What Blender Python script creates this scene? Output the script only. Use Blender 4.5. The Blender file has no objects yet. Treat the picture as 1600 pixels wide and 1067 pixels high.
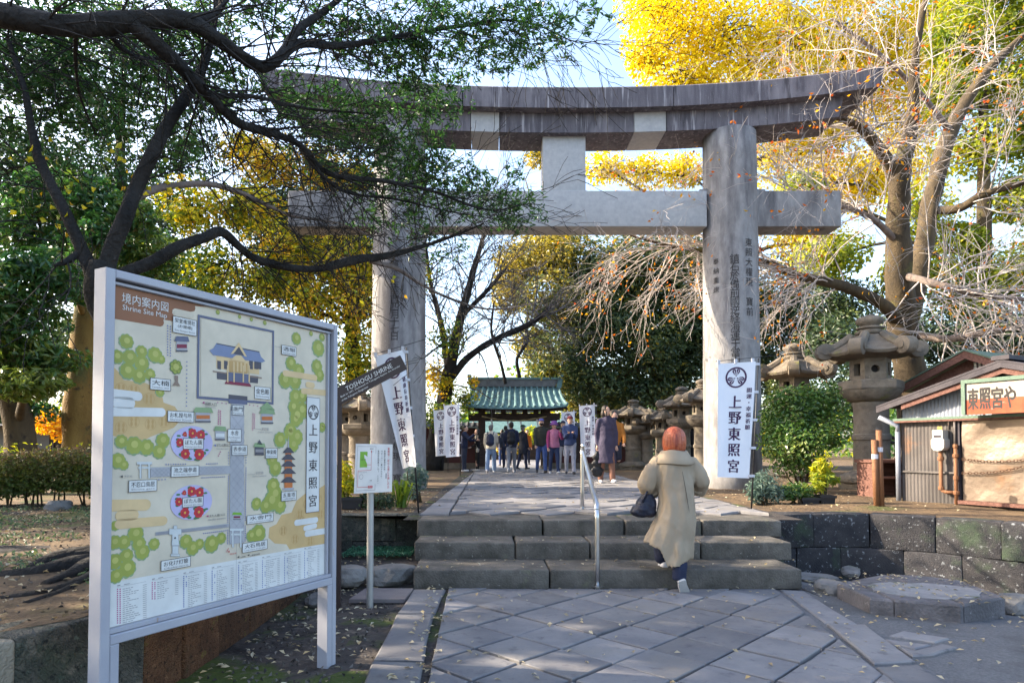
import bpy, bmesh, math, random
import numpy as np
from mathutils import Vector, Matrix, noise

rad = math.radians
sc = bpy.context.scene
COL = sc.collection
R = np.random.default_rng(11)
random.seed(11)

# ------------------------------------------------------------------ camera, sky, sun, exposure
F, CX, HY, EYE, PITCH = 1000.0, 765.0, 700.0, 1.27, rad(1.6)      # focal length and horizon in photo pixels
PPY = HY - F * math.tan(PITCH)
cam_data = bpy.data.cameras.new('camera')
cam = bpy.data.objects.new('camera', cam_data)
COL.objects.link(cam)
cam.location = (0, 0, EYE)
cam.rotation_euler = (math.pi / 2 + PITCH, 0, 0)
cam_data.sensor_width = 36
cam_data.lens = F / 1600 * 36
cam_data.shift_x = (800 - CX) / 1600
cam_data.shift_y = (PPY - 533.5) / 1600
cam_data.clip_start = 0.05
cam_data.clip_end = 3000
sc.camera = cam

SUN_EL, SUN_AZ = rad(29), rad(-80)          # azimuth clockwise from +Y: the sun stands left, a little beyond the gate
S = Vector((math.sin(SUN_AZ) * math.cos(SUN_EL), math.cos(SUN_AZ) * math.cos(SUN_EL), math.sin(SUN_EL)))
world = bpy.data.worlds.new('World')
sc.world = world
world.use_nodes = True
wn = world.node_tree.nodes
sky = wn.new('ShaderNodeTexSky')
sky.sky_type = 'NISHITA'
sky.sun_disc = False
sky.sun_elevation = SUN_EL
sky.sun_rotation = SUN_AZ % (2 * math.pi)
sky.air_density = 1.0
sky.dust_density = 3.0
sky.ozone_density = 1.0
wn['Background'].inputs['Strength'].default_value = 0.15
world.node_tree.links.new(sky.outputs['Color'], wn['Background'].inputs['Color'])
sun_data = bpy.data.lights.new('sun', 'SUN')
sun_data.energy = 3.6
sun_data.angle = rad(0.5)
sun_data.color = (1.0, 0.86, 0.66)
sun = bpy.data.objects.new('sun', sun_data)
COL.objects.link(sun)
sun.rotation_euler = (-S).to_track_quat('-Z', 'Y').to_euler()
sc.view_settings.view_transform = 'Standard'
sc.view_settings.look = 'None'
sc.view_settings.exposure = 2.15
sc.view_settings.gamma = 1
sc.view_settings.use_curve_mapping = False
sc.cycles.use_denoising = True
sc.cycles.max_bounces = 8
sc.cycles.transparent_max_bounces = 6

TZ = 0.49                                    # height of the upper terrace above the lower path


def P(u, v, Y):
    """the point at forward distance Y seen at photo pixel (u, v)"""
    c = (PPY - v) / F
    fy = math.cos(PITCH) - math.sin(PITCH) * c
    fz = math.sin(PITCH) + math.cos(PITCH) * c
    k = Y / fy
    return Vector(((u - CX) / F * k, Y, EYE + fz * k))


def G(u, v, z):
    """the point of the level plane z seen at photo pixel (u, v)"""
    c = (PPY - v) / F
    fy = math.cos(PITCH) - math.sin(PITCH) * c
    fz = math.sin(PITCH) + math.cos(PITCH) * c
    k = (z - EYE) / fz
    return Vector(((u - CX) / F * k, fy * k, z))


def on_plane(u, v, O, e):
    """(along e, height) where the view ray at pixel (u, v) meets the upright plane through O along the level direction e"""
    c = (PPY - v) / F
    d = Vector(((u - CX) / F, math.cos(PITCH) - math.sin(PITCH) * c, math.sin(PITCH) + math.cos(PITCH) * c))
    # (k d).xy = O.xy + s e.xy
    det = d.x * (-e.y) + e.x * d.y
    k = (O.x * (-e.y) + e.x * O.y) / det
    s = (d.x * O.y - d.y * O.x) / det
    
    return s, EYE + k * d.z


# ------------------------------------------------------------------ materials
def new_mat(name):
    m = bpy.data.materials.new(name)
    m.use_nodes = True
    nt = m.node_tree
    b = nt.nodes['Principled BSDF']
    return m, nt, b


def node(nt, typ, **kw):
    n = nt.nodes.new(typ)
    for k, v in kw.items():
        if k.startswith('i_'):
            n.inputs[k[2:].replace('_', ' ')].default_value = v
        else:
            setattr(n, k, v)
    return n


def coords(nt, stretch=(1, 1, 1), rot=(0, 0, 0), shuffle=True):
    tc = node(nt, 'ShaderNodeTexCoord')
    mp = node(nt, 'ShaderNodeMapping')
    mp.inputs['Scale'].default_value = stretch
    mp.inputs['Rotation'].default_value = rot
    nt.links.new(tc.outputs['Object'], mp.inputs['Vector'])
    if shuffle:
        oi = node(nt, 'ShaderNodeObjectInfo')
        mu = node(nt, 'ShaderNodeMath', operation='MULTIPLY')
        mu.inputs[1].default_value = 53.0
        nt.links.new(oi.outputs['Random'], mu.inputs[0])
        nt.links.new(mu.outputs[0], mp.inputs['Location'])
    return mp.outputs['Vector']


def ramp_noise(nt, vec, scale, lo, hi, detail=6, rough=0.6):
    n = node(nt, 'ShaderNodeTexNoise')
    n.inputs['Scale'].default_value = scale
    n.inputs['Detail'].default_value = detail
    n.inputs['Roughness'].default_value = rough
    nt.links.new(vec, n.inputs['Vector'])
    r = node(nt, 'ShaderNodeMapRange')
    r.inputs['From Min'].default_value = lo
    r.inputs['From Max'].default_value = hi
    nt.links.new(n.outputs['Fac'], r.inputs['Value'])
    return r.outputs['Result']


def mix(nt, fac, a, b):
    m = node(nt, 'ShaderNodeMix', data_type='RGBA')
    if isinstance(fac, (int, float)):
        m.inputs['Factor'].default_value = fac
    else:
        nt.links.new(fac, m.inputs['Factor'])
    for sock, v in (('A', a), ('B', b)):
        s = [i for i in m.inputs if i.name == sock and i.type == 'RGBA'][0]
        if isinstance(v, tuple):
            s.default_value = (*v[:3], 1)
        else:
            nt.links.new(v, s)
    return [o for o in m.outputs if o.type == 'RGBA'][0]


def mat(name, c1, c2, scale=3.0, rough=0.85, bump=0.25, bscale=40.0, metal=0.0, spec=0.3, rand=0.15, stretch=(1, 1, 1),
        over=(), hatch=None, lohi=(0.35, 0.65), shuffle=True, coat=0.0, dist=0.02):
    m, nt, b = new_mat(name)
    vec = coords(nt, stretch, shuffle=shuffle)
    flat = coords(nt, shuffle=shuffle)
    col = mix(nt, ramp_noise(nt, vec, scale, *lohi), c1, c2)
    for o in over:                             # (colour, scale, lo, hi[, stretch])
        v = coords(nt, o[4], shuffle=shuffle) if len(o) > 4 else flat
        col = mix(nt, ramp_noise(nt, v, o[1], o[2], o[3]), col, o[0])
    if rand:
        oi = node(nt, 'ShaderNodeObjectInfo')
        r = node(nt, 'ShaderNodeMapRange')
        r.inputs['To Min'].default_value = 1 - rand
        r.inputs['To Max'].default_value = 1 + rand
        nt.links.new(oi.outputs['Random'], r.inputs['Value'])
        hs = node(nt, 'ShaderNodeHueSaturation')
        nt.links.new(r.outputs['Result'], hs.inputs['Value'])
        nt.links.new(col, hs.inputs['Color'])
        col = hs.outputs['Color']
    nt.links.new(col, b.inputs['Base Color'])
    b.inputs['Roughness'].default_value = rough
    b.inputs['Metallic'].default_value = metal
    b.inputs['Specular IOR Level'].default_value = spec
    b.inputs['Coat Weight'].default_value = coat
    if bump:
        n = node(nt, 'ShaderNodeTexNoise')
        n.inputs['Scale'].default_value = bscale
        n.inputs['Detail'].default_value = 5
        nt.links.new(flat, n.inputs['Vector'])
        bp = node(nt, 'ShaderNodeBump')
        bp.inputs['Strength'].default_value = bump
        bp.inputs['Distance'].default_value = dist
        nt.links.new(n.outputs['Fac'], bp.inputs['Height'])
        nrm = bp.outputs['Normal']
        if hatch:                              # (bands per metre, tilt in degrees, strength): chisel marks
            hv = coords(nt, rot=(0, rad(hatch[1]), 0))
            w = node(nt, 'ShaderNodeTexWave', wave_type='BANDS', bands_direction='X')
            w.inputs['Scale'].default_value = hatch[0]
            w.inputs['Distortion'].default_value = 9.0
            w.inputs['Detail'].default_value = 3
            w.inputs['Detail Scale'].default_value = 3.0
            nt.links.new(hv, w.inputs['Vector'])
            b2 = node(nt, 'ShaderNodeBump')
            b2.inputs['Strength'].default_value = hatch[2]
            b2.inputs['Distance'].default_value = 0.03
            nt.links.new(w.outputs['Fac'], b2.inputs['Height'])
            nt.links.new(nrm, b2.inputs['Normal'])
            nrm = b2.outputs['Normal']
        nt.links.new(nrm, b.inputs['Normal'])
    return m


def plain(name, c, rough=0.6, metal=0.0, spec=0.4, bump=0.0, bscale=60):
    d = tuple(x * 0.86 for x in c)
    return mat(name, c, d, scale=7, rough=rough, metal=metal, spec=spec, bump=bump, bscale=bscale, rand=0)


def leaf_mat(name, cols, rough=0.45, trans=0.35, tcol=None, spec=0.35):
    """cols: 3 leaf colours picked by the per-leaf tint; light also comes through the blade"""
    m, nt, b = new_mat(name)
    at = node(nt, 'ShaderNodeAttribute', attribute_name='tint')
    cr = node(nt, 'ShaderNodeValToRGB')
    cr.color_ramp.elements[0].color = (*cols[0], 1)
    cr.color_ramp.elements[1].color = (*cols[-1], 1)
    for i, c in enumerate(cols[1:-1]):
        e = cr.color_ramp.elements.new((i + 1) / (len(cols) - 1))
        e.color = (*c, 1)
    nt.links.new(at.outputs['Fac'], cr.inputs['Fac'])
    nt.links.new(cr.outputs['Color'], b.inputs['Base Color'])
    b.inputs['Roughness'].default_value = rough
    b.inputs['Specular IOR Level'].default_value = spec
    tr = node(nt, 'ShaderNodeBsdfTranslucent')
    hs = node(nt, 'ShaderNodeHueSaturation')
    hs.inputs['Value'].default_value = 1.5
    hs.inputs['Saturation'].default_value = 1.1
    nt.links.new(cr.outputs['Color'], hs.inputs['Color'])
    nt.links.new(hs.outputs['Color'], tr.inputs['Color'])
    ms = node(nt, 'ShaderNodeMixShader')
    ms.inputs['Fac'].default_value = trans
    nt.links.new(b.outputs['BSDF'], ms.inputs[1])
    nt.links.new(tr.outputs['BSDF'], ms.inputs[2])
    nt.links.new(ms.outputs['Shader'], nt.nodes['Material Output'].inputs['Surface'])
    return m


# ------------------------------------------------------------------ object helpers
def tag(o, label=None, cat=None, group=None, kind=None):
    if label: o['label'] = label
    if cat: o['category'] = cat
    if group: o['group'] = group
    if kind: o['kind'] = kind
    return o


def thing(name, loc, label, cat, group=None, rz=0.0):
    o = bpy.data.objects.new(name, None)
    o.empty_display_size = 0.1
    COL.objects.link(o)
    o.location = loc
    o.rotation_euler = (0, 0, rz)
    return tag(o, label, cat, group)


def link(name, me, parent=None):
    o = bpy.data.objects.new(name, me)
    COL.objects.link(o)
    if parent is not None:
        o.parent = parent
    return o


def origin_of(parent):
    p = Vector((0, 0, 0))
    while parent is not None:
        p += Vector(parent.location)
        parent = parent.parent
    return p


def np_mesh(name, V, T, material, smooth=False, tint=None):
    """V (n,3), T (m,3 or 4) arrays"""
    V = np.asarray(V, dtype=np.float32)
    T = np.asarray(T, dtype=np.int32)
    me = bpy.data.meshes.new(name)
    k = T.shape[1]
    me.vertices.add(len(V))
    me.vertices.foreach_set('co', V.ravel())
    me.loops.add(T.size)
    me.loops.foreach_set('vertex_index', T.ravel())
    me.polygons.add(len(T))
    me.polygons.foreach_set('loop_start', np.arange(0, T.size, k, dtype=np.int32))
    me.polygons.foreach_set('loop_total', np.full(len(T), k, dtype=np.int32))
    me.polygons.foreach_set('use_smooth', np.full(len(T), smooth, dtype=bool))
    if tint is not None:
        a = me.attributes.new('tint', 'FLOAT', 'POINT')
        a.data.foreach_set('value', np.asarray(tint, dtype=np.float32))
    me.update(calc_edges=True)
    me.validate()
    if material: me.materials.append(material)
    return me


class MB:
    """collects shapes; build() links them as ONE mesh object"""
    def __init__(s):
        s.v, s.f = [], []

    def add(s, verts, faces, M=None):
        n = len(s.v)
        for p in verts:
            p = Vector(p)
            s.v.append(M @ p if M is not None else p)
        s.f += [tuple(i + n for i in f) for f in faces]
        return s

    def box(s, a, b, M=None):
        (x0, y0, z0), (x1, y1, z1) = a, b
        v = [(x0, y0, z0), (x1, y0, z0), (x1, y1, z0), (x0, y1, z0), (x0, y0, z1), (x1, y0, z1), (x1, y1, z1), (x0, y1, z1)]
        return s.add(v, [(3, 2, 1, 0), (4, 5, 6, 7), (0, 1, 5, 4), (1, 2, 6, 5), (2, 3, 7, 6), (3, 0, 4, 7)], M)

    def hull_box(s, p):
        """eight corners: bottom ring then top ring, both counter-clockwise from above"""
        return s.add(p, [(3, 2, 1, 0), (4, 5, 6, 7), (0, 1, 5, 4), (1, 2, 6, 5), (2, 3, 7, 6), (3, 0, 4, 7)])

    def prism(s, poly, z0, z1, M=None):
        n = len(poly)
        v = [(x, y, z0) for x, y in poly] + [(x, y, z1) for x, y in poly]
        f = [tuple(range(n - 1, -1, -1)), tuple(range(n, 2 * n))] + [(i, (i + 1) % n, n + (i + 1) % n, n + i) for i in range(n)]
        return s.add(v, f, M)

    def lathe(s, prof, n=24, M=None, phase=0.0, cap=True):
        """prof: (radius, z) from bottom to top"""
        v, f = [], []
        for r, z in prof:
            for i in range(n):
                a = phase + 2 * math.pi * i / n
                v.append((r * math.cos(a), r * math.sin(a), z))
        for k in range(len(prof) - 1):
            for i in range(n):
                j = (i + 1) % n
                f.append((k * n + i, k * n + j, (k + 1) * n + j, (k + 1) * n + i))
        if cap:
            f.append(tuple(range(n - 1, -1, -1)))
            m = (len(prof) - 1) * n
            f.append(tuple(range(m, m + n)))
        return s.add(v, f, M)

    def tube(s, pts, radii, n=8, cap=True, M=None, wob=0.0):
        pts = [Vector(p) for p in pts]
        if isinstance(radii, (int, float)):
            radii = [radii] * len(pts)
        t0 = (pts[1] - pts[0]).normalized()
        up = Vector((0, 0, 1)) if abs(t0.z) < 0.9 else Vector((0, 1, 0))
        a = t0.cross(up).normalized()
        v, f = [], []
        for k, p in enumerate(pts):
            t = (pts[min(k + 1, len(pts) - 1)] - pts[max(k - 1, 0)])
            t = t.normalized() if t.length > 1e-9 else t0
            a = (a - t * a.dot(t))
            a = a.normalized() if a.length > 1e-6 else t.orthogonal().normalized()
            b = t.cross(a)
            for i in range(n):
                w = 2 * math.pi * i / n
                r = radii[k]
                if wob:
                    r *= 1 + wob * noise.noise(p * 3.1 + Vector((math.cos(w), math.sin(w), 0)) * 1.3)
                v.append(p + (a * math.cos(w) + b * math.sin(w)) * r)
        for k in range(len(pts) - 1):
            for i in range(n):
                j = (i + 1) % n
                f.append((k * n + i, k * n + j, (k + 1) * n + j, (k + 1) * n + i))
        if cap:
            f.append(tuple(range(n - 1, -1, -1)))
            m = (len(pts) - 1) * n
            f.append(tuple(range(m, m + n)))
        return s.add(v, f, M)

    def ball(s, c, r, nu=16, nv=10, M=None):
        if isinstance(r, (int, float)): r = (r, r, r)
        v, f = [], []
        for k in range(1, nv):
            th = math.pi * k / nv
            for i in range(nu):
                a = 2 * math.pi * i / nu
                v.append((c[0] + r[0] * math.sin(th) * math.cos(a), c[1] + r[1] * math.sin(th) * math.sin(a), c[2] - r[2] * math.cos(th)))
        b, t = len(v), len(v) + 1
        v += [(c[0], c[1], c[2] - r[2]), (c[0], c[1], c[2] + r[2])]
        for k in range(nv - 2):
            for i in range(nu):
                j = (i + 1) % nu
                f.append((k * nu + i, k * nu + j, (k + 1) * nu + j, (k + 1) * nu + i))
        for i in range(nu):
            j = (i + 1) % nu
            f.append((b, j, i))
            f.append((t, (nv - 2) * nu + i, (nv - 2) * nu + j))
        return s.add(v, f, M)

    def capsule(s, p0, p1, r0, r1, n=12):
        """closed tapered limb with round ends"""
        p0, p1 = Vector(p0), Vector(p1)
        d = (p1 - p0).normalized() if (p1 - p0).length > 1e-6 else Vector((0, 0, 1))
        pts, rr = [], []
        for k in range(4):
            a = math.pi / 2 * (1 - k / 4)
            pts.append(p0 - d * r0 * math.sin(a)); rr.append(max(r0 * math.cos(a), r0 * 0.05))
        pts.append(p0); rr.append(r0)
        pts.append(p1); rr.append(r1)
        for k in range(1, 5):
            a = math.pi / 2 * k / 4
            pts.append(p1 + d * r1 * math.sin(a)); rr.append(max(r1 * math.cos(a), r1 * 0.05))
        return s.tube(pts, rr, n)

    def chain(s, pts, radii, n=12):
        for i in range(len(pts) - 1):
            s.capsule(pts[i], pts[i + 1], radii[i], radii[i + 1], n)
        return s

    def mesh(s, name, material=None, smooth=False):
        me = bpy.data.meshes.new(name)
        me.from_pydata([tuple(p) for p in s.v], [], s.f)
        me.update()
        if material: me.materials.append(material)
        if smooth:
            me.polygons.foreach_set('use_smooth', [True] * len(me.polygons))
        return me

    def build(s, name, material, parent=None, smooth=False, world=False, angle=None):
        """world=True: the shapes are in world coordinates and the parents are unrotated"""
        if world and parent is not None:
            o = origin_of(parent)
            s.v = [p - o for p in s.v]
        me = s.mesh(name, material, smooth)
        ob = link(name, me, parent)
        if angle is not None:
            me.polygons.foreach_set('use_smooth', [True] * len(me.polygons))
            sharp_by_angle(me, angle)
        return ob


def sharp_by_angle(me, deg):
    bm = bmesh.new()
    bm.from_mesh(me)
    for e in bm.edges:
        if len(e.link_faces) == 2 and e.calc_face_angle(0) > rad(deg):
            e.smooth = False
    bm.to_mesh(me)
    bm.free()


def dup(o, parent=None, loc=None, rz=None, scale=None, label=None):
    """copy of a thing with its parts and sub-parts (mesh data shared)"""
    c = o.copy()
    COL.objects.link(c)
    if parent is not None: c.parent = parent
    for ch in list(KIDS.get(o.name, [])):
        k = dup(ch, c)
        KIDS.setdefault(c.name, []).append(k)
    if loc is not None: c.location = loc
    if rz is not None: c.rotation_euler = (c.rotation_euler[0], c.rotation_euler[1], rz)
    if scale is not None: c.scale = (scale,) * 3 if isinstance(scale, (int, float)) else scale
    if label: c['label'] = label
    return c


KIDS = {}


def learn(o):
    """remember the children of a finished thing so that dup() need not search the file"""
    for x in COL.objects:
        if x.parent is not None:
            lst = KIDS.setdefault(x.parent.name, [])
            if x not in lst: lst.append(x)
    return o


def smooth_path(pts, k=5):
    """Catmull-Rom through pts (tuples of any length)"""
    A = [np.asarray(p, float) for p in pts]
    A = [2 * A[0] - A[1]] + A + [2 * A[-1] - A[-2]]
    out = []
    for i in range(1, len(A) - 2):
        for j in range(k):
            t = j / k
            a, b, c, d = A[i - 1], A[i], A[i + 1], A[i + 2]
            out.append(0.5 * ((2 * b) + (-a + c) * t + (2 * a - 5 * b + 4 * c - d) * t * t + (-a + 3 * b - 3 * c + d) * t ** 3))
    out.append(A[-2])
    return out


def clip_poly(poly, a, b, c):
    """part of the convex polygon where a x + b y <= c"""
    out = []
    for i in range(len(poly)):
        p, q = poly[i], poly[(i + 1) % len(poly)]
        dp, dq = a * p[0] + b * p[1] - c, a * q[0] + b * q[1] - c
        if dp <= 0: out.append(p)
        if (dp < 0 < dq) or (dq < 0 < dp):
            t = dp / (dp - dq)
            out.append((p[0] + (q[0] - p[0]) * t, p[1] + (q[1] - p[1]) * t))
    return out


def area2(poly):
    return 0.5 * sum(poly[i][0] * poly[(i + 1) % len(poly)][1] - poly[(i + 1) % len(poly)][0] * poly[i][1] for i in range(len(poly)))


def inset(poly, d):
    n = len(poly)
    out = []
    for i in range(n):
        p0, p1, p2 = (Vector(poly[(i + k) % n]) for k in (-1, 0, 1))
        e1, e2 = (p1 - p0).normalized(), (p2 - p1).normalized()
        n1, n2 = Vector((-e1.y, e1.x)), Vector((-e2.y, e2.x))
        k = 1 + n1.dot(n2)
        m = (n1 + n2) / max(k, 0.35)
        out.append((p1.x + m.x * d, p1.y + m.y * d))
    return out


def slab_stone(poly, z, depth, gap, bevel, parent, material, name='paving_stone', tilt=0.006, wob=0.004):
    """one flagstone: a convex outline with worn edges, lying at height z"""
    if area2(poly) < 0: poly = poly[::-1]
    clean = []
    for p in poly:
        if not clean or (Vector(p) - Vector(clean[-1])).length > 0.03: clean.append(p)
    if len(clean) > 2 and (Vector(clean[0]) - Vector(clean[-1])).length < 0.03: clean.pop()
    if len(clean) < 3 or area2(clean) < 0.004: return None
    # break each edge once so that outlines are not ruler straight
    pts = []
    for i in range(len(clean)):
        p, q = Vector(clean[i]), Vector(clean[(i + 1) % len(clean)])
        pts.append(p)
        if (q - p).length > 0.25:
            e = (q - p).normalized()
            for t in (0.33, 0.67):
                pts.append(p.lerp(q, t + random.uniform(-.08, .08)) + Vector((-e.y, e.x)) * random.uniform(-.2, 1) * wob)
    a, b = inset(pts, gap / 2), inset(pts, gap / 2 + bevel)
    cx, cy = sum(p[0] for p in a) / len(a), sum(p[1] for p in a) / len(a)
    tx, ty = random.uniform(-tilt, tilt), random.uniform(-tilt, tilt)
    dz = random.uniform(-tilt, tilt)
    n = len(a)
    H = lambda p: dz + (p[0] - cx) * tx + (p[1] - cy) * ty
    v = [(p[0] - cx, p[1] - cy, H(p)) for p in b] + [(p[0] - cx, p[1] - cy, H(p) - bevel * 0.8) for p in a] + [(p[0] - cx, p[1] - cy, -depth) for p in a]
    f = [tuple(range(n))] + [(n + i, n + (i + 1) % n, (i + 1) % n, i) for i in range(n)] + [(2 * n + i, 2 * n + (i + 1) % n, n + (i + 1) % n, n + i) for i in range(n)]
    me = bpy.data.meshes.new(name)
    me.from_pydata(v, [], f)
    me.materials.append(material)
    o = link(name, me, parent)
    o.location = Vector((cx, cy, z)) - origin_of(parent)
    return o


def rough_box(sx, sy, sz, r=0.03, amp=0.012, step=0.14, seed=0.0, nscale=3.0):
    """verts, faces of a hewn block centred on the origin with worn edges"""
    hs = (sx / 2, sy / 2, sz / 2)
    ax = []
    for h in hs:
        q = min(r, h * 0.6)
        n = max(1, int(round((2 * h - 2 * q) / step)))
        ax.append([-h, -h + q * 0.35, -h + q] + [-h + q + (2 * h - 2 * q) * i / n for i in range(1, n)] + [h - q, h - q * 0.35, h])
    idx, V, Fc = {}, [], []

    def vid(p):
        k = (round(p[0], 5), round(p[1], 5), round(p[2], 5))
        if k not in idx:
            q = Vector(p)
            c = Vector([max(-h + min(r, h * .6), min(h - min(r, h * .6), x)) for x, h in zip(p, hs)])
            d = q - c
            if d.length > 1e-9:
                q = c + d.normalized() * min(max(abs(d.x), abs(d.y), abs(d.z)), r)
            nn = noise.noise_vector(Vector(p) * nscale + Vector((seed, seed * 1.7, seed * .6))) * amp
            nn += noise.noise_vector(Vector(p) * nscale * 3.3 + Vector((seed, 4, 7))) * amp * 0.5
            idx[k] = len(V)
            V.append(q + nn)
        return idx[k]
    for d in range(3):
        u, w = (d + 1) % 3, (d + 2) % 3
        for sgn in (-1, 1):
            for i in range(len(ax[u]) - 1):
                for j in range(len(ax[w]) - 1):
                    q = []
                    for a, b in ((i, j), (i + 1, j), (i + 1, j + 1), (i, j + 1)):
                        p = [0, 0, 0]
                        p[d] = sgn * hs[d]; p[u] = ax[u][a]; p[w] = ax[w][b]
                        q.append(vid(p))
                    Fc.append(tuple(q if sgn > 0 else q[::-1]))
    return V, Fc


def rough_block(name, centre, size, rz, material, parent, **kw):
    V, Fc = rough_box(*size, seed=random.uniform(0, 99), **kw)
    me = bpy.data.meshes.new(name)
    me.from_pydata([tuple(p) for p in V], [], Fc)
    me.materials.append(material)
    me.polygons.foreach_set('use_smooth', [True] * len(me.polygons))
    o = link(name, me, parent)
    o.location = Vector(centre) - origin_of(parent)
    o.rotation_euler = (0, 0, rz)
    return o


def rock(name, centre, radii, material, parent=None, rz=0.0, seed=0.0, n=3, flat=0.25):
    bm = bmesh.new()
    bmesh.ops.create_icosphere(bm, subdivisions=n, radius=1)
    for v in bm.verts:
        p = v.co.copy()
        d = 1 + 0.30 * noise.noise(p * 1.3 + Vector((seed, 0, 3))) + 0.12 * noise.noise(p * 3.5 + Vector((seed, 9, 0)))
        p *= d
        p.z = max(min(p.z, 0.62), -0.8)
        v.co = Vector((p.x * radii[0], p.y * radii[1], p.z * radii[2]))
    me = bpy.data.meshes.new(name)
    bm.to_mesh(me)
    bm.free()
    me.materials.append(material)
    o = link(name, me, parent)
    o.location = Vector(centre) - origin_of(parent)
    o.rotation_euler = (0, 0, rz)
    return o


# ------------------------------------------------------------------ lettering: glyph outlines from Blender's own font
GLYPH = {}


def load_text(strings):
    todo = [t for t in dict.fromkeys(strings) if t not in GLYPH]
    obs = []
    for t in todo:
        cu = bpy.data.curves.new('text', 'FONT')
        cu.body = t
        cu.resolution_u = 2
        o = bpy.data.objects.new('text', cu)
        COL.objects.link(o)
        obs.append((t, o))
    dg = bpy.context.evaluated_depsgraph_get()
    dg.update()
    for t, o in obs:
        me = bpy.data.meshes.new_from_object(o.evaluated_get(dg))
        V = np.array([tuple(v.co) for v in me.vertices]) if len(me.vertices) else np.zeros((0, 3))
        GLYPH[t] = (V, [tuple(p.vertices) for p in me.polygons])
        bpy.data.meshes.remove(me)
    for t, o in obs:
        cu = o.data
        bpy.data.objects.remove(o)
        bpy.data.curves.remove(cu)


class Print:
    """flat print on a surface: at(x, y, lift) gives the world point of print coordinates (metres)"""
    def __init__(s, at):
        s.at = at
        s.inks = {}

    def mb(s, ink):
        return s.inks.setdefault(ink, MB())

    def poly(s, ink, pts, layer=1):
        s.mb(ink).add([s.at(x, y, layer) for x, y in pts], [tuple(range(len(pts)))])

    def rect(s, ink, x0, y0, x1, y1, layer=1):
        s.poly(ink, [(x0, y0), (x1, y0), (x1, y1), (x0, y1)], layer)

    def frame(s, ink, x0, y0, x1, y1, w, layer=1):
        s.rect(ink, x0, y0, x1, y0 + w, layer); s.rect(ink, x0, y1 - w, x1, y1, layer)
        s.rect(ink, x0, y0 + w, x0 + w, y1 - w, layer); s.rect(ink, x1 - w, y0 + w, x1, y1 - w, layer)

    def disc(s, ink, x, y, rx, ry=None, layer=1, n=20, lobes=0, amp=0.0, ph=0.0):
        ry = rx if ry is None else ry
        k = n if not lobes else lobes * 6
        s.poly(ink, [(x + rx * (1 + amp * abs(math.cos(lobes * 0.5 * (2 * math.pi * i / k) + ph))) * math.cos(2 * math.pi * i / k),
                      y + ry * (1 + amp * abs(math.cos(lobes * 0.5 * (2 * math.pi * i / k) + ph))) * math.sin(2 * math.pi * i / k)) for i in range(k)], layer)

    def ring(s, ink, x, y, r0, r1, layer=1, n=28):
        v, f = [], []
        for i in range(n):
            a = 2 * math.pi * i / n
            v += [s.at(x + r0 * math.cos(a), y + r0 * math.sin(a), layer), s.at(x + r1 * math.cos(a), y + r1 * math.sin(a), layer)]
        for i in range(n):
            j = (i + 1) % n
            f.append((2 * i, 2 * i + 1, 2 * j + 1, 2 * j))
        s.mb(ink).add(v, f)

    def line(s, ink, x0, y0, x1, y1, w, layer=1):
        d = Vector((x1 - x0, y1 - y0)).normalized() * (w / 2)
        s.poly(ink, [(x0 + d.y, y0 - d.x), (x1 + d.y, y1 - d.x), (x1 - d.y, y1 + d.x), (x0 - d.y, y0 + d.x)], layer)

    def text(s, ink, t, x, y, w, h, layer=2, rot=0.0):
        """the string fitted to the box with its lower left corner at (x, y)"""
        V, Fc = GLYPH[t]
        if not len(V): return
        a, b = V.min(0), V.max(0)
        k = np.array([w / max(b[0] - a[0], 1e-6), h / max(b[1] - a[1], 1e-6)])
        c, sn = math.cos(rot), math.sin(rot)
        pts = []
        for p in V:
            q = (p[:2] - a[:2]) * k
            pts.append(s.at(x + q[0] * c - q[1] * sn, y + q[0] * sn + q[1] * c, layer))
        s.mb(ink).add(pts, Fc)

    def column(s, ink, t, x, ytop, size, pitch, layer=2, heavy=0.0):
        """characters one below the other, each centred on x"""
        for i, ch in enumerate(t):
            if ch == ' ': continue
            V, Fc = GLYPH[ch]
            a, b = V.min(0), V.max(0)
            em = GLYPH['東'][0]
            k = size / (em[:, 1].max() - em[:, 1].min())
            cx, cy = (a[0] + b[0]) / 2, (a[1] + b[1]) / 2
            yc = ytop - pitch * i - size / 2
            for dx in ((0,) if not heavy else (-heavy, heavy)):
                s.mb(ink).add([s.at(x + dx + (p[0] - cx) * k, yc + (p[1] - cy) * k, layer + (0.3 if dx > 0 else 0)) for p in V], Fc)

    def build(s, parent, names, world=True):
        """names: ink -> (part name, material)"""
        for ink, m in s.inks.items():
            nm, material = names[ink]
            m.build(nm, material, parent, world=world)['kind'] = 'stuff'

# ================================================================== materials of the place
M_soil = mat('soil', (.034, .029, .028), (.068, .057, .050), scale=5, rough=.95, bump=.8, bscale=22, rand=0, dist=.03,
             over=[((.05, .070, .014), 1.0, .53, .60), ((.12, .10, .08), 9, .60, .70), ((.016, .013, .012), 3, .58, .68), ((.20, .18, .15), 40, .66, .70)])
M_litter = mat('leaf_soil', (.075, .050, .032), (.15, .10, .055), scale=3.2, rough=.95, bump=.8, bscale=26, rand=0, dist=.03,
               over=[((.07, .08, .022), .8, .58, .68), ((.22, .14, .06), 16, .60, .70), ((.035, .028, .022), 5, .60, .70)])
M_asphalt = mat('asphalt', (.10, .10, .105), (.15, .148, .15), scale=60, rough=.9, bump=.5, bscale=130, rand=0, over=[((.07, .07, .07), 2, .5, .7)])
M_slate = mat('paving_slate', (.130, .127, .136), (.20, .192, .192), scale=2.6, rough=.72, bump=.22, bscale=26, rand=.2, spec=.35,
              over=[((.085, .083, .095), 11, .58, .75), ((.25, .235, .22), 5, .66, .8), ((.175, .16, .145), 1.6, .55, .75)])
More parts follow.
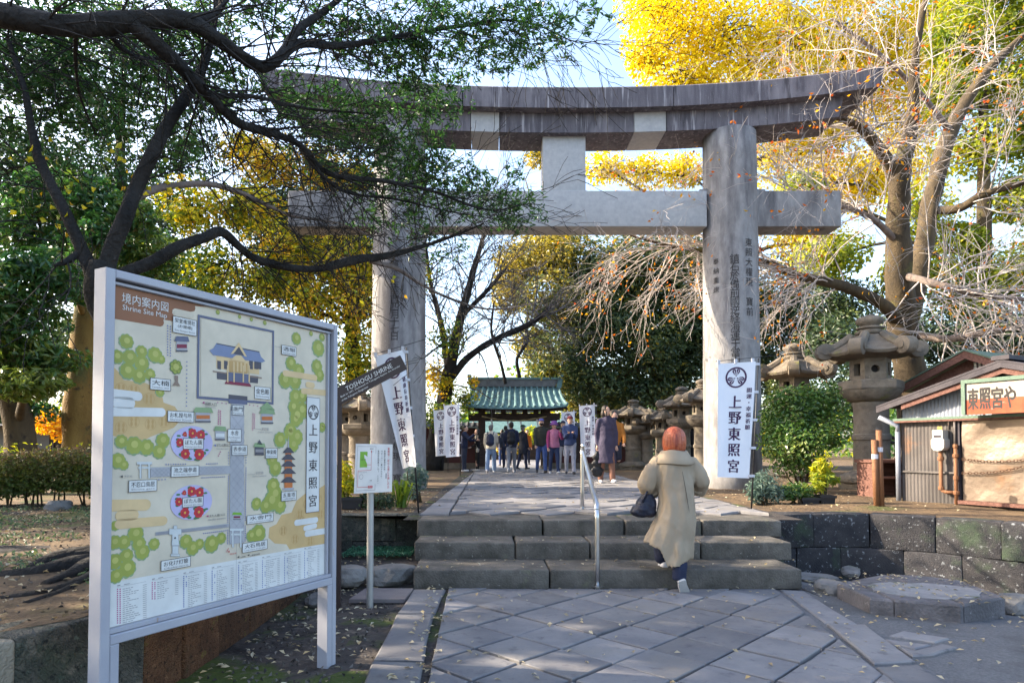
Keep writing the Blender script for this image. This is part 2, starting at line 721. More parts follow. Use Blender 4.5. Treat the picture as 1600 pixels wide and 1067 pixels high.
M_step = mat('step_stone', (.068, .062, .052), (.145, .13, .112), scale=5, rough=.9, bump=.7, bscale=55, rand=.12,
             over=[((.07, .065, .06), 2.2, .55, .7), ((.16, .16, .10), 3.1, .62, .75), ((.3, .28, .25), 30, .64, .74)])
M_wall_dark = mat('tooled_stone_dark', (.026, .026, .030), (.058, .054, .056), scale=4, rough=.9, bump=.4, bscale=60, rand=.2, hatch=(13, 40, .28),
                  over=[((.24, .25, .26), 26, .60, .68), ((.05, .07, .045), 2.5, .55, .7)])
M_wall_moss = mat('tooled_stone_mossy', (.05, .052, .045), (.10, .095, .08), scale=4, rough=.9, bump=.4, bscale=60, rand=.15, hatch=(14, 42, .6),
                  over=[((.14, .17, .14), 24, .60, .68), ((.05, .07, .04), 3, .5, .7), ((.15, .135, .105), 9, .54, .64), ((.03, .032, .028), 30, .56, .64)])
M_wall_brown = mat('tooled_stone_brown', (.105, .050, .026), (.20, .095, .045), scale=6, rough=.9, bump=.9, bscale=38, rand=.3, hatch=(17, -52, .8),
                   over=[((.055, .026, .014), 34, .54, .64), ((.26, .135, .07), 22, .60, .68), ((.19, .15, .035), 12, .62, .70), ((.06, .035, .02), 3, .56, .7)])
M_wall_sand = mat('tooled_stone_sand', (.19, .165, .125), (.30, .265, .20), scale=4, rough=.9, bump=.5, bscale=50, rand=.12, hatch=(14, -35, .35),
                  over=[((.10, .09, .075), 4, .55, .7)])
M_granite = mat('granite', (.21, .20, .20), (.30, .29, .285), scale=9, rough=.85, bump=.35, bscale=120, rand=.06, stretch=(1, 1, .5),
                over=[((.09, .085, .09), 1.2, .50, .66, (2, 2, .3)), ((.40, .39, .38), 90, .62, .7), ((.2, .2, .21), 120, .62, .7)])
M_granite_new = mat('granite_light', (.36, .36, .365), (.44, .435, .43), scale=12, rough=.85, bump=.3, bscale=120, rand=.04, over=[((.3, .3, .31), 100, .62, .7), ((.34, .34, .35), 2, .6, .75)])
M_lintel = mat('granite_stained', (.082, .074, .086), (.145, .132, .146), scale=3, rough=.85, bump=.35, bscale=90, rand=.12, stretch=(3, 3, .4),
               over=[((.34, .32, .335), 5.5, .56, .68, (2.6, 2.6, .16)), ((.19, .175, .19), 1.3, .53, .64, (1, 1, .5)), ((.05, .045, .05), 3, .58, .7, (3, 3, .3)), ((.42, .41, .41), 80, .66, .74)])
M_lantern = mat('lantern_stone', (.125, .104, .080), (.23, .19, .145), scale=5, rough=.92, bump=.7, bscale=50, rand=.1,
                over=[((.10, .092, .08), 2.5, .52, .66), ((.17, .16, .065), 3.5, .60, .72), ((.32, .29, .25), 22, .64, .74)])
M_rock = mat('field_rock', (.10, .098, .095), (.20, .19, .18), scale=4, rough=.9, bump=.6, bscale=40, rand=.2, over=[((.08, .10, .04), 2.5, .6, .75)])
M_steel = plain('brushed_steel', (.62, .62, .62), rough=.28, metal=1.0)
M_shade = plain('recess_shade', (.05, .045, .045), rough=.95)  # dark colour that stands for shade in carved strokes and fire boxes

# ================================================================== ground
def ss(a, b, x):
    t = min(1, max(0, (x - a) / (b - a)))
    return t * t * (3 - 2 * t)


def z_low(x, y):
    return -0.30 * ss(2.7, 4.5, x) * ss(4.2, 7.3, y)


def grid_sheet(name, x0, x1, y0, y1, step, zf, material):
    nx, ny = int((x1 - x0) / step), int((y1 - y0) / step)
    X, Y = np.meshgrid(np.linspace(x0, x1, nx + 1), np.linspace(y0, y1, ny + 1))
    V = np.stack([X.ravel(), Y.ravel(), np.array([zf(a, b) for a, b in zip(X.ravel(), Y.ravel())])], 1)
    i = np.arange(nx * ny); r, c = i // nx, i % nx
    q = r * (nx + 1) + c
    T = np.stack([q, q + 1, q + nx + 2, q + nx + 1], 1)
    return tag(link(name, np_mesh(name, V, T, material, True)), kind='structure')


def bumpy(x, y, a=.02):
    return a * noise.noise(Vector((x * 1.3, y * 1.3, 2))) + a * .5 * noise.noise(Vector((x * 4, y * 4, 5)))


grid_sheet('soil_ground', -3.2, 0.0, -6.0, 8.2, .12, lambda x, y: -.03 + bumpy(x, y) + .10 * ss(5.2, 7.4, y), M_soil)
grid_sheet('asphalt_forecourt', -.2, 30.0, -8.0, 8.6, .25, lambda x, y: -.022 + z_low(x, y), M_asphalt)
big = MB()
big.add([(-700, -700, -.42), (700, -700, -.42), (700, 40, -.42), (-700, 40, -.42)], [(0, 1, 2, 3)])
tag(big.build('ground', M_asphalt), kind='structure')

WALL_L = [(-6.0, .6), (-2.75, 2.2), (-2.12, 2.66), (-1.86, 2.95), (-1.72, 3.6), (-1.66, 5.6), (-1.78, 7.5)]       # low stone wall left of the path
WALL_TL = [(-1.78, 7.52), (-.76, 7.52)]
WALL_R = [(3.28, 7.62), (3.95, 7.72), (4.6, 7.68), (5.1, 7.25), (5.5, 6.75), (6.2, 5.9), (7.4, 4.6), (10, 2.6)]
front = [(-700, -300), (-40, -14)] + [(x - .06, y + .05) for x, y in WALL_L] + [(-.76, 7.6), (-.74, 7.1), (3.20, 7.1), (3.28, 7.7)] + [(x + .05, y + .1) for x, y in WALL_R[1:]] + [(60, -10), (700, -300)]
ter = bmesh.new()
vs = [ter.verts.new((x, y, TZ - .012)) for x, y in front] + [ter.verts.new(p) for p in ((700, 900, TZ - .012), (-700, 900, TZ - .012))]
ter.faces.new(vs)
bmesh.ops.triangulate(ter, faces=ter.faces[:])
tm = bpy.data.meshes.new('terrace_ground')
ter.to_mesh(tm)
tm.materials.append(M_litter)
tag(link('terrace_ground', tm), kind='structure')

# uneven soil over the terrace beside the path, left and right, where roots and leaf litter lie
grid_sheet('soil_bank', -9.0, -2.0, 3.0, 16.0, .14, lambda x, y: TZ - .03 + bumpy(x, y, .06) - .3 * ss(-2.15, -2.0, x) - .25 * max(0, ss(-3.3, -2.4, x) * (1 - ss(3.0, 3.8, y))), M_soil)
grid_sheet('leaf_bank', 3.6, 11.0, 7.95, 16.5, .16, lambda x, y: TZ + .004 + abs(bumpy(x, y, .03)) - .10 * (1 - ss(3.6, 3.9, x)) - .1 * (1 - ss(7.95, 8.2, y)), M_litter)

# ================================================================== flagstones
def half(p, q, left=True):
    """(a, b, c) of the half plane left or right of the line p to q"""
    a, b = -(q[1] - p[1]), (q[0] - p[0])
    c = a * p[0] + b * p[1]
    return (-a, -b, -c) if left else (a, b, c)


def px_poly(pts, z):
    return [tuple(G(u, v, z).xy) for u, v in pts]


pav = MB()
pav.add([(-.95, -3, -.028), (2.9, -3, -.028), (2.9, 6.5, -.028), (-.95, 6.5, -.028)], [(0, 1, 2, 3)])
pavement = tag(pav.build('lower_pavement', M_soil), kind='structure')
L0, L1 = G(665, 1067, 0), G(700, 920, 0)
R0, R1 = G(1364, 1039, 0), G(1215, 921, 0)
D = .555 / 2
for a in range(-3, 13):
    for b in range(-13, 8):
        if (a + b) % 2 == 0: continue
        cx, cy = -.10 + D * a, 4.10 + D * b
        poly = [(cx + D, cy), (cx, cy + D), (cx - D, cy), (cx, cy - D)]
        poly = [(x + .012 * noise.noise(Vector((x * 9, y * 9, 1))), y + .012 * noise.noise(Vector((x * 9, y * 9, 6)))) for x, y in poly]
        for h in (half(L0, L1, False), half(R0, R1, True), (0, 1, 5.85), (0, -1, -.4)):
            poly = clip_poly(poly, *h) if len(poly) > 2 else poly
        if len(poly) > 2:
            slab_stone(poly, .0, .03, random.choice((.008, .014, .022, .030)), .006, pavement, M_slate)
left_border = [[(645, 920), (698, 920), (681, 957), (620, 956)], [(618, 960), (679, 960), (664, 1032), (582, 1030)], [(580, 1033), (663, 1035), (645, 1130), (540, 1128)], [(538, 1132), (644, 1134), (600, 1300), (450, 1298)]]
for q in left_border:
    slab_stone(px_poly(q, 0), .006, .035, .014, .012, pavement, M_slate, name='border_stone', wob=.012)
right_border = [[(1217, 920), (1258, 923), (1342, 974), (1288, 972)], [(1290, 974), (1353, 976), (1432, 1034), (1365, 1038)], [(1367, 1041), (1436, 1037), (1530, 1100), (1440, 1112)],
                [(1320, 1052), (1365, 1042), (1440, 1114), (1350, 1130)], [(1443, 1115), (1532, 1102), (1640, 1180), (1530, 1200)],
                [(1385, 992), (1410, 984), (1487, 996), (1462, 1003)], [(1380, 996), (1458, 1006), (1430, 1013), (1392, 1003)], [(1398, 1008), (1428, 1016), (1470, 1006), (1500, 1012), (1460, 1024), (1425, 1026)]]
for q in right_border:
    slab_stone(px_poly(q, -.01), -.006, .03, .012, .01, pavement, M_slate, name='border_stone', wob=.012)

up = MB()
up.add([(-.95, 7.05, TZ - .006), (3.45, 7.05, TZ - .006), (3.65, 24, TZ - .006), (3.5, 60, TZ - .006), (-.6, 60, TZ - .006), (-.8, 24, TZ - .006)], [(0, 1, 2, 3, 4, 5)])
path = tag(up.build('shrine_path', M_soil), kind='structure')
PL0, PL1 = G(704, 802, TZ), G(738, 744, TZ)
PR0, PR1 = Vector((3.25, 7.6)), Vector((3.5, 15.5))
D = .33
for a in range(-3, 13):
    for b in range(0, 60):
        if (a + b) % 2 == 0: continue
        cx, cy = -.30 + D * a + .02 * b * 0, 7.72 + D * b
        poly = [(cx + D, cy), (cx, cy + D), (cx - D, cy), (cx, cy - D)]
        poly = [(x + .05 * noise.noise(Vector((x * 5, y * 5, 1))), y + .05 * noise.noise(Vector((x * 5, y * 5, 6)))) for x, y in poly]
        for h in (half(PL0, PL1, False), half(PR0, PR1, True), (0, -1, -7.4), (0, 1, 22)):
            poly = clip_poly(poly, *h) if len(poly) > 2 else poly
        if len(poly) > 2:
            slab_stone(poly, TZ + .022, .03, .012, .008, path, M_slate, tilt=.012, wob=.015)
y0 = 7.42
xo0, xi0, xo1, xi1 = G(655, 804, TZ).x, PL0.x, G(734, 737, TZ).x, PL1.x
for i in range(20):
    y1 = y0 + random.uniform(.6, .95)
    f0, f1 = (y0 - 7.4) / 8.5, (y1 - 7.4) / 8.5
    xo = lambda f: -.82 + (-.62 + .82) * min(f, 2)
    xi = lambda f: PL0.x + (PL1.x - PL0.x) * min(f, 2)
    slab_stone([(xo(f0), y0), (xi(f0), y0), (xi(f1), y1), (xo(f1), y1)], TZ + .024, .03, .016, .01, path, M_slate, name='border_stone', wob=.012)
    y0 = y1
far = MB()
far.add([(-.7, 21.9, TZ + .006), (3.7, 21.9, TZ + .006), (3.6, 60, TZ + .006), (-.5, 60, TZ + .006)], [(0, 1, 2, 3)])
tag(far.build('far_path', M_slate), kind='structure')

# ================================================================== stone steps
steps = thing('stone_steps', (1.1, 5.85, 0), 'flight of three worn stone steps between the lower pavement and the path under the torii', 'steps')
ST = [(5.86, 0.0, .164, [(645, 858), (860, 1255)], 888, .62), (6.44, .164, .328, [(647, 804), (806, 921), (923, 1094), (1096, 1237)], 846, .56), (6.955, .328, .49, [(652, 847), (849, 975), (977, 1096), (1098, 1221)], 812, .56)]
for (yf, z0, z1, spans, vy, dep) in ST:
    for (ua, ub) in spans:
        xa, xb = P(ua, vy, yf).x, P(ub, vy, yf).x
        h = z1 - z0 + .02
        rough_block('step_block', ((xa + xb) / 2, yf + dep / 2 + random.uniform(-.012, .012), z0 + (z1 - z0) / 2 - .01), (xb - xa - .003, dep, h), random.uniform(-.004, .004), M_step, steps,
                    r=.018, amp=.007, step=.10)

# ================================================================== low walls of hewn blocks
def block_wall(t, line, courses, length, depth, material, alt=None):
    """courses: (bottom height fn, height, first offset); blocks follow the polyline"""
    pts = [Vector((x, y)) for x, y in line]
    seg = [(pts[i + 1] - pts[i]).length for i in range(len(pts) - 1)]
    tot = sum(seg)

    def at(d):
        for i, l in enumerate(seg):
            if d <= l or i == len(seg) - 1:
                return pts[i].lerp(pts[i + 1], d / l)
            d -= l
    for zb, h, off in courses:
        d = 0.0
        first = True
        while d < tot - .12:
            l = min(length * random.uniform(.82, 1.18) * (off if first else 1), tot - d)
            if tot - d - l < .2: l = tot - d
            a, b = at(d), at(d + l)
            c = (a + b) / 2
            e = (b - a)
            n = Vector((-e.y, e.x)).normalized()
            m = alt(c) if alt else material
            z = zb(c) if callable(zb) else zb
            rough_block('stone_block', (c.x + n.x * depth / 2, c.y + n.y * depth / 2, z + h / 2), (e.length - .001, depth + random.uniform(-.02, .02), h - .004), math.atan2(e.y, e.x), m, t,
                        r=.013, amp=.009, step=.13)
            d += l
            first = False


wl = thing('retaining_wall', (-1.7, 5, 0), 'low curved wall of chisel marked brown and sandy stone blocks behind the map board', 'wall')
JOINT = (-1.985, 2.70)
block_wall(wl, WALL_L[:2] + [(-2.12, 2.60), JOINT], [(-.12, .585, 1)], .60, .28, M_wall_sand)
block_wall(wl, [JOINT, (-1.84, 2.98), (-1.76, 3.3)], [(-.12, .60, 1)], 3, .28, M_wall_moss)
block_wall(wl, [(-1.76, 3.305)] + WALL_L[4:], [(-.12, .60, .8)], .46, .28, M_wall_brown, alt=lambda c: M_wall_moss if c.y > 6.4 else M_wall_brown)
wt = thing('retaining_wall', (-1.3, 7.5, 0), 'dark mossy retaining wall of two block courses left of the steps', 'wall')
block_wall(wt, WALL_TL, [(-.16, .34, .3), (.18, .31, 1.6)], .5, .3, M_wall_moss)
wr = thing('retaining_wall', (4.5, 7.6, 0), 'dark curving retaining wall of chisel marked blocks with white lichen right of the steps', 'wall')
block_wall(wr, WALL_R, [(lambda c: -.42, .5, .75), (lambda c: .08, .405, .9)], .62, .3, M_wall_dark)
side = thing('stone_curb', (3.2, 7.3, 0), 'short stone blocks closing the right end of the steps', 'curb')
rough_block('stone_block', (3.12, 7.28, .16), (.16, .6, .3), 0, M_wall_dark, side, r=.02, amp=.008)

# ================================================================== eight-sided stone base on the right
ZT = .10
oc = px_poly([(1307, 910), (1358, 933), (1420, 939), (1501, 945), (1571, 932), (1500, 906), (1444, 899), (1385, 896)], ZT)
octa = thing('octagonal_plinth', (3.6, 5.6, -.1), 'broad low eight sided stone plinth with cracked pale patch on top beside the right wall', 'plinth')
cx = sum(p[0] for p in oc) / 8
cy = sum(p[1] for p in oc) / 8
if area2(oc) < 0: oc = oc[::-1]
inn = [(cx + (x - cx) * .52, cy + (y - cy) * .52) for x, y in oc]


def chunk(poly, z0, z1, material, parent, name, lift=0.0):
    if area2(poly) < 0: poly = poly[::-1]
    b = inset(poly, .004)
    c = inset(poly, .016)
    n = len(b)
    j = lambda p, k: (p[0] + .008 * noise.noise(Vector((p[0] * 7, p[1] * 7, k))), p[1] + .008 * noise.noise(Vector((p[0] * 7, p[1] * 7, k + 9))))
    m = MB()
    v = [(*j(p, 1), z0) for p in b] + [(*j(p, 4), z1 - .016 + lift) for p in b] + [(*j(p, 7), z1 + lift) for p in c]
    f = [(i, (i + 1) % n, n + (i + 1) % n, n + i) for i in range(n)] + [(n + i, n + (i + 1) % n, 2 * n + (i + 1) % n, 2 * n + i) for i in range(n)] + [tuple(range(2 * n, 3 * n))]
    m.add(v, f)
    return m.build(name, material, parent, world=True)


M_octa = mat('base_stone', (.085, .08, .083), (.165, .152, .158), scale=5, rough=.9, bump=.8, bscale=45, rand=.12, over=[((.07, .065, .066), 2.5, .56, .7), ((.30, .29, .29), 18, .63, .72)])
gA, gB = G(1414, 940, ZT).x, G(1515, 943, ZT).x
for lo_, hi_ in ((-99, gA), (gA, gB), (gB, 99)):
    q = clip_poly(clip_poly(oc, -1, .10, -(lo_ - .10 * cy)), 1, -.10, hi_ - .10 * cy) if lo_ > -50 else clip_poly(oc, 1, -.10, hi_ - .10 * cy)
    if hi_ > 50: q = clip_poly(oc, -1, .10, -(lo_ - .10 * cy))
    chunk(q, -.34, ZT, M_octa, octa, 'stone_block', random.uniform(-.003, .003))
M_patch = mat('mortar_patch', (.22, .21, .21), (.30, .29, .285), scale=8, bump=.6, bscale=60, over=[((.10, .11, .04), 3, .52, .62)])
patch = [(cx + .42 * math.cos(a) * (1 + .25 * noise.noise(Vector((math.cos(a) * 2, math.sin(a) * 2, 3)))), cy - .08 + .30 * math.sin(a) * (1 + .3 * noise.noise(Vector((math.cos(a) * 2, math.sin(a) * 2, 8))))) for a in [2 * math.pi * k / 22 for k in range(22)]]
pm = MB(); pm.prism(patch, ZT - .03, ZT + .004)
pm.build('mortar_patch', M_patch, octa, world=True)

# loose rocks
for (u, v, z, rx, ry, rz_, lab) in [(1297, 930, -.06, .15, .14, .13, 'rough grey rock wedged between the border stones and the octagonal base'),
                                    (1592, 955, -.1, .16, .14, .14, 'bluish rock at the right end of the octagonal base'),
                                    (548, 905, .06, .17, .15, .12, 'brownish flat topped rock at the foot of the mossy wall beside the map board'),
                                    (612, 903, .05, .25, .17, .12, 'long dark slaty rock between the info sign pole and the steps'),
                                    (640, 905, .03, .06, .06, .07, 'small dark stone jammed against the left end of the bottom step'),
                                    (92, 795, TZ, .16, .13, .11, 'single grey boulder lying in front of the hedge'),
                                    (500, 940, -.02, .17, .12, .06, 'flat stone in the soil beyond the right leg of the map board'),
                                    (1275, 905, -.05, .2, .14, .05, 'thin slab of broken stone against the right wall behind the rough rock'),
                                    (1330, 895, -.14, .24, .10, .05, 'low ledge stone covered with fallen leaves along the foot of the right wall')]:
    p = G(u, v, z)
    tag(rock('rock', (p.x, p.y, z + rz_ * .35), (rx, ry, rz_), M_rock, rz=random.uniform(0, 3), seed=u * .37), lab, 'rock')
plate = MB()
q = px_poly([(545, 938), (632, 938), (646, 921), (572, 920)], .0)
plate.prism(q, -.02, .012)
tag(plate.build('drain_cover', mat('drain_slab', (.14, .12, .125), (.19, .17, .17), bump=.3, bscale=80)), 'flat purplish grey drain slab in the soil by the info sign pole', 'drain cover')

# ================================================================== the torii
YC = 12.5
torii = thing('torii_gate', (1.45, YC, TZ), 'huge weathered grey stone torii gate standing above the steps', 'torii gate')
PX = []
for (ub, ut) in ((622, 625), (1145, 1139)):
    b, t = P(ub, 765, YC), P(ut, 215, YC)
    hb, ht = TZ - .25, 7.42
    prof, n = [], 14
    m = MB()
    vv = []
    for k in range(n + 1):
        f = k / n
        z = hb + (ht - hb) * f
        r = .545 - .045 * f + (.03 * max(0, 1 - f * 18))
        c = Vector((b.x + (t.x - b.x) * f, YC, z))
        vv.append((c, r))
    m.tube([c for c, r in vv], [r for c, r in vv], 40, wob=.012)
    m.build('pillar', M_granite, torii, world=True, smooth=True)
    PX.append((b.x, t.x, hb, ht))


def pillar_surface(i, ang, z, lift=0.004):
    """point of pillar i at the angle ang (0 faces the camera, positive to the right)"""
    bx, tx, hb, ht = PX[i]
    f = (z - hb) / (ht - hb)
    r = .545 - .045 * f + lift + .004
    return Vector((bx + (tx - bx) * f + r * math.sin(ang), YC - r * math.cos(ang), z))


XL = lambda u: P(u, 300, YC - .42).x
# crossing beam below
zt, zb = P(880, 298, YC - .26).z, P(880, 354, YC - .26).z
for (ua, ub, mm) in ((450, 583, M_granite), (665, 1098, M_granite_new), (1186, 1314, M_granite)):
    xa, xb = P(ua, 300, YC - .26).x, P(ub, 300, YC - .26).x
    if ua == 665: xa, xb = xa - .12, xb + .08
    if ua == 450: xb += .12
    if ua == 1186: xa -= .12
    rough_block('crossbeam', ((xa + xb) / 2, YC, (zt + zb) / 2), (xb - xa, .52, zt - zb), 0, mm, torii, r=.015, amp=.004, step=.5)
for i, s_ in ((0, -1), (0, 1), (1, -1), (1, 1)):
    x = (PX[i][0] + PX[i][1]) / 2 + s_ * .56
    rough_block('wedge', (x, YC, zt + .03), (.16, .3, .09), 0, M_granite, torii, r=.01, amp=.003, step=.2)
# centre strut
xa, xb = P(848, 260, YC - .2).x, P(915, 260, YC - .2).x
rough_block('strut', ((xa + xb) / 2, YC, (zt + 7.35) / 2), (xb - xa, .42, 7.35 - zt + .02), 0, M_granite_new, torii, r=.012, amp=.003, step=.4)
XM = P(888, 150, YC - .6).x
HALF = (P(1385, 110, YC - .6).x - P(395, 110, YC - .6).x) / 2
rise = lambda x: .42 * (abs(x - XM) / HALF) ** 2.3


def lintel(name, ua, ub, v_top, v_bot, ya, yb, material, slope=0.0, end=0.0, n=10, top_drop=0.0):
    """a length of curved beam, ua..ub in photo pixels at its front face"""
    xa, xb = P(ua, 150, ya).x, P(ub, 150, ya).x
    z1, z0 = P(888, v_top, ya).z, P(888, v_bot, ya).z
    m = MB()
    v, f = [], []
    for k in range(n + 1):
        x = xa + (xb - xa) * k / n
        h = rise(x)
        sl = slope * (x - XM) / HALF
        w = .008 * noise.noise(Vector((x * 2, 0, v_top)))
        for (y, z, top) in ((ya + w, z0 + h, 0), (ya + w, z0 + h + (z1 - z0) - .03, 1), (ya + .03, z0 + h + (z1 - z0), 1), ((ya + yb) / 2, z1 + h + .1 * top_drop, 1), (yb - .03, z1 + h, 1), (yb, z1 + h - .03, 1), (yb, z0 + h, 0)):
            v.append((x + (sl if top else 0) * end * 0, y, z))
    c = 7
    for k in range(n):
        for i in range(c):
            j = (i + 1) % c
            f.append((k * c + i, k * c + j, (k + 1) * c + j, (k + 1) * c + i))
    f += [tuple(range(c - 1, -1, -1)), tuple(range(n * c, n * c + c))]
    # ends lean outward
    for idx, sgn in ((0, -1), (n, 1)):
        if (sgn < 0 and end & 1) or (sgn > 0 and end & 2):
            for i in range(c):
                x, y, z = v[idx * c + i]
                v[idx * c + i] = (x + sgn * (z - z0 - rise(x)) * .22, y, z)
    m.add(v, [tuple(reversed(q)) for q in f])
    return m.build(name, material, torii, world=True)


g = 1.0
for (ua, ub, mm, en) in ((459, 735, M_lintel, 1), (736, 780, M_granite_new, 0), (781, 990, M_lintel, 0), (991, 1040, M_granite_new, 0), (1041, 1311, M_lintel, 2)):
    lintel('lintel_block', ua, ub, 170, 207.5, YC - .36, YC + .42, mm, end=en)
for (ua, ub, en) in ((408, 722, 1), (723.5, 1052, 0), (1053.5, 1376, 2)):
    lintel('top_beam_block', ua, ub, 135, 168.5, YC - .56, YC + .60, M_lintel, end=en, top_drop=1.2)

# characters on the pillars: dark flat glyphs stand for the shade in carved strokes
load_text(list('寛永十年癸酉四月十七日東照大權現寶前鎮石於備前國逆経海運于當山武州城奉納重建上野東照宮健康長寿祈願開運・幸福や'))
carve = MB()


def carve_column(i, text, ang, ztop, size, pitch):
    for k, ch in enumerate(text):
        if ch == ' ': continue
        V, Fc = GLYPH[ch]
        a, b = V.min(0), V.max(0)
        em = GLYPH['東'][0]
        s_ = size / (em[:, 1].max() - em[:, 1].min())
        cx_, cy_ = (a[0] + b[0]) / 2, (a[1] + b[1]) / 2
        zc = ztop - pitch * k - size / 2
        carve.add([pillar_surface(i, ang + (p[0] - cx_) * s_ / .53, zc + (p[1] - cy_) * s_, .003) for p in V], Fc)


zc = lambda v: P(1140, v, YC - .5).z
carve_column(1, '東照大權現 寶前', .33, zc(372), .16, (zc(372) - zc(480)) / 7)
carve_column(1, '鎮石於備前國逆経海運于當山', -.22, zc(397), .17, (zc(397) - zc(570)) / 13)
carve_column(1, '奉納重建', -.88, zc(400), .12, .18)
carve_column(1, '武州城', 1.0, zc(387), .12, .17)
carve_column(0, '寛永十年癸酉四月十七日', -.02, zc(405), .17, (zc(405) - zc(530)) / 11)
carve_column(0, '東照大權現 寶前奉納', .1, zc(640), .15, .2)
carve.build('inscription', M_shade, torii, world=True)['kind'] = 'stuff'
M_mossrail = mat('mossy_post', (.20, .18, .05), (.30, .26, .09), scale=6, stretch=(4, 4, .6), bump=.4)
pp = MB()
b = P(658, 765, YC + .15); t_ = P(658, 235, YC + .15)
pp.tube([(b.x, YC + .1, TZ - .1), (b.x, YC + .1, 6.9)], .085, 12)
pp.build('side_post', M_mossrail, torii, world=True, smooth=True)

# ================================================================== handrail
rail = thing('handrail', (.98, 5.8, 0), 'brushed steel handrail running up the middle of the steps', 'handrail')
lo, hi = G(933, 917, 0), G(910, 799, TZ)
x0, ya, yb = lo.x, lo.y - .02, hi.y
zt0 = P(932, 792, ya).z
zt1 = TZ + .82
m = MB()
pth = [(x0, ya, -.03), (x0, ya, zt0 - .10), (x0, ya + .015, zt0 - .04), (x0 + (hi.x - x0) * .04, ya + .06, zt0 + .02)]
pth += [(x0 + (hi.x - x0) * .92, yb - .18, zt1 - .10), (hi.x, yb - .07, zt1 - .01), (hi.x, yb - .02, zt1 - .01), (hi.x, yb, zt1 - .05), (hi.x, yb, zt1 - .12), (hi.x, yb, TZ - .02)]
m.tube(smooth_path(pth[:4], 3)[:-1] + smooth_path(pth[3:], 3), .024, 14)
m.build('rail', M_steel, rail, world=True, smooth=True)
for (x, y, z) in ((x0, ya, .004), (hi.x, yb, TZ + .026)):
    c = MB(); c.lathe([(.045, 0), (.045, .006), (.028, .012)], 18, Matrix.Translation((x, y, z)))
    c.build('base_ring', M_steel, rail, world=True, smooth=False)

# ================================================================== the shrine map board
M_frame = mat('painted_frame', (.33, .33, .37), (.38, .38, .41), scale=3, rough=.45, bump=.06, bscale=90, rand=0, spec=.4, over=[((.30, .18, .08), 6, .70, .78, (3, 3, .7))])
M_frame_dark = plain('frame_channel', (.12, .12, .13), rough=.6)
INKS = {}


def ink(name, c, rough=.5):
    INKS[name] = plain('print_' + name, c, rough=rough, spec=.3)
    return INKS[name]


for n_, c_ in dict(cream=(.66, .575, .44), white=(.70, .69, .65), brown=(.27, .115, .055), ochre=(.62, .42, .19), pattern=(.53, .33, .13), tan=(.70, .50, .26), green=(.33, .36, .075), teal=(.26, .36, .18),
                   lime=(.47, .46, .13), lavender=(.50, .46, .66), red=(.55, .04, .05), yellow=(.7, .5, .08), leafgreen=(.07, .19, .09), slate=(.13, .14, .21), roof=(.20, .24, .36), grey=(.42, .41, .42),
                   mesh=(.26, .26, .28), black=(.05, .045, .05), soft=(.28, .26, .26), orange=(.55, .17, .05), dark=(.09, .085, .10), magenta=(.42, .04, .20), blue=(.08, .12, .36), maroon=(.22, .03, .06),
                   bark=(.28, .2, .15), sheen=(.60, .62, .60), grass=(.2, .42, .05)).items():
    ink(n_, c_)

MO = Vector((*G(525, 1029, 0).xy, 0))
ME = Vector((.4635, .8861, 0)).normalized()
MN = Vector((ME.y, -ME.x, 0))
MW, MH = 1.428, 2.021
ML = MO - ME * MW
board = thing('map_board', (ML + MO) / 2, 'large grey framed shrine site map board standing on two legs in the left foreground', 'map board')


def mp(a, z, d=0.0):
    return ML + ME * a + MN * d + Vector((0, 0, z))


def mbox(name, a0, a1, z0, z1, d0, d1, material, bev=.004):
    m = MB()
    b = bev
    ring = lambda d, i: [mp(a0 + i, z0 + i, d), mp(a1 - i, z0 + i, d), mp(a1 - i, z1 - i, d), mp(a0 + i, z1 - i, d)]
    v = ring(d0, b) + ring(d0 + b, 0) + ring(d1 - b, 0) + ring(d1, b)
    f = [(3, 2, 1, 0), (12, 13, 14, 15)] + [(4 * k + i, 4 * k + (i + 1) % 4, 4 * k + 4 + (i + 1) % 4, 4 * k + 4 + i) for k in range(3) for i in range(4)]
    m.add(v, f)
    return m.build(name, material, board, world=True)


def mq(u, v, d=-.040):
    o = ML + MN * d
    s, z = on_plane(u, v, o, ME)
    return s, z


zl = mq(172, 993, 0)[1]
mbox('post', 0, .042, -.35, MH, -.085, 0, M_frame)
mbox('post', MW - .034, MW, -.06, MH, -.085, 0, M_frame)
mbox('top_rail', .0425, MW - .0345, MH - .036, MH, -.085, -.0005, M_frame)
mbox('leg', .043, .083, -.35, zl - .042, -.084, -.001, M_frame)
mbox('leg', MW - .075, MW - .0345, -.06, zl - .042, -.084, -.001, M_frame)
mbox('bottom_rail', .043, MW - .0345, zl - .0415, zl, -.084, -.001, M_frame)
mbox('inner_rail', .0425, MW - .0345, zl + .002, zl + .022, -.06, -.012, M_frame, .002)
mbox('inner_rail', .0425, MW - .0345, MH - .058, MH - .0455, -.06, -.022, M_frame, .002)
mbox('inner_rail', MW - .062, MW - .048, zl + .023, MH - .059, -.06, -.022, M_frame, .002)
mbox('channel', MW - .0475, MW - .035, zl + .023, MH - .037, -.06, -.048, M_frame_dark, .001)
mbox('channel', .0425, MW - .048, MH - .0453, MH - .0365, -.06, -.048, M_frame_dark, .001)
mbox('panel', .0427, MW - .0625, zl + .0225, MH - .0585, -.055, -.040, INKS['cream'], .001)
mbox('back_sheet', .0427, MW - .0362, zl + .004, MH - .038, -.08, -.0605, M_frame, .001)

pr = Print(lambda x, y, l: mp(x, y, -.040 + .0007 * l))
Z1 = lambda x, y: mq(130 + x / 3.81, 400 + y / 3.81)
Z2 = lambda x, y: mq(130 + x / 3.81, 640 + y / 3.81)
Z3 = lambda x, y: mq(130 + x / 3.902, 820 + y / 3.902)
PX0, PX1, PZ0, PZ1 = .044, MW - .064, zl + .024, MH - .060


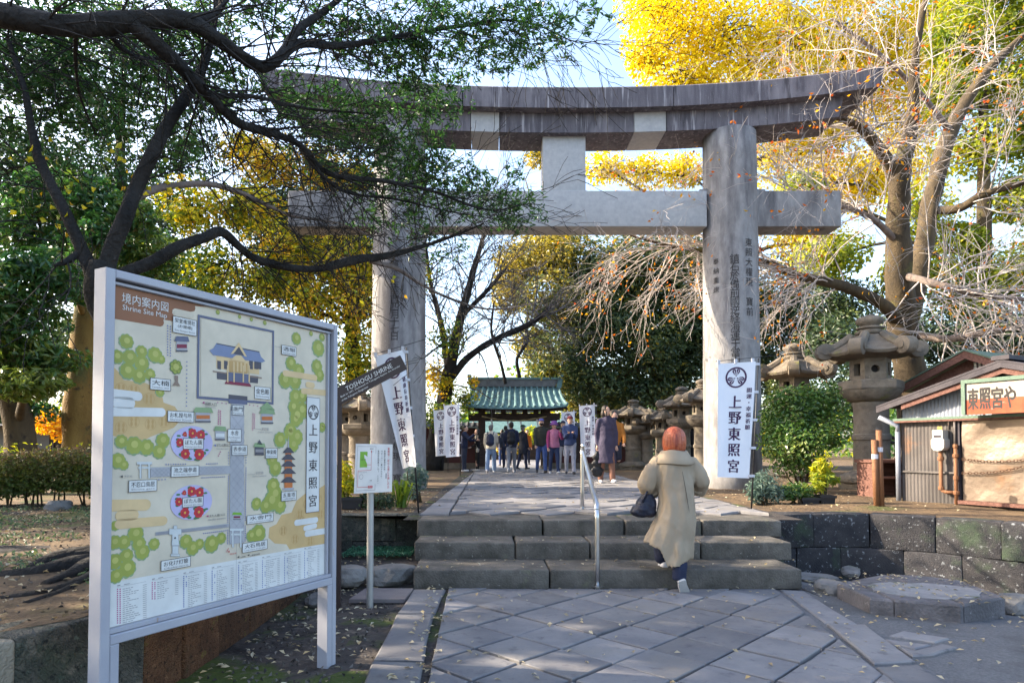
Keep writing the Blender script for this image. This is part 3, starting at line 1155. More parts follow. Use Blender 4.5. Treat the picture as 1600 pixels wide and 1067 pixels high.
def inside(p):
    return (min(max(p[0], PX0), PX1), min(max(p[1], PZ0), PZ1))


def area(ink_, pts, zf, layer):
    pr.poly(ink_, [inside(zf(*p)) for p in pts], layer)


LABELS = [(Z1, 528, 355, 672, 480, ['栄誉権現社', '(お狸様)', 'Eiyo Gongen Shrine']), (Z1, 393, 722, 517, 805, ['大楠', 'Camphor tree']), (Z1, 1177, 527, 1264, 600, ['透塀', 'Sukibei wall']),
          (Z1, 1015, 773, 1110, 857, ['金色殿', 'Shrine building']), (Z1, 497, 918, 655, 992, ['お札授与所', 'Shrine Kiosk']), (Z1, 882, 885, 950, 950, ['唐門', 'Karamon']),
          (Z2, 855, 113, 937, 192, ['水舎', 'Purification', 'trough']), (Z2, 590, 168, 712, 235, ['ぼたん園', 'Peony garden']), (Z2, 585, 513, 710, 583, ['ぼたん園', 'Peony garden']),
          (Z2, 880, 210, 973, 272, ['表参道', 'Main approach']), (Z2, 518, 330, 685, 402, ['池之端参道', 'Ikeno-hata approach']), (Z2, 265, 412, 435, 493, ['不忍口鳥居', 'Shrine gate']),
          (Z2, 1080, 228, 1152, 290, ['神楽殿', 'Kaguraden']), (Z2, 1175, 480, 1265, 545, ['五重塔', '(上野動物園内)']), (Z2, 970, 610, 1128, 683, ['水舎門', 'gate to purification trough']),
          (Z2, 943, 770, 1092, 853, ['大石鳥居', 'Large stone shrine gate']), (Z2, 458, 868, 635, 962, ['お化け灯籠', 'Obake-toro'])]
FREE = [(Z1, 720, 890, 788, 870, '拝観入口', 'black'), (Z1, 724, 902, 782, 897, 'Entrance', 'soft'), (Z2, 1058, 124, 1100, 107, '銅灯籠', 'soft'), (Z2, 1034, 138, 1122, 134, 'Copper Lanterns', 'soft'),
        (Z2, 788, 219, 870, 201, 'ぼたん園出口', 'black'), (Z2, 788, 236, 860, 227, 'Garden exit', 'soft'), (Z2, 1022, 384, 1068, 366, '石灯籠', 'soft'), (Z2, 1003, 400, 1085, 390, 'Stone Lanterns', 'soft'),
        (Z2, 742, 640, 838, 615, 'ぼたん園入口', 'black'), (Z2, 738, 660, 842, 636, 'Garden entrance', 'soft'), (Z2, 238, 403, 286, 388, '不忍池', 'soft'), (Z2, 866, 864, 908, 846, '現在地', 'red'),
        (Z2, 930, 881, 962, 867, '上野駅', 'black'), (Z2, 988, 872, 1046, 852, '上野動物園', 'black')]
EXTRA = ['境内案内図', 'Shrine Site Map', 'TOSHOGU SHRINE', 'Built in 1651. Dedicated to Tokugawa Ieyasu, the founder', 'of the Tokugawa Shogunate.', 'ぼたん苑', '東照宮', '鳥居', '入口', '現在地']
SHORT = '東照宮・ぼたん苑にお越しの方' + '参道が工事中のため、' + 'ベビーカー・車いすの方は、' + '矢印の迂回路をご利用ください。'
load_text([t for L_ in LABELS for t in L_[5]] + [f_[5] for f_ in FREE] + EXTRA + list(SHORT))

# ground colours and clouds
area('white', [(160, 352), (1475, 112), (1475, 330), (160, 655)], Z3, 1)
area('brown', [(186, 160), (742, 292), (720, 303), (664, 298), (668, 312), (662, 328), (640, 332), (545, 312), (532, 320), (530, 340), (540, 355), (575, 362), (530, 388), (476, 378), (481, 398), (474, 414), (460, 420), (186, 374)], Z1, 1)
area('ochre', [(176, 655), (210, 690), (240, 738), (300, 745), (370, 755), (440, 790), (470, 835), (478, 872), (545, 895), (575, 940), (572, 985), (540, 1020), (480, 1045), (400, 1075), (310, 1128), (240, 1090), (176, 1068)], Z1, 1)
area('ochre', [(1440, 445), (1400, 470), (1320, 500), (1270, 540), (1240, 610), (1180, 625), (1150, 680), (1108, 700), (1102, 760), (1140, 795), (1210, 800), (1228, 830), (1445, 795)], Z2, 1)


def bar(ink_, x0, y0, x1, y1, h, zf, layer):
    """cloud band with round ends between two photo points, h thick"""
    p, q = zf(x0, y0), zf(x1, y1)
    r = h / 2
    pts = [(p[0] + r * math.cos(a), p[1] + r * math.sin(a)) for a in [math.pi / 2 + math.pi * k / 8 for k in range(9)]] + [(q[0] + r * math.cos(a), q[1] + r * math.sin(a)) for a in [-math.pi / 2 + math.pi * k / 8 for k in range(9)]]
    pr.poly(ink_, [inside(t) for t in pts], layer)


for (x0, y0, x1, y1, zf, ink_, hh) in [(150, 815, 325, 835, Z1, 'white', .040), (150, 925, 465, 930, Z1, 'white', .040), (205, 870, 275, 875, Z1, 'white', .05),
                                       (150, 570, 370, 565, Z2, 'tan', .050), (215, 680, 475, 660, Z2, 'tan', .042), (220, 630, 300, 625, Z2, 'tan', .045),
                                       (1268, 672, 1385, 655, Z2, 'white', .034), (1330, 737, 1470, 715, Z2, 'white', .036), (1320, 705, 1380, 690, Z2, 'white', .03),
                                       (1200, 697, 1380, 725, Z1, 'tan', .034), (1308, 803, 1450, 815, Z1, 'tan', .034), (1335, 765, 1365, 770, Z1, 'tan', .035),
                                       (555, 340, 640, 352, Z1, 'cream', .03)]:
    bar(ink_, x0, y0, x1, y1, hh, zf, 3)
for (zf, cxs) in ((Z1, [(225, 790), (300, 800), (390, 850), (300, 985), (400, 1000), (480, 985), (225, 1020)]), (Z2, [(1330, 560), (1400, 530), (1290, 620), (1190, 720), (1260, 770), (1350, 780), (1410, 620), (1300, 660)])):
    for (x, y) in cxs:
        p = zf(x, y)
        for k in range(4):
            a = math.pi / 4 + k * math.pi / 2
            pr.disc('pattern', p[0] + .014 * math.cos(a), p[1] + .014 * math.sin(a), .006, .011, 2, 10)
        pr.ring('pattern', p[0], p[1], .025, .027, 2, 20)
# trees drawn on the map: scalloped green blots
BLOTS = [(Z1, x, y, r) for x, y, r in [(255, 510, 42), (345, 570, 34), (275, 605, 44), (425, 590, 42), (462, 615, 24), (200, 600, 40), (345, 640, 44), (262, 685, 46), (330, 715, 42), (395, 705, 32), (455, 810, 26), (800, 335, 34), (930, 362, 34),
         (1000, 378, 30), (1080, 398, 34), (1268, 492, 26), (1355, 462, 32), (1420, 485, 36), (1398, 550, 34), (1235, 640, 30), (1280, 690, 34), (1390, 660, 30), (1405, 710, 26), (1200, 740, 36), (1258, 745, 36), (1262, 840, 34), (1300, 835, 30),
         (1250, 900, 30), (1300, 920, 36), (1262, 975, 32), (1232, 1040, 34), (1420, 1020, 28)]] + \
        [(Z2, x, y, r) for x, y, r in [(225, 190, 38), (300, 215, 50), (375, 225, 44), (472, 185, 40), (450, 250, 38), (205, 305, 44), (240, 330, 28), (1270, 40, 40), (1330, 10, 30), (1230, 140, 36), (1270, 165, 34), (1170, 180, 34), (1250, 210, 30),
         (1122, 300, 30), (1142, 350, 34), (1424, 100, 24), (235, 630, 36), (190, 690, 28), (310, 740, 46), (185, 790, 40), (240, 790, 40), (330, 800, 40), (350, 848, 42), (420, 800, 32), (255, 870, 40), (185, 905, 46), (260, 945, 50), (195, 990, 40),
         (610, 785, 36), (690, 800, 27), (650, 825, 36), (762, 800, 42), (820, 765, 28), (1000, 750, 28), (1040, 740, 42), (1130, 455, 36), (1140, 505, 40), (1120, 545, 44), (1030, 560, 28), (1085, 575, 32), (1170, 572, 34)]]
for i, (zf, x, y, r) in enumerate(BLOTS):
    p, q = zf(x, y), zf(x + r, y)
    rr = min(abs(q[0] - p[0]), p[0] - PX0 - .002, PX1 - p[0] - .002, p[1] - PZ0 - .002, PZ1 - .004 - p[1])
    if rr < .006: continue
    pr.disc('teal', p[0], p[1], rr, layer=2 + .02 * (i % 9), lobes=9, amp=.13, ph=i * .4)
    pr.disc('green', p[0] + rr * .04, p[1] + rr * .05, rr * .88, layer=2.3 + .02 * (i % 9), lobes=8, amp=.12, ph=i * .7)
    pr.disc('lime', p[0] + rr * .1, p[1] + rr * .18, rr * .42, layer=2.6, n=12)
# paths
for pts, zf in (([(875, -20), (955, -20), (958, 790), (868, 800)], Z2), ([(400, 342), (873, 332), (872, 382), (398, 402)], Z2), ([(428, 728), (866, 676), (866, 698), (428, 748)], Z2), ([(880, 880), (960, 880), (956, 920), (876, 920)], Z1)):
    q = [zf(*p) for p in pts]
    pr.poly('grey', q, 4)
    x0, x1 = (q[0][0] + q[3][0]) / 2, (q[1][0] + q[2][0]) / 2
    y1, y0 = (q[0][1] + q[1][1]) / 2, (q[2][1] + q[3][1]) / 2
    w = min(x1 - x0, y1 - y0)
    long_x = (x1 - x0) > (y1 - y0)
    n = int((x1 - x0 if long_x else y1 - y0) / w * 2)
    for k in range(max(n - 1, 1)):
        if long_x:
            a = x0 + (x1 - x0 - w) * k / max(n - 1, 1)
            t0 = (a - x0) / (x1 - x0)
            dy = ((q[1][1] - q[0][1]) * t0)
            b = q[3][1] + (q[2][1] - q[3][1]) * t0
            pr.line('mesh', a, b, a + w, b + w * .9, .0012, 5); pr.line('mesh', a, b + w * .9, a + w, b, .0012, 5)
        else:
            b = y0 + (y1 - y0 - w) * k / max(n - 1, 1)
            pr.line('mesh', x0, b, x1, b + w, .0012, 5); pr.line('mesh', x0, b + w, x1, b, .0012, 5)
# wall round the hall
q = [Z1(680, 348), Z1(1135, 447), Z1(1132, 885), Z1(678, 848)]
pr.frame('slate', q[0][0], q[3][1], q[1][0], q[0][1], .012, 4)
area('cream', [(700, 372), (1118, 462), (1116, 868), (697, 833)], Z1, 3.5)
area('dark', [(862, 823), (975, 835), (975, 860), (862, 850)], Z1, 5)
area('slate', [(862, 850), (975, 860), (974, 884), (862, 876)], Z1, 5)
# the hall
area('tan', [(790, 592), (1045, 640), (1045, 705), (790, 668)], Z1, 5)
for x in (795, 835, 985, 1015, 1035):
    area('dark', [(x, 622), (x + 22, 626), (x + 22, 675), (x, 672)], Z1, 6)
area('roof', [(748, 562), (772, 548), (790, 518), (1045, 570), (1055, 600), (1080, 625), (1062, 634), (770, 590)], Z1, 7)
area('dark', [(790, 518), (1045, 568), (1045, 574), (790, 524)], Z1, 8)
area('tan', [(873, 583), (922, 515), (970, 600), (955, 596), (922, 540), (888, 582)], Z1, 9)
area('dark', [(890, 582), (922, 540), (953, 594)], Z1, 8.5)
area('tan', [(876, 612), (905, 590), (935, 592), (962, 625), (955, 632), (880, 620)], Z1, 9)
area('pattern', [(865, 622), (975, 640), (975, 700), (865, 690)], Z1, 6)
for x in (888, 910, 932, 954): area('tan', [(x, 628), (x + 10, 630), (x + 10, 690), (x, 688)], Z1, 7)
area('dark', [(793, 690), (1040, 716), (1037, 758), (793, 732)], Z1, 5)
area('bark', [(768, 682), (1060, 722), (1060, 730), (768, 690)], Z1, 6)
area('slate', [(852, 690), (985, 705), (985, 762), (852, 745)], Z1, 6.5)
for x in (852, 890, 945, 980): area('tan', [(x, 650), (x + 8, 652), (x + 8, 752), (x, 750)], Z1, 7.5)
area('maroon', [(848, 742), (990, 760), (998, 778), (838, 760)], Z1, 7)


def hut(zf, x, y, w, h, roof, wall='grey', band='orange'):
    area(wall, [(x - w * .36, y), (x + w * .36, y), (x + w * .36, y + h * .62), (x - w * .36, y + h * .62)], zf, 5)
    area(band, [(x - w * .33, y + h * .22), (x + w * .33, y + h * .22), (x + w * .33, y + h * .42), (x - w * .33, y + h * .42)], zf, 6)
    area(roof, [(x - w * .5, y + h * .06), (x - w * .36, y - h * .2), (x + w * .4, y - h * .17), (x + w * .5, y + h * .1)], zf, 7)
    area('dark', [(x - w * .38, y + h * .52), (x + w * .38, y + h * .53), (x + w * .38, y + h * .6), (x - w * .38, y + h * .6)], zf, 6)


hut(Z1, 710, 922, 122, 112, 'teal'); hut(Z1, 1092, 930, 96, 112, 'teal'); hut(Z2, 812, 118, 78, 105, 'teal', band='white'); hut(Z1, 584, 500, 90, 115, 'slate', band='maroon')
hut(Z2, 1046, 215, 74, 90, 'teal', 'dark', 'soft'); hut(Z2, 912, 620, 60, 55, 'grass', 'grey', 'maroon')
area('teal', [(1046, 905), (1092, 868), (1140, 918)], Z1, 7)
area('dark', [(1030, 205), (1046, 178), (1064, 208)], Z2, 7)
for k, (y, w) in enumerate([(250, 34), (290, 42), (330, 44), (373, 46), (425, 48)]):
    area('orange', [(1219 - w * .5, y), (1219 + w * .5, y), (1219 + w * .5, y + 40), (1219 - w * .5, y + 40)], Z2, 5 + .1 * k)
    area('dark', [(1219 - w, y + 6), (1219 - w * .55, y - 14), (1219 - w * .25, y - 26), (1219 + w * .25, y - 26), (1219 + w * .55, y - 14), (1219 + w, y + 6), (1219 + w * .5, y + 8), (1219 - w * .5, y + 8)], Z2, 6 + .1 * k)
area('grey', [(1186, 466), (1252, 462), (1252, 478), (1186, 480)], Z2, 6)
area('grey', [(1215, 225), (1219, 152), (1223, 225)], Z2, 6)
for (x0, x1, y0, y1) in ((315, 408, 310, 408), (868, 952, 706, 818)):
    w = x1 - x0
    area('sheen', [(x0, y0), (x1, y0), (x1 - 3, y0 + 14), (x0 + 3, y0 + 14)], Z2, 6)
    area('mesh', [(x0, y0 + 14), (x1, y0 + 14), (x1, y0 + 17), (x0, y0 + 17)], Z2, 6)
    area('sheen', [(x0 + w * .1, y0 + 30), (x1 - w * .1, y0 + 30), (x1 - w * .1, y0 + 40), (x0 + w * .1, y0 + 40)], Z2, 6)
    for f_ in (.18, .74):
        area('sheen', [(x0 + w * f_, y0 + 14), (x0 + w * (f_ + .1), y0 + 14), (x0 + w * (f_ + .1), y1), (x0 + w * f_, y1)], Z2, 6.5)
        area('mesh', [(x0 + w * (f_ + .1), y0 + 14), (x0 + w * (f_ + .13), y0 + 14), (x0 + w * (f_ + .13), y1), (x0 + w * (f_ + .1), y1)], Z2, 6.5)
for (y0, y1, w) in ((858, 870, 26), (810, 856, 17), (780, 806, 21), (742, 780, 18), (708, 742, 36), (690, 712, 10)):
    area('mesh', [(545 - w - 1.5, y0 - 2), (545 + w + 1.5, y0 - 2), (545 + w + 1.5, y1 + 2), (545 - w - 1.5, y1 + 2)], Z2, 5.5)
    area('sheen', [(545 - w, y0), (545 + w, y0), (545 + w, y1), (545 - w, y1)], Z2, 6)
p = Z2(543, 762); pr.disc('black', *p, .0045, layer=7)
p = Z1(550, 660)
for k in range(7):
    a = k * .9
    pr.disc('leafgreen', p[0] + .020 * math.cos(a), p[1] + .022 * math.sin(a), .0125, layer=5, lobes=8, amp=.12)
    pr.disc('green', p[0] + .019 * math.cos(a), p[1] + .021 * math.sin(a), .011, layer=5.5, lobes=8, amp=.1)
pr.disc('lime', *p, .015, layer=6)
area('bark', [(540, 710), (562, 714), (560, 750), (575, 775), (550, 770), (528, 772), (545, 745)], Z1, 6)
# peony gardens
for (ex, ey, fl) in ((648, 200, [(648, 140, 22), (697, 150, 22), (573, 195, 20), (605, 262, 24), (688, 265, 26), (602, 146, 11)]), (645, 550, [(643, 485, 22), (690, 492, 22), (567, 547, 20), (602, 612, 24), (685, 608, 26), (598, 494, 11)])):
    p, q, r_ = Z2(ex, ey), Z2(ex + 120, ey + 0), Z2(ex, ey - 103)
    pr.disc('lavender', p[0], p[1], abs(q[0] - p[0]), abs(r_[1] - p[1]), layer=4, n=36)
    for k, (x, y, r) in enumerate(fl):
        c = Z2(x, y); rr = abs(Z2(x + r, y)[0] - c[0])
        for j in range(3):
            a = k * 1.1 + j * 2.1
            pr.disc('leafgreen', c[0] + rr * 1.0 * math.cos(a), c[1] + rr * 1.0 * math.sin(a), rr * .62, rr * .38, 5)
        pr.disc('red', c[0], c[1], rr, layer=6, lobes=7, amp=.16, ph=k)
        pr.ring('maroon', c[0], c[1], rr * .55, rr * .62, 6.5, 14)
        pr.disc('yellow', c[0], c[1], rr * .25, layer=7, n=8)
    for (dx, dy) in ((-15, 92), (20, 96), (80, -55), (-82, -45), (85, 40), (-60, 70)):
        c = Z2(ex + dx, ey + dy)
        pr.disc('leafgreen', c[0], c[1], .011, .005, 5.2)
# rows of dots for the lanterns
for (zf, x0, y0, x1, y1, n, ink_) in [(Z1, 500, 415, 500, 590, 12, 'blue'), (Z1, 516, 420, 516, 594, 12, 'blue'), (Z1, 614, 630, 612, 892, 12, 'blue'), (Z1, 804, 918, 802, 1000, 9, 'magenta'), (Z1, 815, 922, 814, 1002, 9, 'magenta'),
                                      (Z1, 1008, 938, 1006, 1034, 10, 'magenta'), (Z1, 1018, 942, 1016, 1022, 8, 'magenta'), (Z1, 798, 872, 848, 878, 3, 'magenta'), (Z1, 988, 886, 1036, 892, 3, 'magenta'), (Z2, 490, 326, 606, 323, 9, 'blue'),
                                      (Z2, 732, 322, 794, 320, 6, 'blue'), (Z2, 447, 416, 484, 414, 3, 'blue'), (Z2, 704, 404, 838, 398, 12, 'blue'), (Z2, 862, 395, 858, 668, 26, 'blue'), (Z2, 966, 345, 962, 655, 30, 'blue'),
                                      (Z2, 862, 255, 862, 320, 5, 'blue'), (Z2, 966, 283, 966, 315, 3, 'blue'), (Z2, 714, 735, 846, 718, 12, 'blue'), (Z2, 858, 715, 857, 795, 9, 'blue'), (Z2, 963, 690, 962, 778, 9, 'blue'), (Z2, 814, 250, 802, 274, 3, 'magenta')]:
    for k in range(n):
        p = zf(x0 + (x1 - x0) * k / max(n - 1, 1), y0 + (y1 - y0) * k / max(n - 1, 1))
        pr.rect(ink_, p[0] - .0026, p[1] - .0026, p[0] + .0026, p[1] + .0026, 6)
# name plates
for (zf, x0, y0, x1, y1, rows) in LABELS:
    xm = (x0 + x1) / 2
    a0, a1 = zf(x0, (y0 + y1) / 2)[0], zf(x1, (y0 + y1) / 2)[0]
    zt_, zb_ = min(zf(x0, y0)[1], zf(x1, y0)[1]), max(zf(x0, y1)[1], zf(x1, y1)[1])
    pr.rect('white', a0, zb_, a1, zt_, 8)
    pr.frame('black', a0, zb_, a1, zt_, .0022, 9)
    H, W = zt_ - zb_, a1 - a0
    if len(rows) == 2:
        pr.text('black', rows[0], a0 + W * .09, zb_ + H * .40, W * .82, H * .44, 9.5)
        pr.text('soft', rows[1], a0 + W * .09, zb_ + H * .13, W * .82, H * .17, 9.5)
    elif rows[0] == '水舎':
        pr.text('black', rows[0], a0 + W * .22, zb_ + H * .52, W * .56, H * .36, 9.5)
        pr.text('soft', rows[1], a0 + W * .08, zb_ + H * .28, W * .8, H * .14, 9.5)
        pr.text('soft', rows[2], a0 + W * .2, zb_ + H * .08, W * .5, H * .14, 9.5)
    else:
        pr.text('black', rows[0], a0 + W * .08, zb_ + H * .62, W * .84, H * .29, 9.5)
        pr.text('black', rows[1], a0 + W * .2, zb_ + H * .33, W * .6, H * .22, 9.5)
        pr.text('soft', rows[2], a0 + W * .08, zb_ + H * .1, W * .84, H * .14, 9.5)
for (zf, x0, y0, x1, y1, t, ink_) in FREE:
    a, b = zf(x0, y0), zf(x1, y1)
    h = abs(b[1] - a[1]) if abs(b[1] - a[1]) > .006 else .009
    pr.text(ink_, t, a[0], min(a[1], b[1]), b[0] - a[0], min(h, .018), 9.5)
a, b = Z1(228, 278), Z1(505, 277); pr.text('white', '境内案内図', a[0], a[1], b[0] - a[0], .045, 4)
a, b = Z1(232, 318), Z1(497, 336); pr.text('white', 'Shrine Site Map', a[0], a[1] - .008, b[0] - a[0], .030, 4)
a, b = Z2(848, 846), Z2(862, 822); pr.line('red', *a, *b, .003, 8)
for (zf, x, y, ink_) in ((Z1, 712, 872, 'magenta'), (Z2, 780, 212, 'blue'), (Z2, 735, 632, 'magenta'), (Z2, 224, 397, 'black'), (Z2, 920, 875, 'black'), (Z2, 980, 864, 'black'), (Z2, 862, 843, 'red')):
    p = zf(x, y); pr.poly(ink_, [(p[0] - .006, p[1]), (p[0] + .005, p[1] - .006), (p[0] + .005, p[1] + .006)], 8)
for (x0, y0, x1, y1, zf) in ((1136, 537, 1176, 544, Z1), (1018, 1026, 1056, 1032, Z1), (972, 386, 1020, 382, Z2)):
    a, b = zf(x0, y0), zf(x1, y1); pr.line('soft', *a, *b, .0014, 6)


def crest(p_, ink_, back, x, y, r, layer):
    """round badge: a ring round three heart shaped leaves whose tips meet in the middle"""
    p_.ring(ink_, x, y, r * .84, r, layer)
    for k in range(3):
        a0 = math.pi / 2 + k * 2 * math.pi / 3
        pts = []
        for i in range(18):
            t = 2 * math.pi * i / 18
            hx, hy = 16 * math.sin(t) ** 3, 13 * math.cos(t) - 5 * math.cos(2 * t) - 2 * math.cos(3 * t) - math.cos(4 * t)
            d, w = (hy + 17) / 29 * r * .76 + r * .05, hx / 16 * r * .37
            pts.append((x + d * math.cos(a0) - w * math.sin(a0), y + d * math.sin(a0) + w * math.cos(a0)))
        p_.poly(ink_, pts, layer)
        for w in (-.22, 0, .22):
            b0, b1 = r * .2, r * .68
            p_.line(back, x + b0 * math.cos(a0) - w * r * .3 * math.sin(a0), y + b0 * math.sin(a0) + w * r * .3 * math.cos(a0), x + b1 * math.cos(a0) - w * r * math.sin(a0), y + b1 * math.sin(a0) + w * r * math.cos(a0), r * .05, layer + .5)


tl, br = Z1(1327, 838), Z1(1400, 1529)
tr = Z1(1405, 845)
bl = Z2(1322, 614)
pr.rect('white', tl[0], bl[1], tr[0], tl[1], 8)
pr.frame('slate', tl[0], bl[1], tr[0], tl[1], .0025, 9)
cxm = (tl[0] + tr[0]) / 2
c = Z1(1366, 930)
crest(pr, 'black', 'white', cxm, c[1], (tr[0] - tl[0]) * .40, 9)
y0_, y4_ = Z2(1363, 120)[1], Z2(1363, 540)[1]
pr.column('black', '上野東照宮', cxm, y0_ + .034, .068, (y0_ - y4_) / 4, 9.5, .001)
# index of lantern donors: dots and small lines of print
for (xa, ya, yb, rows, xt, xe, xe2, ink_, dens) in [(208, 390, 595, 17, 240, 350, 382, 'magenta', 1), (420, 350, 448, 9, 450, 545, 578, 'magenta', .9), (612, 313, 497, 17, 638, 722, 754, 'blue', .3), (785, 280, 455, 16, 812, 885, 918, 'blue', .3),
                                                    (947, 246, 415, 18, 970, 1040, 1066, 'blue', .6), (1092, 217, 378, 15, 1113, 1180, 1202, 'blue', .25), (1227, 193, 347, 16, 1246, 1312, 1330, 'blue', .3), (1349, 162, 317, 16, 1368, 1425, 1446, 'blue', .3)]:
    for k in range(rows):
        y = ya + (yb - ya) * k / (rows - 1)
        p = Z3(xa, y); pr.rect(ink_, p[0] - .0028, p[1] - .0025, p[0] + .0028, p[1] + .0025, 2)
        if random.random() < dens:
            p = Z3(xa + 16, y); pr.rect(ink_, p[0] - .0028, p[1] - .0025, p[0] + .0028, p[1] + .0025, 2)
        a = Z3(xt, y); b = Z3(xt + (xe - xt) * random.uniform(.35, 1), y)
        n = max(2, int((b[0] - a[0]) / .012))
        for j in range(n):
            pr.rect('soft', a[0] + (b[0] - a[0]) * j / n, a[1] - .0013, a[0] + (b[0] - a[0]) * (j + random.uniform(.6, .95)) / n, a[1] + .0013, 2)
        b = Z3(xe2 - 20, y); pr.rect('soft', b[0], a[1] - .0011, b[0] + .018, a[1] + .0011, 2)
    a, b = Z3(xa - 2, ya - 12), Z3(xe2, ya - 12)
    pr.rect('soft', a[0], a[1] - .0005, b[0], a[1] + .0005, 2)
    pr.rect('soft', a[0], a[1] + .004, a[0] + .014, a[1] + .008, 2); pr.rect('soft', a[0] + .03, a[1] + .004, a[0] + .055, a[1] + .007, 2)
a = mq(371, 700)[0]
pr.rect('soft', a - .0006, PZ0, a + .0006, PZ1, 1.8)
pr.build(board, {k: ({'black': 'lettering', 'soft': 'small_lettering', 'green': 'printed_tree_green', 'teal': 'printed_tree_edge', 'lime': 'printed_tree_light'}.get(k, 'print_' + k), m) for k, m in INKS.items()})
for o in list(COL.objects):
    if o.parent == board and o.name.startswith(('print', 'lettering', 'small_lettering')): o['kind'] = 'stuff'

# ================================================================== small white map sign on a steel pole
b = G(578, 943, 0)
info = thing('info_sign', (b.x, b.y, 0), 'small white sign with green map block on a plain steel pole left of the steps', 'sign')
m = MB(); m.lathe([(.028, -.1), (.028, P(578, 768, b.y).z)], 16, Matrix.Translation((b.x, b.y, 0)))
m.build('pole', plain('galvanised_pole', (.42, .42, .41), rough=.45, metal=.6), info, world=True, smooth=False, angle=40)
c4 = [P(553, 771, b.y - .04), P(612, 768, b.y - .055), P(613, 694, b.y + .02), P(556, 693, b.y + .03)]
ex, ez = c4[1] - c4[0], c4[3] - c4[0]
nn = ex.cross(ez).normalized()
m = MB(); m.hull_box([c4[0] - nn * .012, c4[1] - nn * .012, c4[1] - nn * .0, c4[0], c4[3] - nn * .012, c4[2] - nn * .012, c4[2], c4[3]])
m.build('panel', INKS['white'], info, world=True)
pi_ = Print(lambda x, y, l: c4[0] + ex * x + ez * y + (c4[2] - c4[1] - ez) * (x * y) + nn * .0008 * l)
pi_.frame('soft', .05, .05, .56, .95, .007, 1)
pi_.rect('sheen', .38, .2, .5, .86, 1)
pi_.rect('grass', .13, .52, .33, .84, 2)
pi_.text('black', 'ぼたん苑', .165, .66, .13, .035, 3)
for (x0, y0, x1, y1) in ((.44, .84, .44, .46), (.44, .46, .09, .45), (.09, .45, .09, .12), (.09, .12, .37, .12), (.33, .57, .44, .57)):
    pi_.line('red', x0, y0, x1, y1, .008, 3)
pi_.poly('red', [(.42, .83), (.46, .83), (.44, .87)], 3)
pi_.rect('red', .37, .095, .49, .145, 3)
pi_.text('white', '現在地', .385, .105, .09, .03, 4)
pi_.text('red', '入口', .24, .555, .07, .03, 3)
pi_.text('black', '東照宮', .39, .885, .1, .028, 3); pi_.text('black', '鳥居', .41, .235, .06, .028, 3)
pi_.ring('soft', .18, .33, .045, .052, 2, 16)
for k in range(6): pi_.ring('soft', .11 + .04 * k, .42, .008, .012, 2, 8)
for j, (t, ink_, x, s_) in enumerate((('東照宮・ぼたん苑にお越しの方', 'red', .905, .055), ('参道が工事中のため、', 'black', .80, .042), ('ベビーカー・車いすの方は、', 'black', .72, .042), ('矢印の迂回路をご利用ください。', 'black', .63, .042))):
    pi_.column(ink_, t, x, .93 if j == 0 else .87, s_, s_ * 1.12, 2, .001)
pi_.rect('soft', .83, .28, .86, .39, 2)
pi_.build(info, {k: ('lettering' if k in ('black', 'red') else 'print_' + k, m) for k, m in INKS.items()})

# ================================================================== brown finger board TOSHOGU SHRINE
M_brown = plain('dark_brown_paint', (.040, .026, .024), rough=.45)
b = G(529, 946, 0)
fing = thing('finger_sign', (b.x, b.y, 0), 'dark brown slanting finger board lettered TOSHOGU SHRINE on a thin post behind the map board', 'sign')
m = MB(); m.box((b.x - .016, b.y - .016, -.1), (b.x + .016, b.y + .016, P(529, 622, b.y).z))
m.build('post', M_brown, fing, world=True)
c4 = [P(531, 632, b.y - .03), P(635.5, 576, b.y - .06), P(625, 555, b.y - .06), P(524, 607, b.y - .03)]
ex, ez = c4[1] - c4[0], c4[3] - c4[0]
nn = ex.cross(ez).normalized()
m = MB(); m.hull_box([c4[0] + nn * -.03, c4[1] + nn * -.03, c4[1], c4[0], c4[3] + nn * -.03, c4[2] + nn * -.03, c4[2], c4[3]])
m.build('board', M_brown, fing, world=True)
pf = Print(lambda x, y, l: c4[0] + ex * x + ez * y + (c4[2] - c4[1] - ez) * (x * y) + nn * .001 * l)
pf.text('white', 'TOSHOGU SHRINE', .14, .52, .70, .29, 1)
pf.text('white', 'Built in 1651. Dedicated to Tokugawa Ieyasu, the founder', .04, .30, .90, .15, 1)
pf.text('white', 'of the Tokugawa Shogunate.', .04, .08, .40, .15, 1)
pf.build(fing, {'white': ('lettering', INKS['white'])})

# ================================================================== white banners on poles
M_cloth = mat('banner_cloth', (.74, .75, .80), (.80, .80, .83), scale=3, rough=.9, bump=.05, bscale=200, rand=.03)
M_purple = plain('banner_print', (.075, .035, .085), rough=.9)
M_pole = plain('black_pole', (.02, .02, .022), rough=.4)
M_rod = plain('white_fitting', (.62, .62, .66), rough=.5)


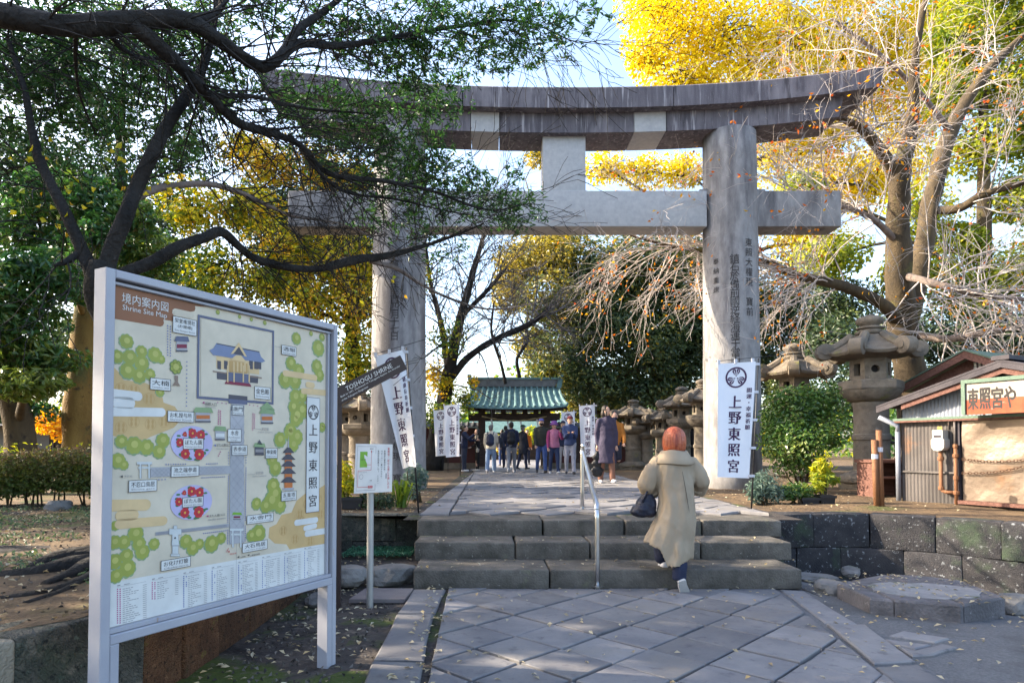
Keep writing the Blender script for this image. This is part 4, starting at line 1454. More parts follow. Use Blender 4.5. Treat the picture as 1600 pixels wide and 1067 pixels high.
def banner(name, base, tl, tr, br, bl, ptop, label, small, amp=.018, ph=0.0, pole_r=.009, rod_to=.3):
    """corners and pole top in local coordinates of the pole foot; the cloth hangs left of the pole"""
    t = thing(name, base, label, 'banner', 'white shrine banners along the path')
    TL, TR, BR, BL = map(Vector, (tl, tr, br, bl))
    n = (TR - TL).cross(TL - BL).normalized()
    if n.y > 0: n = -n

    def surf(s, t_, lift=0.0):
        p = BL.lerp(BR, s).lerp(TL.lerp(TR, s), t_)
        w = amp * (math.sin(s * 5.5 + t_ * 2.2 + ph) + .5 * math.sin(s * 11 - t_ * 5 + ph * 2)) * (1.15 - .6 * t_)
        return p + n * (w + lift)
    nx, nz = 14, 26
    m = MB()
    m.add([surf(i / nx, j / nz) for j in range(nz + 1) for i in range(nx + 1)], [(j * (nx + 1) + i, j * (nx + 1) + i + 1, (j + 1) * (nx + 1) + i + 1, (j + 1) * (nx + 1) + i) for j in range(nz) for i in range(nx)])
    m.add([surf(i / nx, j / nz, -.003) for j in range(nz + 1) for i in range(nx + 1)], [((j + 1) * (nx + 1) + i, (j + 1) * (nx + 1) + i + 1, j * (nx + 1) + i + 1, j * (nx + 1) + i) for j in range(nz) for i in range(nx)])
    m.build('cloth', M_cloth, t, smooth=True)
    m = MB(); m.tube([(0, 0, 0), Vector(ptop) * .5, ptop], [pole_r * 1.2, pole_r, pole_r * .8], 8)
    m.build('pole', M_pole, t, smooth=True)
    d = (TR - TL).normalized()
    m = MB(); m.tube([TL - d * .03 + Vector((0, .005, .03)), TR + d * rod_to + Vector((0, .005, .03 + rod_to * .12))], .004, 6)
    m.build('rod', M_pole, t)
    P0 = Vector(ptop)
    for k in range(5):
        e = TR.lerp(BR, .02 + .96 * k / 4)
        f = P0 * min(1, max(.05, e.z / P0.z))
        m = MB(); m.hull_box([e + Vector((-.01, -.012, -.016)), f + Vector((.018, -.012, -.016)), f + Vector((.018, .012, -.016)), e + Vector((-.01, .012, -.016)), e + Vector((-.01, -.012, .016)), f + Vector((.018, -.012, .016)), f + Vector((.018, .012, .016)), e + Vector((-.01, .012, .016))])
        m.build('loop', M_rod, t)
    for k in range(3):
        e = TL.lerp(TR, .02 + .46 * k)
        m = MB(); m.box(tuple(e + Vector((-.016, -.008, -.01))), tuple(e + Vector((.016, .014, .045))))
        m.build('loop', M_rod, t)
    W, H = (TR - TL).length, (TL - BL).length
    p = Print(lambda x, y, l: surf(x / .47, y / 1.47, .002 + .001 * l))
    crest(p, 'purple', 'cloth', .235, 1.28, .135, 1)
    p.column('purple', '上野東照宮', .235, 1.05, .165, .205, 1, .006)
    if small: p.column('purple', small, .405, 1.14, .062, .078, 1, .002)
    p.build(t, {'purple': ('lettering', M_purple), 'cloth': ('crest_veins', M_cloth)}, world=False)
    return t


b = G(1174, 797, TZ)
lc = lambda u, v, Y: P(u, v, Y) - b
banner('banner', b, lc(1122, 568, b.y - .05), lc(1180, 565, b.y - .02), lc(1171, 747, b.y - .02), lc(1120, 745, b.y - .10), lc(1185, 560, b.y), 'large white crest banner hanging nearly straight in front of the right torii pillar', '開運・幸福祈願', ph=.6)
b = G(654, 801, TZ)
banner('banner', b, lc(586, 557, b.y - .12), lc(632, 546, b.y - .02), lc(649, 728, b.y - .02), lc(629, 732, b.y + .26), lc(635, 543, b.y), 'white crest banner leaning and twisted in front of the left torii pillar', '健康長寿祈願', amp=.03, ph=2.0)
for (u, v, Y, lab, sm, ph) in ((700, 738, 20.5, 'far white banner against the red wall, farther left of the pair before the roofed gate', '心願成就祈願', .3), (719, 748, 18.0, 'far white banner against the red wall, nearer right one of the pair before the gate', '開運・幸福祈願', 1.4),
                               (931, 748, 18.2, 'far white banner behind the handrail beside the woman in the purple coat', '開運・幸福祈願', 2.2), (899, 742, 21.5, 'farthest white banner half hidden behind the man in the blue puffer jacket', '健康長寿祈願', .9)):
    load_text(list(sm))
    p = P(u, 700, Y)
    banner('banner', (p.x, Y, TZ), (-.47, .02, 1.98), (-.02, 0, 2.02), (-.02, 0, .55), (-.40, .1, .52), (.02, 0, 2.06), lab, sm, amp=.03, ph=ph, rod_to=.02)

# ================================================================== small roofed gate at the end of the path
M_copper = mat('verdigris_copper', (.10, .19, .20), (.17, .29, .29), scale=5, rough=.65, bump=.2, bscale=30, rand=.12, over=[((.07, .10, .12), 3, .55, .7), ((.30, .38, .36), 9, .66, .76)])
M_gwood = mat('dark_temple_wood', (.030, .020, .016), (.06, .04, .03), scale=4, stretch=(1, 1, 6), rough=.8, bump=.3, bscale=40, rand=.1)
M_redwood = mat('dark_red_plaster', (.060, .022, .020), (.085, .032, .028), scale=2, rough=.85, bump=.2, bscale=40, rand=.06, over=[((.05, .03, .025), 2, .55, .7)])
M_straw = plain('straw_rope', (.36, .28, .15), rough=.95, bump=.4, bscale=80)
M_paper = plain('white_paper', (.75, .74, .72), rough=.8)
M_tile = mat('grey_roof_tile', (.09, .095, .10), (.15, .155, .16), scale=6, rough=.7, bump=.2, bscale=40, rand=.15)
GY = 24.4
gx0, gx1 = P(753, 700, GY).x, P(852, 700, GY).x
gate = thing('roofed_gate', ((gx0 + gx1) / 2, GY, TZ), 'small wooden shrine gate with a ribbed green copper roof at the end of the path', 'gate')


def gb(name, a, b, material):
    m = MB(); m.box(a, b); return m.build(name, material, gate, world=True)


zeave, zridge = P(800, 636, GY - 1.3).z, P(800, 602, GY).z
zbeam = P(800, 655, GY).z
for x in (gx0, gx1):
    for dy in (-.5, .5):
        gb('pillar', (x - .13, GY + dy - .13, TZ - .02), (x + .13, GY + dy + .13, zeave - .02), M_gwood)
    gb('pillar_base', (x - .19, GY - .72, TZ - .02), (x + .19, GY + .72, TZ + .10), M_lantern)
    gb('tie_beam', (x - .08, GY - .368, zbeam + .1), (x + .08, GY + .368, zbeam + .3), M_gwood)
for dy in (-.5, .5):
    gb('lintel', (gx0 - .5, GY + dy - .10, zbeam - .05), (gx1 + .5, GY + dy + .10, zbeam + .2), M_gwood)
    gb('upper_beam', (gx0 - .75, GY + dy - .09, zbeam + .36), (gx1 + .75, GY + dy + .09, zbeam + .54), M_gwood)
for k in range(7):
    x = gx0 + (gx1 - gx0) * k / 6
    gb('bracket', (x - .09, GY - .75, zbeam + .2), (x + .09, GY - .6, zbeam + .42), M_gwood)
for k in range(17):
    x = gx0 - .68 + (gx1 - gx0 + 1.36) * k / 16
    xr = P(741, 602, GY).x + (P(869, 602, GY).x - P(741, 602, GY).x) * k / 16
    m = MB(); m.hull_box([(x - .03, GY - 1.2, zeave - .10), (x + .03, GY - 1.2, zeave - .10), (xr + .03, GY, zridge - .22), (xr - .03, GY, zridge - .22), (x - .03, GY - 1.2, zeave - .04), (x + .03, GY - 1.2, zeave - .04), (xr + .03, GY, zridge - .16), (xr - .03, GY, zridge - .16)])
    m.build('rafter', M_gwood, gate, world=True)
rx0, rx1 = P(738, 602, GY).x, P(872, 602, GY).x
ex0, ex1 = P(724, 636, GY - 1.3).x, P(887, 636, GY - 1.3).x


def roof_pt(s, t, side):
    """s along the ridge 0..1, t from ridge 0 to eave 1"""
    x = (rx0 + (rx1 - rx0) * s) * (1 - t ** 1.6) + (ex0 + (ex1 - ex0) * s) * t ** 1.6
    z = zridge + (zeave - zridge) * (1 - (1 - t) ** 1.35) + .10 * (abs(s - .5) * 2) ** 3 * t
    return Vector((x, GY + side * 1.3 * t, z))


for side in (-1, 1):
    m = MB(); nx, nt = 16, 8
    v = [roof_pt(i / nx, j / nt, side) for j in range(nt + 1) for i in range(nx + 1)]
    w = [p + Vector((0, 0, -.07)) for p in v]
    k = len(v)
    f = [(j * (nx + 1) + i, j * (nx + 1) + i + 1, (j + 1) * (nx + 1) + i + 1, (j + 1) * (nx + 1) + i) for j in range(nt) for i in range(nx)]
    m.add(v + w, [q[::-1] if side > 0 else q for q in f] + [tuple(i + k for i in (q if side > 0 else q[::-1])) for q in f] + [(nt * (nx + 1) + i, nt * (nx + 1) + i + 1, k + nt * (nx + 1) + i + 1, k + nt * (nx + 1) + i) for i in range(nx)])
    m.build('roof_slope', M_copper, gate, world=True)
    for r_ in range(17):
        m = MB(); m.tube([roof_pt(r_ / 16, t / 6, side) + Vector((0, 0, .02)) for t in range(7)], .045, 6)
        m.build('roof_rib', M_copper, gate, world=True)
m = MB(); m.hull_box([(rx0, GY - .15, zridge - .06), (rx1, GY - .15, zridge - .06), (rx1, GY + .15, zridge - .06), (rx0, GY + .15, zridge - .06), (rx0 - .05, GY - .12, zridge + .22), (rx1 + .05, GY - .12, zridge + .22), (rx1 + .05, GY + .12, zridge + .22), (rx0 - .05, GY + .12, zridge + .22)])
m.build('ridge', M_tile, gate, world=True)
m = MB(); m.box((rx0 - .1, GY - .17, zridge + .221), (rx1 + .1, GY + .17, zridge + .29)); m.build('ridge_cap', M_copper, gate, world=True)
for x, s_ in ((rx0, -1), (rx1, 1)):
    m = MB(); m.hull_box([(x - .10, GY - .22, zridge - .12), (x + .10, GY - .22, zridge - .12), (x + .10, GY + .22, zridge - .12), (x - .10, GY + .22, zridge - .12), (x - .07 + s_ * .12, GY - .16, zridge + .4), (x + .07 + s_ * .12, GY - .16, zridge + .4), (x + .07 + s_ * .12, GY + .16, zridge + .4), (x - .07 + s_ * .12, GY + .16, zridge + .4)])
    m.build('ridge_end', M_copper, gate, world=True)
    m = MB(); m.add([(x + s_ * .02, GY - 1.05, zeave + .0), (x + s_ * .02, GY + 1.05, zeave), (x + s_ * .02, GY, zridge - .05), (x - s_ * .04, GY - 1.05, zeave), (x - s_ * .04, GY + 1.05, zeave), (x - s_ * .04, GY, zridge - .05)], [(0, 1, 2), (5, 4, 3), (0, 3, 4, 1), (1, 4, 5, 2), (2, 5, 3, 0)])
    m.build('gable_board', M_gwood, gate, world=True)
m = MB()
pts = [Vector((gx0 + (gx1 - gx0) * k / 20, GY - .64, zbeam + .08 - .16 * math.sin(math.pi * k / 20))) for k in range(21)]
m.tube(pts, [.025 + .012 * math.sin(k * 2.1) for k in range(21)], 8)
m.build('straw_rope', M_straw, gate, world=True, smooth=True)
for k in (3, 8, 12, 17):
    p = pts[k]
    m = MB()
    for j in range(3): m.hull_box([(p.x - .03 + .02 * j, p.y - .012, p.z - .13 - .1 * j), (p.x + .03 + .02 * j, p.y - .012, p.z - .13 - .1 * j), (p.x + .03 + .02 * j, p.y, p.z - .13 - .1 * j), (p.x - .03 + .02 * j, p.y, p.z - .13 - .1 * j),
                              (p.x - .03 + .02 * j, p.y - .012, p.z - .03 - .1 * j), (p.x + .03 + .02 * j, p.y - .012, p.z - .03 - .1 * j), (p.x + .03 + .02 * j, p.y, p.z - .03 - .1 * j), (p.x - .03 + .02 * j, p.y, p.z - .03 - .1 * j)])
    m.build('paper_streamer', M_paper, gate, world=True)
for (xa, xb, lab) in ((P(600, 700, GY).x, gx0 - .2, 'dark red plaster wall with a small tiled cap left of the roofed gate'), (gx1 + .2, P(985, 700, GY).x, 'dark red plaster wall with a small tiled cap right of the roofed gate')):
    w = thing('precinct_wall', ((xa + xb) / 2, GY, TZ), lab, 'wall')
    zt_ = P(700, 668, GY).z
    for nm, a, b, mm in (('wall_panel', (xa, GY - .1, TZ - .05), (xb, GY + .1, zt_), M_redwood), ('base_course', (xa, GY - .14, TZ - .06), (xb, GY + .14, TZ + .22), M_lantern), ('rail', (xa, GY - .125, TZ + .75), (xb, GY + .125, TZ + .83), M_gwood)):
        m = MB(); m.box(a, b); m.build(nm, mm, w, world=True)
    n = int((xb - xa) / .9)
    for k in range(n + 1):
        x = xa + (xb - xa) * k / n
        m = MB(); m.box((x - .06, GY - .135, TZ + .221), (x + .06, GY + .135, zt_ - .002)); m.build('post', M_gwood, w, world=True)
    m = MB(); m.add([(xa - .1, GY - .38, zt_ + .02), (xb + .1, GY - .38, zt_ + .02), (xb + .1, GY, zt_ + .2), (xa - .1, GY, zt_ + .2), (xb + .1, GY + .38, zt_ + .02), (xa - .1, GY + .38, zt_ + .02)], [(0, 1, 2, 3), (3, 2, 4, 5), (1, 0, 5, 4), (0, 3, 5), (1, 4, 2)])
    m.build('cap_roof', M_tile, w, world=True)
    for k in range(int((xb - xa) / .22)):
        x = xa + .11 + .22 * k
        m = MB(); m.tube([(x, GY - .39, zt_ + .035), (x, GY, zt_ + .215)], .035, 6); m.build('cap_tile', M_tile, w, world=True)
# a hall seen through the gate
hall = thing('shrine_hall', (1.5, 44, TZ), 'far hall with a pale teal roof seen through the gate opening', 'building')
for nm, a, b, mm in (('wall', (-1, 43, TZ), (5, 46, 2.35), M_redwood),):
    m = MB(); m.box(a, b); m.build(nm, M_gwood, hall, world=True)
m = MB(); m.add([(-2, 42, 2.3), (6, 42, 2.3), (5.2, 44.5, 3.3), (-1.2, 44.5, 3.3), (6, 47, 2.3), (-2, 47, 2.3)], [(0, 1, 2, 3), (3, 2, 4, 5), (1, 0, 5, 4), (0, 3, 5), (1, 4, 2)])
m.build('roof', mat('shaded_copper', (.05, .10, .10), (.08, .15, .145), scale=3), hall, world=True)  # copper darkened in its colour to stand for shade

# ================================================================== stone lanterns
def lantern(name, loc, h, label, rz=0.0, wide=1.0, plain_shaft=False):
    """pedestal, round shaft, flaring platform, fire box, scroll cornered roof and jewel; h is the height"""
    t = thing(name, loc, label, 'stone lantern', 'stone lanterns beside the shrine path', rz)
    k = h
    w = h * wide
    X6 = math.pi / 6
    m = MB(); m.lathe([(.175 * w, -.02 * k), (.175 * w, .035 * k), (.165 * w, .045 * k)], 6, phase=X6); m.build('plinth', M_lantern, t)
    m = MB()
    v = []
    prof = [(.165 * w, .0455 * k), (.168 * w, .06 * k), (.15 * w, .085 * k), (.11 * w, .105 * k), (.10 * w, .115 * k)]
    n = 48
    for r, z in prof:
        for i in range(n):
            a = 2 * math.pi * i / n
            v.append(((r * (1 + .07 * abs(math.cos(a * 6)) * (1 if z < .1 * k else .2))) * math.cos(a), (r * (1 + .07 * abs(math.cos(a * 6)))) * math.sin(a), z))
    m.add(v, [(q * n + i, q * n + (i + 1) % n, (q + 1) * n + (i + 1) % n, (q + 1) * n + i) for q in range(len(prof) - 1) for i in range(n)])
    m.build('lotus_base', M_lantern, t, smooth=True)
    m = MB(); m.lathe([(.098 * w, .105 * k), (.094 * w, .125 * k), (.092 * w, .28 * k), (.099 * w, .285 * k), (.101 * w, .30 * k), (.099 * w, .315 * k), (.091 * w, .32 * k), (.090 * w, .47 * k), (.097 * w, .485 * k), (.097 * w, .50 * k)], 28)
    m.build('shaft', M_lantern, t, angle=35)
    m = MB(); m.lathe([(.10 * w, .50 * k), (.125 * w, .515 * k), (.155 * w, .55 * k), (.160 * w, .565 * k)], 28); m.build('lotus_platform', M_lantern, t, angle=50)
    m = MB(); m.lathe([(.166 * w, .566 * k), (.172 * w, .575 * k), (.172 * w, .615 * k), (.16 * w, .622 * k)], 6, phase=X6); m.build('platform', M_lantern, t)
    # fire box: six slabs, those with a round or square opening
    r = .108 * w
    z0, z1 = .623 * k, .745 * k
    for i in range(6):
        a = X6 + i * math.pi / 3
        p, q = Vector((r * math.cos(a), r * math.sin(a), 0)), Vector((r * math.cos(a + math.pi / 3), r * math.sin(a + math.pi / 3), 0))
        e = (q - p); L = e.length; e.normalize()
        nrm = Vector((e.y, -e.x, 0))
        m = MB()
        N = 16
        hole, outer = [], []
        rh = L * (.2 if i % 2 else .26)
        for j in range(N):
            b_ = 2 * math.pi * j / N
            cx_, cz_ = math.cos(b_), math.sin(b_)
            mx = max(abs(cx_), abs(cz_))
            if i % 2: hole.append((L / 2 + rh * cx_, (z0 + z1) / 2 + rh * cz_))
            else: hole.append((L / 2 + rh * .8 * cx_ / mx, (z0 + z1) / 2 + rh * 1.25 * cz_ / mx))
            outer.append((L / 2 + L / 2 * cx_ / mx, (z0 + z1) / 2 + (z1 - z0) / 2 * cz_ / mx))
        W = lambda s, z, d: p + e * s + nrm * d + Vector((0, 0, z))
        v = [W(s, z, 0) for s, z in outer] + [W(s, z, 0) for s, z in hole] + [W(s, z, -.035 * w) for s, z in hole]
        m.add(v, [(j, (j + 1) % N, N + (j + 1) % N, N + j) for j in range(N)] + [(N + j, N + (j + 1) % N, 2 * N + (j + 1) % N, 2 * N + j) for j in range(N)])
        fb = m.build('fire_box_panel', M_lantern, t)
        m = MB(); m.ring_pts = None
        fr = [(s, z) for s, z in ((.08 * L, z0 + .008 * k), (.92 * L, z0 + .008 * k), (.92 * L, z1 - .008 * k), (.08 * L, z1 - .008 * k))]
    m = MB(); m.lathe([(.05 * w, z0), (.05 * w, z1)], 8); m.build('fire_box_shade', M_shade, t)  # dark core in place of the shade inside the box
    # roof
    m = MB()
    prof = [(.115 * w, .746 * k), (.235 * w, .760 * k), (.245 * w, .775 * k), (.20 * w, .805 * k), (.145 * w, .835 * k), (.095 * w, .872 * k), (.075 * w, .885 * k)]
    n = 36
    v = []
    for r_, z in prof:
        for i in range(n):
            a = 2 * math.pi * i / n
            hx = math.cos(X6) / math.cos(((a - X6) % (math.pi / 3)) - X6) if True else 1
            c6 = abs(math.cos(3 * (a - X6)))
            v.append((r_ * hx * math.cos(a), r_ * hx * math.sin(a), z + (.02 * k * c6 ** 6 if .755 * k < z < .8 * k else 0)))
    m.add(v, [(q * n + i, q * n + (i + 1) % n, (q + 1) * n + (i + 1) % n, (q + 1) * n + i) for q in range(len(prof) - 1) for i in range(n)] + [tuple(range(n - 1, -1, -1)), tuple(range((len(prof) - 1) * n, len(prof) * n))])
    m.build('roof', M_lantern, t)
    for i in range(6):
        a = X6 + i * math.pi / 3
        d = Vector((math.cos(a), math.sin(a), 0)); s_ = Vector((-math.sin(a), math.cos(a), 0))
        m = MB()
        c = d * (.238 * w) + Vector((0, 0, .796 * k))
        path_, rr = [], []
        for (dd, zz) in ((.09, .882), (.13, .85), (.17, .822), (.205, .806)):
            path_.append(d * dd * w + Vector((0, 0, zz * k))); rr.append(.020 * w + .05 * (dd) * w)
        # the scroll: a squat drum lying across the corner
        m.tube(path_, rr, 8)
        m.tube([c - s_ * .036 * w, c - s_ * .030 * w, c + s_ * .030 * w, c + s_ * .036 * w], [.036 * w, .048 * w, .048 * w, .036 * w], 16)
        m.tube([c - s_ * .042 * w, c + s_ * .042 * w], [.020 * w, .020 * w], 10)
        m.build('scroll', M_lantern, t, angle=40)
    m = MB(); m.lathe([(.070 * w, .8855 * k), (.076 * w, .892 * k), (.076 * w, .905 * k), (.062 * w, .910 * k), (.058 * w, .918 * k), (.072 * w, .922 * k), (.070 * w, .930 * k), (.048 * w, .936 * k), (.050 * w, .942 * k), (.068 * w, .954 * k), (.073 * w, .968 * k), (.066 * w, .982 * k), (.042 * w, .994 * k), (.012 * w, 1.003 * k)], 24)
    m.build('finial', M_lantern, t, angle=50)
    return t


def lan_at(u, vb, vt, label, rz, wide=1.0, Y=None):
    Y = Y or .78 * 1000 / (vb - HY)
    p = P(u, vb, Y)
    return lantern('stone_lantern', (p.x, Y, TZ), P(u, vt, Y).z - TZ, label, rz, wide)


lan_at(1363, 765, 493, 'tallest stone lantern standing between the leafy bush and the tin shack', .25, 1.0)
lan_at(1243, 753, 537, 'stone lantern rising behind the leafy bush right of the torii pillar', .6, 1.05, Y=15.0)
lan_at(1100, 742, 592, 'mossy stone lantern half hidden by the left edge of the right torii pillar', .1, 1.05)
lan_at(1066, 737, 604, 'mossy stone lantern with curled roof corners directly left of the right torii pillar', .5, 1.05)
lan_at(1036, 735, 632, 'shorter shaded stone lantern third from the right torii pillar', .9, 1.15)
lan_at(1010, 733, 640, 'shaded stone lantern with a broad roof fourth from the right torii pillar', .2, 1.2)
lan_at(990, 733, 624, 'dark stone lantern beside the man in the orange jacket', .7, 1.2)
lan_at(561, 757, 605, 'stone lantern between the map board and the left torii pillar', .3, 1.15)
lan_at(541, 750, 612, 'stone lantern partly behind the finger board, farther back than its neighbour', .8, 1.15)
lan_at(505, 748, 600, 'stone lantern hidden behind the upper right of the map board', .5, 1.1)

# ================================================================== tin shack on the right
M_corr = mat('weathered_tin', (.075, .068, .066), (.125, .112, .108), scale=2.5, stretch=(1, 1, .5), rough=.6, metal=.35, bump=.15, bscale=40, rand=.05, over=[((.22, .11, .055), 3, .6, .78), ((.09, .075, .07), 1.8, .55, .75)])
M_tinblue = mat('galvanised_tin', (.19, .21, .26), (.26, .28, .33), scale=3, rough=.5, metal=.3, bump=.1, bscale=40, rand=.04, over=[((.28, .17, .10), 6, .68, .78)])
M_shut = mat('buff_shutter', (.16, .122, .095), (.235, .185, .145), scale=1.2, rough=.38, metal=.45, bump=.5, bscale=3.5, rand=.04, dist=.05, over=[((.24, .13, .07), 1.8, .56, .72), ((.22, .12, .07), 9, .68, .76)])
M_rwood = mat('reddish_roof_wood', (.10, .046, .036), (.17, .085, .066), scale=5, stretch=(.6, 6, 6), rough=.85, bump=.3, bscale=50, rand=.1)
M_rdark = mat('dark_roof_edge', (.030, .026, .034), (.055, .048, .055), scale=5, rough=.7, bump=.2, bscale=50, rand=.05)
M_vgreen = plain('faded_green_paint', (.10, .155, .115), rough=.7, bump=.3, bscale=40)
M_rustpipe = plain('rusty_pipe', (.21, .095, .045), rough=.7, metal=.2, bump=.3, bscale=80)
M_rust = plain('dark_rust', (.10, .05, .03), rough=.8, metal=.3)
M_board = mat('rusted_sign', (.34, .29, .235), (.42, .37, .31), scale=3, rough=.7, bump=.1, bscale=50, rand=0, lohi=(.4, .6), over=[((.40, .22, .10), 7, .62, .74)])
M_signred = mat('red_paint_band', (.24, .04, .02), (.32, .075, .03), scale=4, rough=.7, bump=.1, rand=0, over=[((.40, .30, .22), 7, .62, .70, (.4, 1, 2))])
SO = Vector((*G(1410, 783, TZ).xy, 0)); S1 = Vector((*G(1600, 797, TZ).xy, 0))
SE = (S1 - SO).normalized()
SN = Vector((SE.y, -SE.x, 0))                 # outward, towards the path
shack = thing('tin_shack', (SO.x, SO.y, TZ), 'rusty corrugated tin shack with a faded sign board and shuttered front at the right edge', 'shack')
sp = lambda s, z, d=0.0: SO + SE * s + SN * d + Vector((0, 0, z))
sq = lambda u, v, d=0.0: on_plane(u, v, SO + SN * d, SE)
SW, SD = 2.9, 2.4


def sbox(name, s0, s1, z0, z1, d0, d1, material, parent=None):
    m = MB(); m.hull_box([sp(s0, z0, d1), sp(s1, z0, d1), sp(s1, z0, d0), sp(s0, z0, d0), sp(s0, z1, d1), sp(s1, z1, d1), sp(s1, z1, d0), sp(s0, z1, d0)])
    return m.build(name, material, parent or shack, world=True)


def corrugated(name, s0, s1, z0, z1, d, material, pitch=.05, amp=.009, top=None):
    n = int((s1 - s0) / pitch * 4)
    m = MB(); v = []
    for i in range(n + 1):
        s = s0 + (s1 - s0) * i / n
        dd = d + amp * math.sin(2 * math.pi * (s - s0) / pitch)
        v += [sp(s, z0, dd), sp(s, top(s) if top else z1, dd)]
    m.add(v, [(2 * i, 2 * i + 2, 2 * i + 3, 2 * i + 1) for i in range(n)])
    return m.build(name, material, shack, world=True, smooth=True)


s_a, z_band = sq(1405, 657)
s_sh = sq(1503, 700)[0]
s_bd0, z_bd1 = sq(1501, 594, .3)
z_bd0 = sq(1510, 648, .3)[1]
s_ap, z_ap = sq(1578, 566)
s_le, z_le = sq(1383, 638)
zroof = lambda s: z_ap - abs(s - s_ap) * (z_ap - z_le) / (s_ap - s_le)
corrugated('lower_wall', 0, s_sh, TZ - .05, z_band - .01, 0, M_corr)
corrugated('upper_wall', .01, s_bd0 + .1, z_band + .03, 0, -.02, M_tinblue, top=lambda s: zroof(s) - .10)
sbox('gable_wall', s_bd0 + .1, SW - .02, z_band + .03, zroof(SW) + .15, -.06, -.03, M_tinblue)
m = MB(); m.add([sp(s_bd0 + .1, zroof(SW) + .15, -.03), sp(SW, zroof(SW) + .15, -.03), sp(s_ap, z_ap - .12, -.03)], [(0, 1, 2)]); m.build('gable_wall', M_rdark, shack, world=True)
for (s0, d1) in ((0, SD), (SW, SD)):
    m = MB(); v = []
    n = 120
    for i in range(n + 1):
        d = -d1 * i / n - .012
        o_ = .009 * math.sin(2 * math.pi * d / .07)
        v += [sp(s0 + o_ + .006, TZ - .05, d), sp(s0 + o_ + .006, zroof(s0) - .08, d)]
    m.add(v, [(2 * i, 2 * i + 2, 2 * i + 3, 2 * i + 1) for i in range(n)]); m.build('side_wall', M_corr, shack, world=True, smooth=True)
sbox('back_wall', 0, SW, TZ - .05, zroof(0), -SD - .03, -SD, M_corr)
sbox('rain_ledge', -.06, SW, z_band - .01, z_band + .025, -.02, .10, M_vgreen)
sbox('ledge_edge', -.06, SW, z_band - .035, z_band - .011, .075, .099, M_rwood)
# roof: two slopes with dark edge boards and red fascia
for (s0, s1) in ((s_le, s_ap), (s_ap, 2 * s_ap - s_le)):
    for (nm, dz0, dz1, d0, d1, mm) in (('roof_sheet', 0, .025, -SD - .2, .22, M_rdark), ('edge_board', -.075, -.002, .18, .215, M_rdark), ('fascia', -.15, -.076, .155, .185, M_rwood)):
        i0 = .35 if nm == 'fascia' and s0 == s_le else 0
        a0 = s0 + i0
        m = MB(); m.hull_box([sp(a0, zroof(a0) + dz0, d1), sp(s1, zroof(s1) + dz0, d1), sp(s1, zroof(s1) + dz0, d0), sp(a0, zroof(a0) + dz0, d0), sp(a0, zroof(a0) + dz1, d1), sp(s1, zroof(s1) + dz1, d1), sp(s1, zroof(s1) + dz1, d0), sp(a0, zroof(a0) + dz1, d0)])
        m.build(nm, mm, shack, world=True)
sbox('ridge_tile', s_ap - .1, s_ap + .1, z_ap + .02, z_ap + .075, -SD - .2, .23, M_rdark)
# sign board
sgn = thing('sign_board', tuple(sp(s_bd0 + .5, z_bd0, .3)), 'rusted cream and red sign board lettered 東照宮や in a green frame on the shack front', 'sign')
sbox('board', s_bd0 + .045, SW - .3, z_bd0 + .002, z_bd1 - .05, .24, .275, M_board, sgn)
sbox('red_band', s_bd0 + .045, SW - .3, z_bd0 + .002, z_bd0 + .20, .2752, .278, M_signred, sgn)
for a in ((s_bd0, s_bd0 + .044, z_bd0, z_bd1), (SW - .299, SW - .25, z_bd0, z_bd1), (s_bd0 + .0445, SW - .2995, z_bd1 - .0485, z_bd1)):
    sbox('frame', *a, .23, .30, M_vgreen, sgn)
ps = Print(lambda x, y, l: sp(x, y, .278 + .001 * l))
a0, a1 = sq(1511, 620, .28)[0], sq(1588, 620, .28)[0]
zc_ = (sq(1511, 640, .28)[1], sq(1511, 608, .28)[1])
for k, ch in enumerate('東照宮や'):
    w_ = (a1 - a0) / 4
    for j, (dx, dz_) in enumerate(((-.006, 0), (.006, 0), (0, .006), (0, -.006))):
        ps.text('black', ch, a0 + w_ * k + w_ * .06 + dx, zc_[0] + dz_, w_ * .88, zc_[1] - zc_[0], 1 + .2 * j)
ps.build(sgn, {'black': ('lettering', plain('worn_letters', (.035, .03, .028), rough=.8))})
# shutter front
zs1 = z_band - .04
zs0 = sq(1510, 781)[1]
for k in range(2):
    w_ = (SW - s_sh) / 2
    m = MB(); nx, nz = 16, 16
    v = [sp(s_sh + .02 + w_ * k + (w_ - .03) * i / nx, zs0 + (zs1 - zs0) * j / nz, .03 + .022 * noise.noise(Vector((i * .23 + 9 * k, j * .2, 1)))) for j in range(nz + 1) for i in range(nx + 1)]
    m.add(v, [(j * (nx + 1) + i, j * (nx + 1) + i + 1, (j + 1) * (nx + 1) + i + 1, (j + 1) * (nx + 1) + i) for j in range(nz) for i in range(nx)])
    m.build('shutter', M_shut, shack, world=True, smooth=True)
sbox('shutter_back', s_sh, SW, TZ - .05, zs1, -.03, -.005, M_rdark)
sbox('sill', s_sh - .06, SW, zs0 - .05, zs0 - .003, -.02, .10, M_rwood)
sbox('door_post', s_sh - .055, s_sh - .002, zs0, zs1, -.02, .045, M_rdark)
zr = sq(1440, 737)[1]
sbox('wall_rail', 0, s_sh - .06, zr - .012, zr + .012, .012, .03, M_corr)


def spipe(name, pts, r, material, n=10, parent=None):
    m = MB(); m.tube([sp(*p) for p in pts], r, n); return m.build(name, material, parent or shack, world=True, smooth=True)


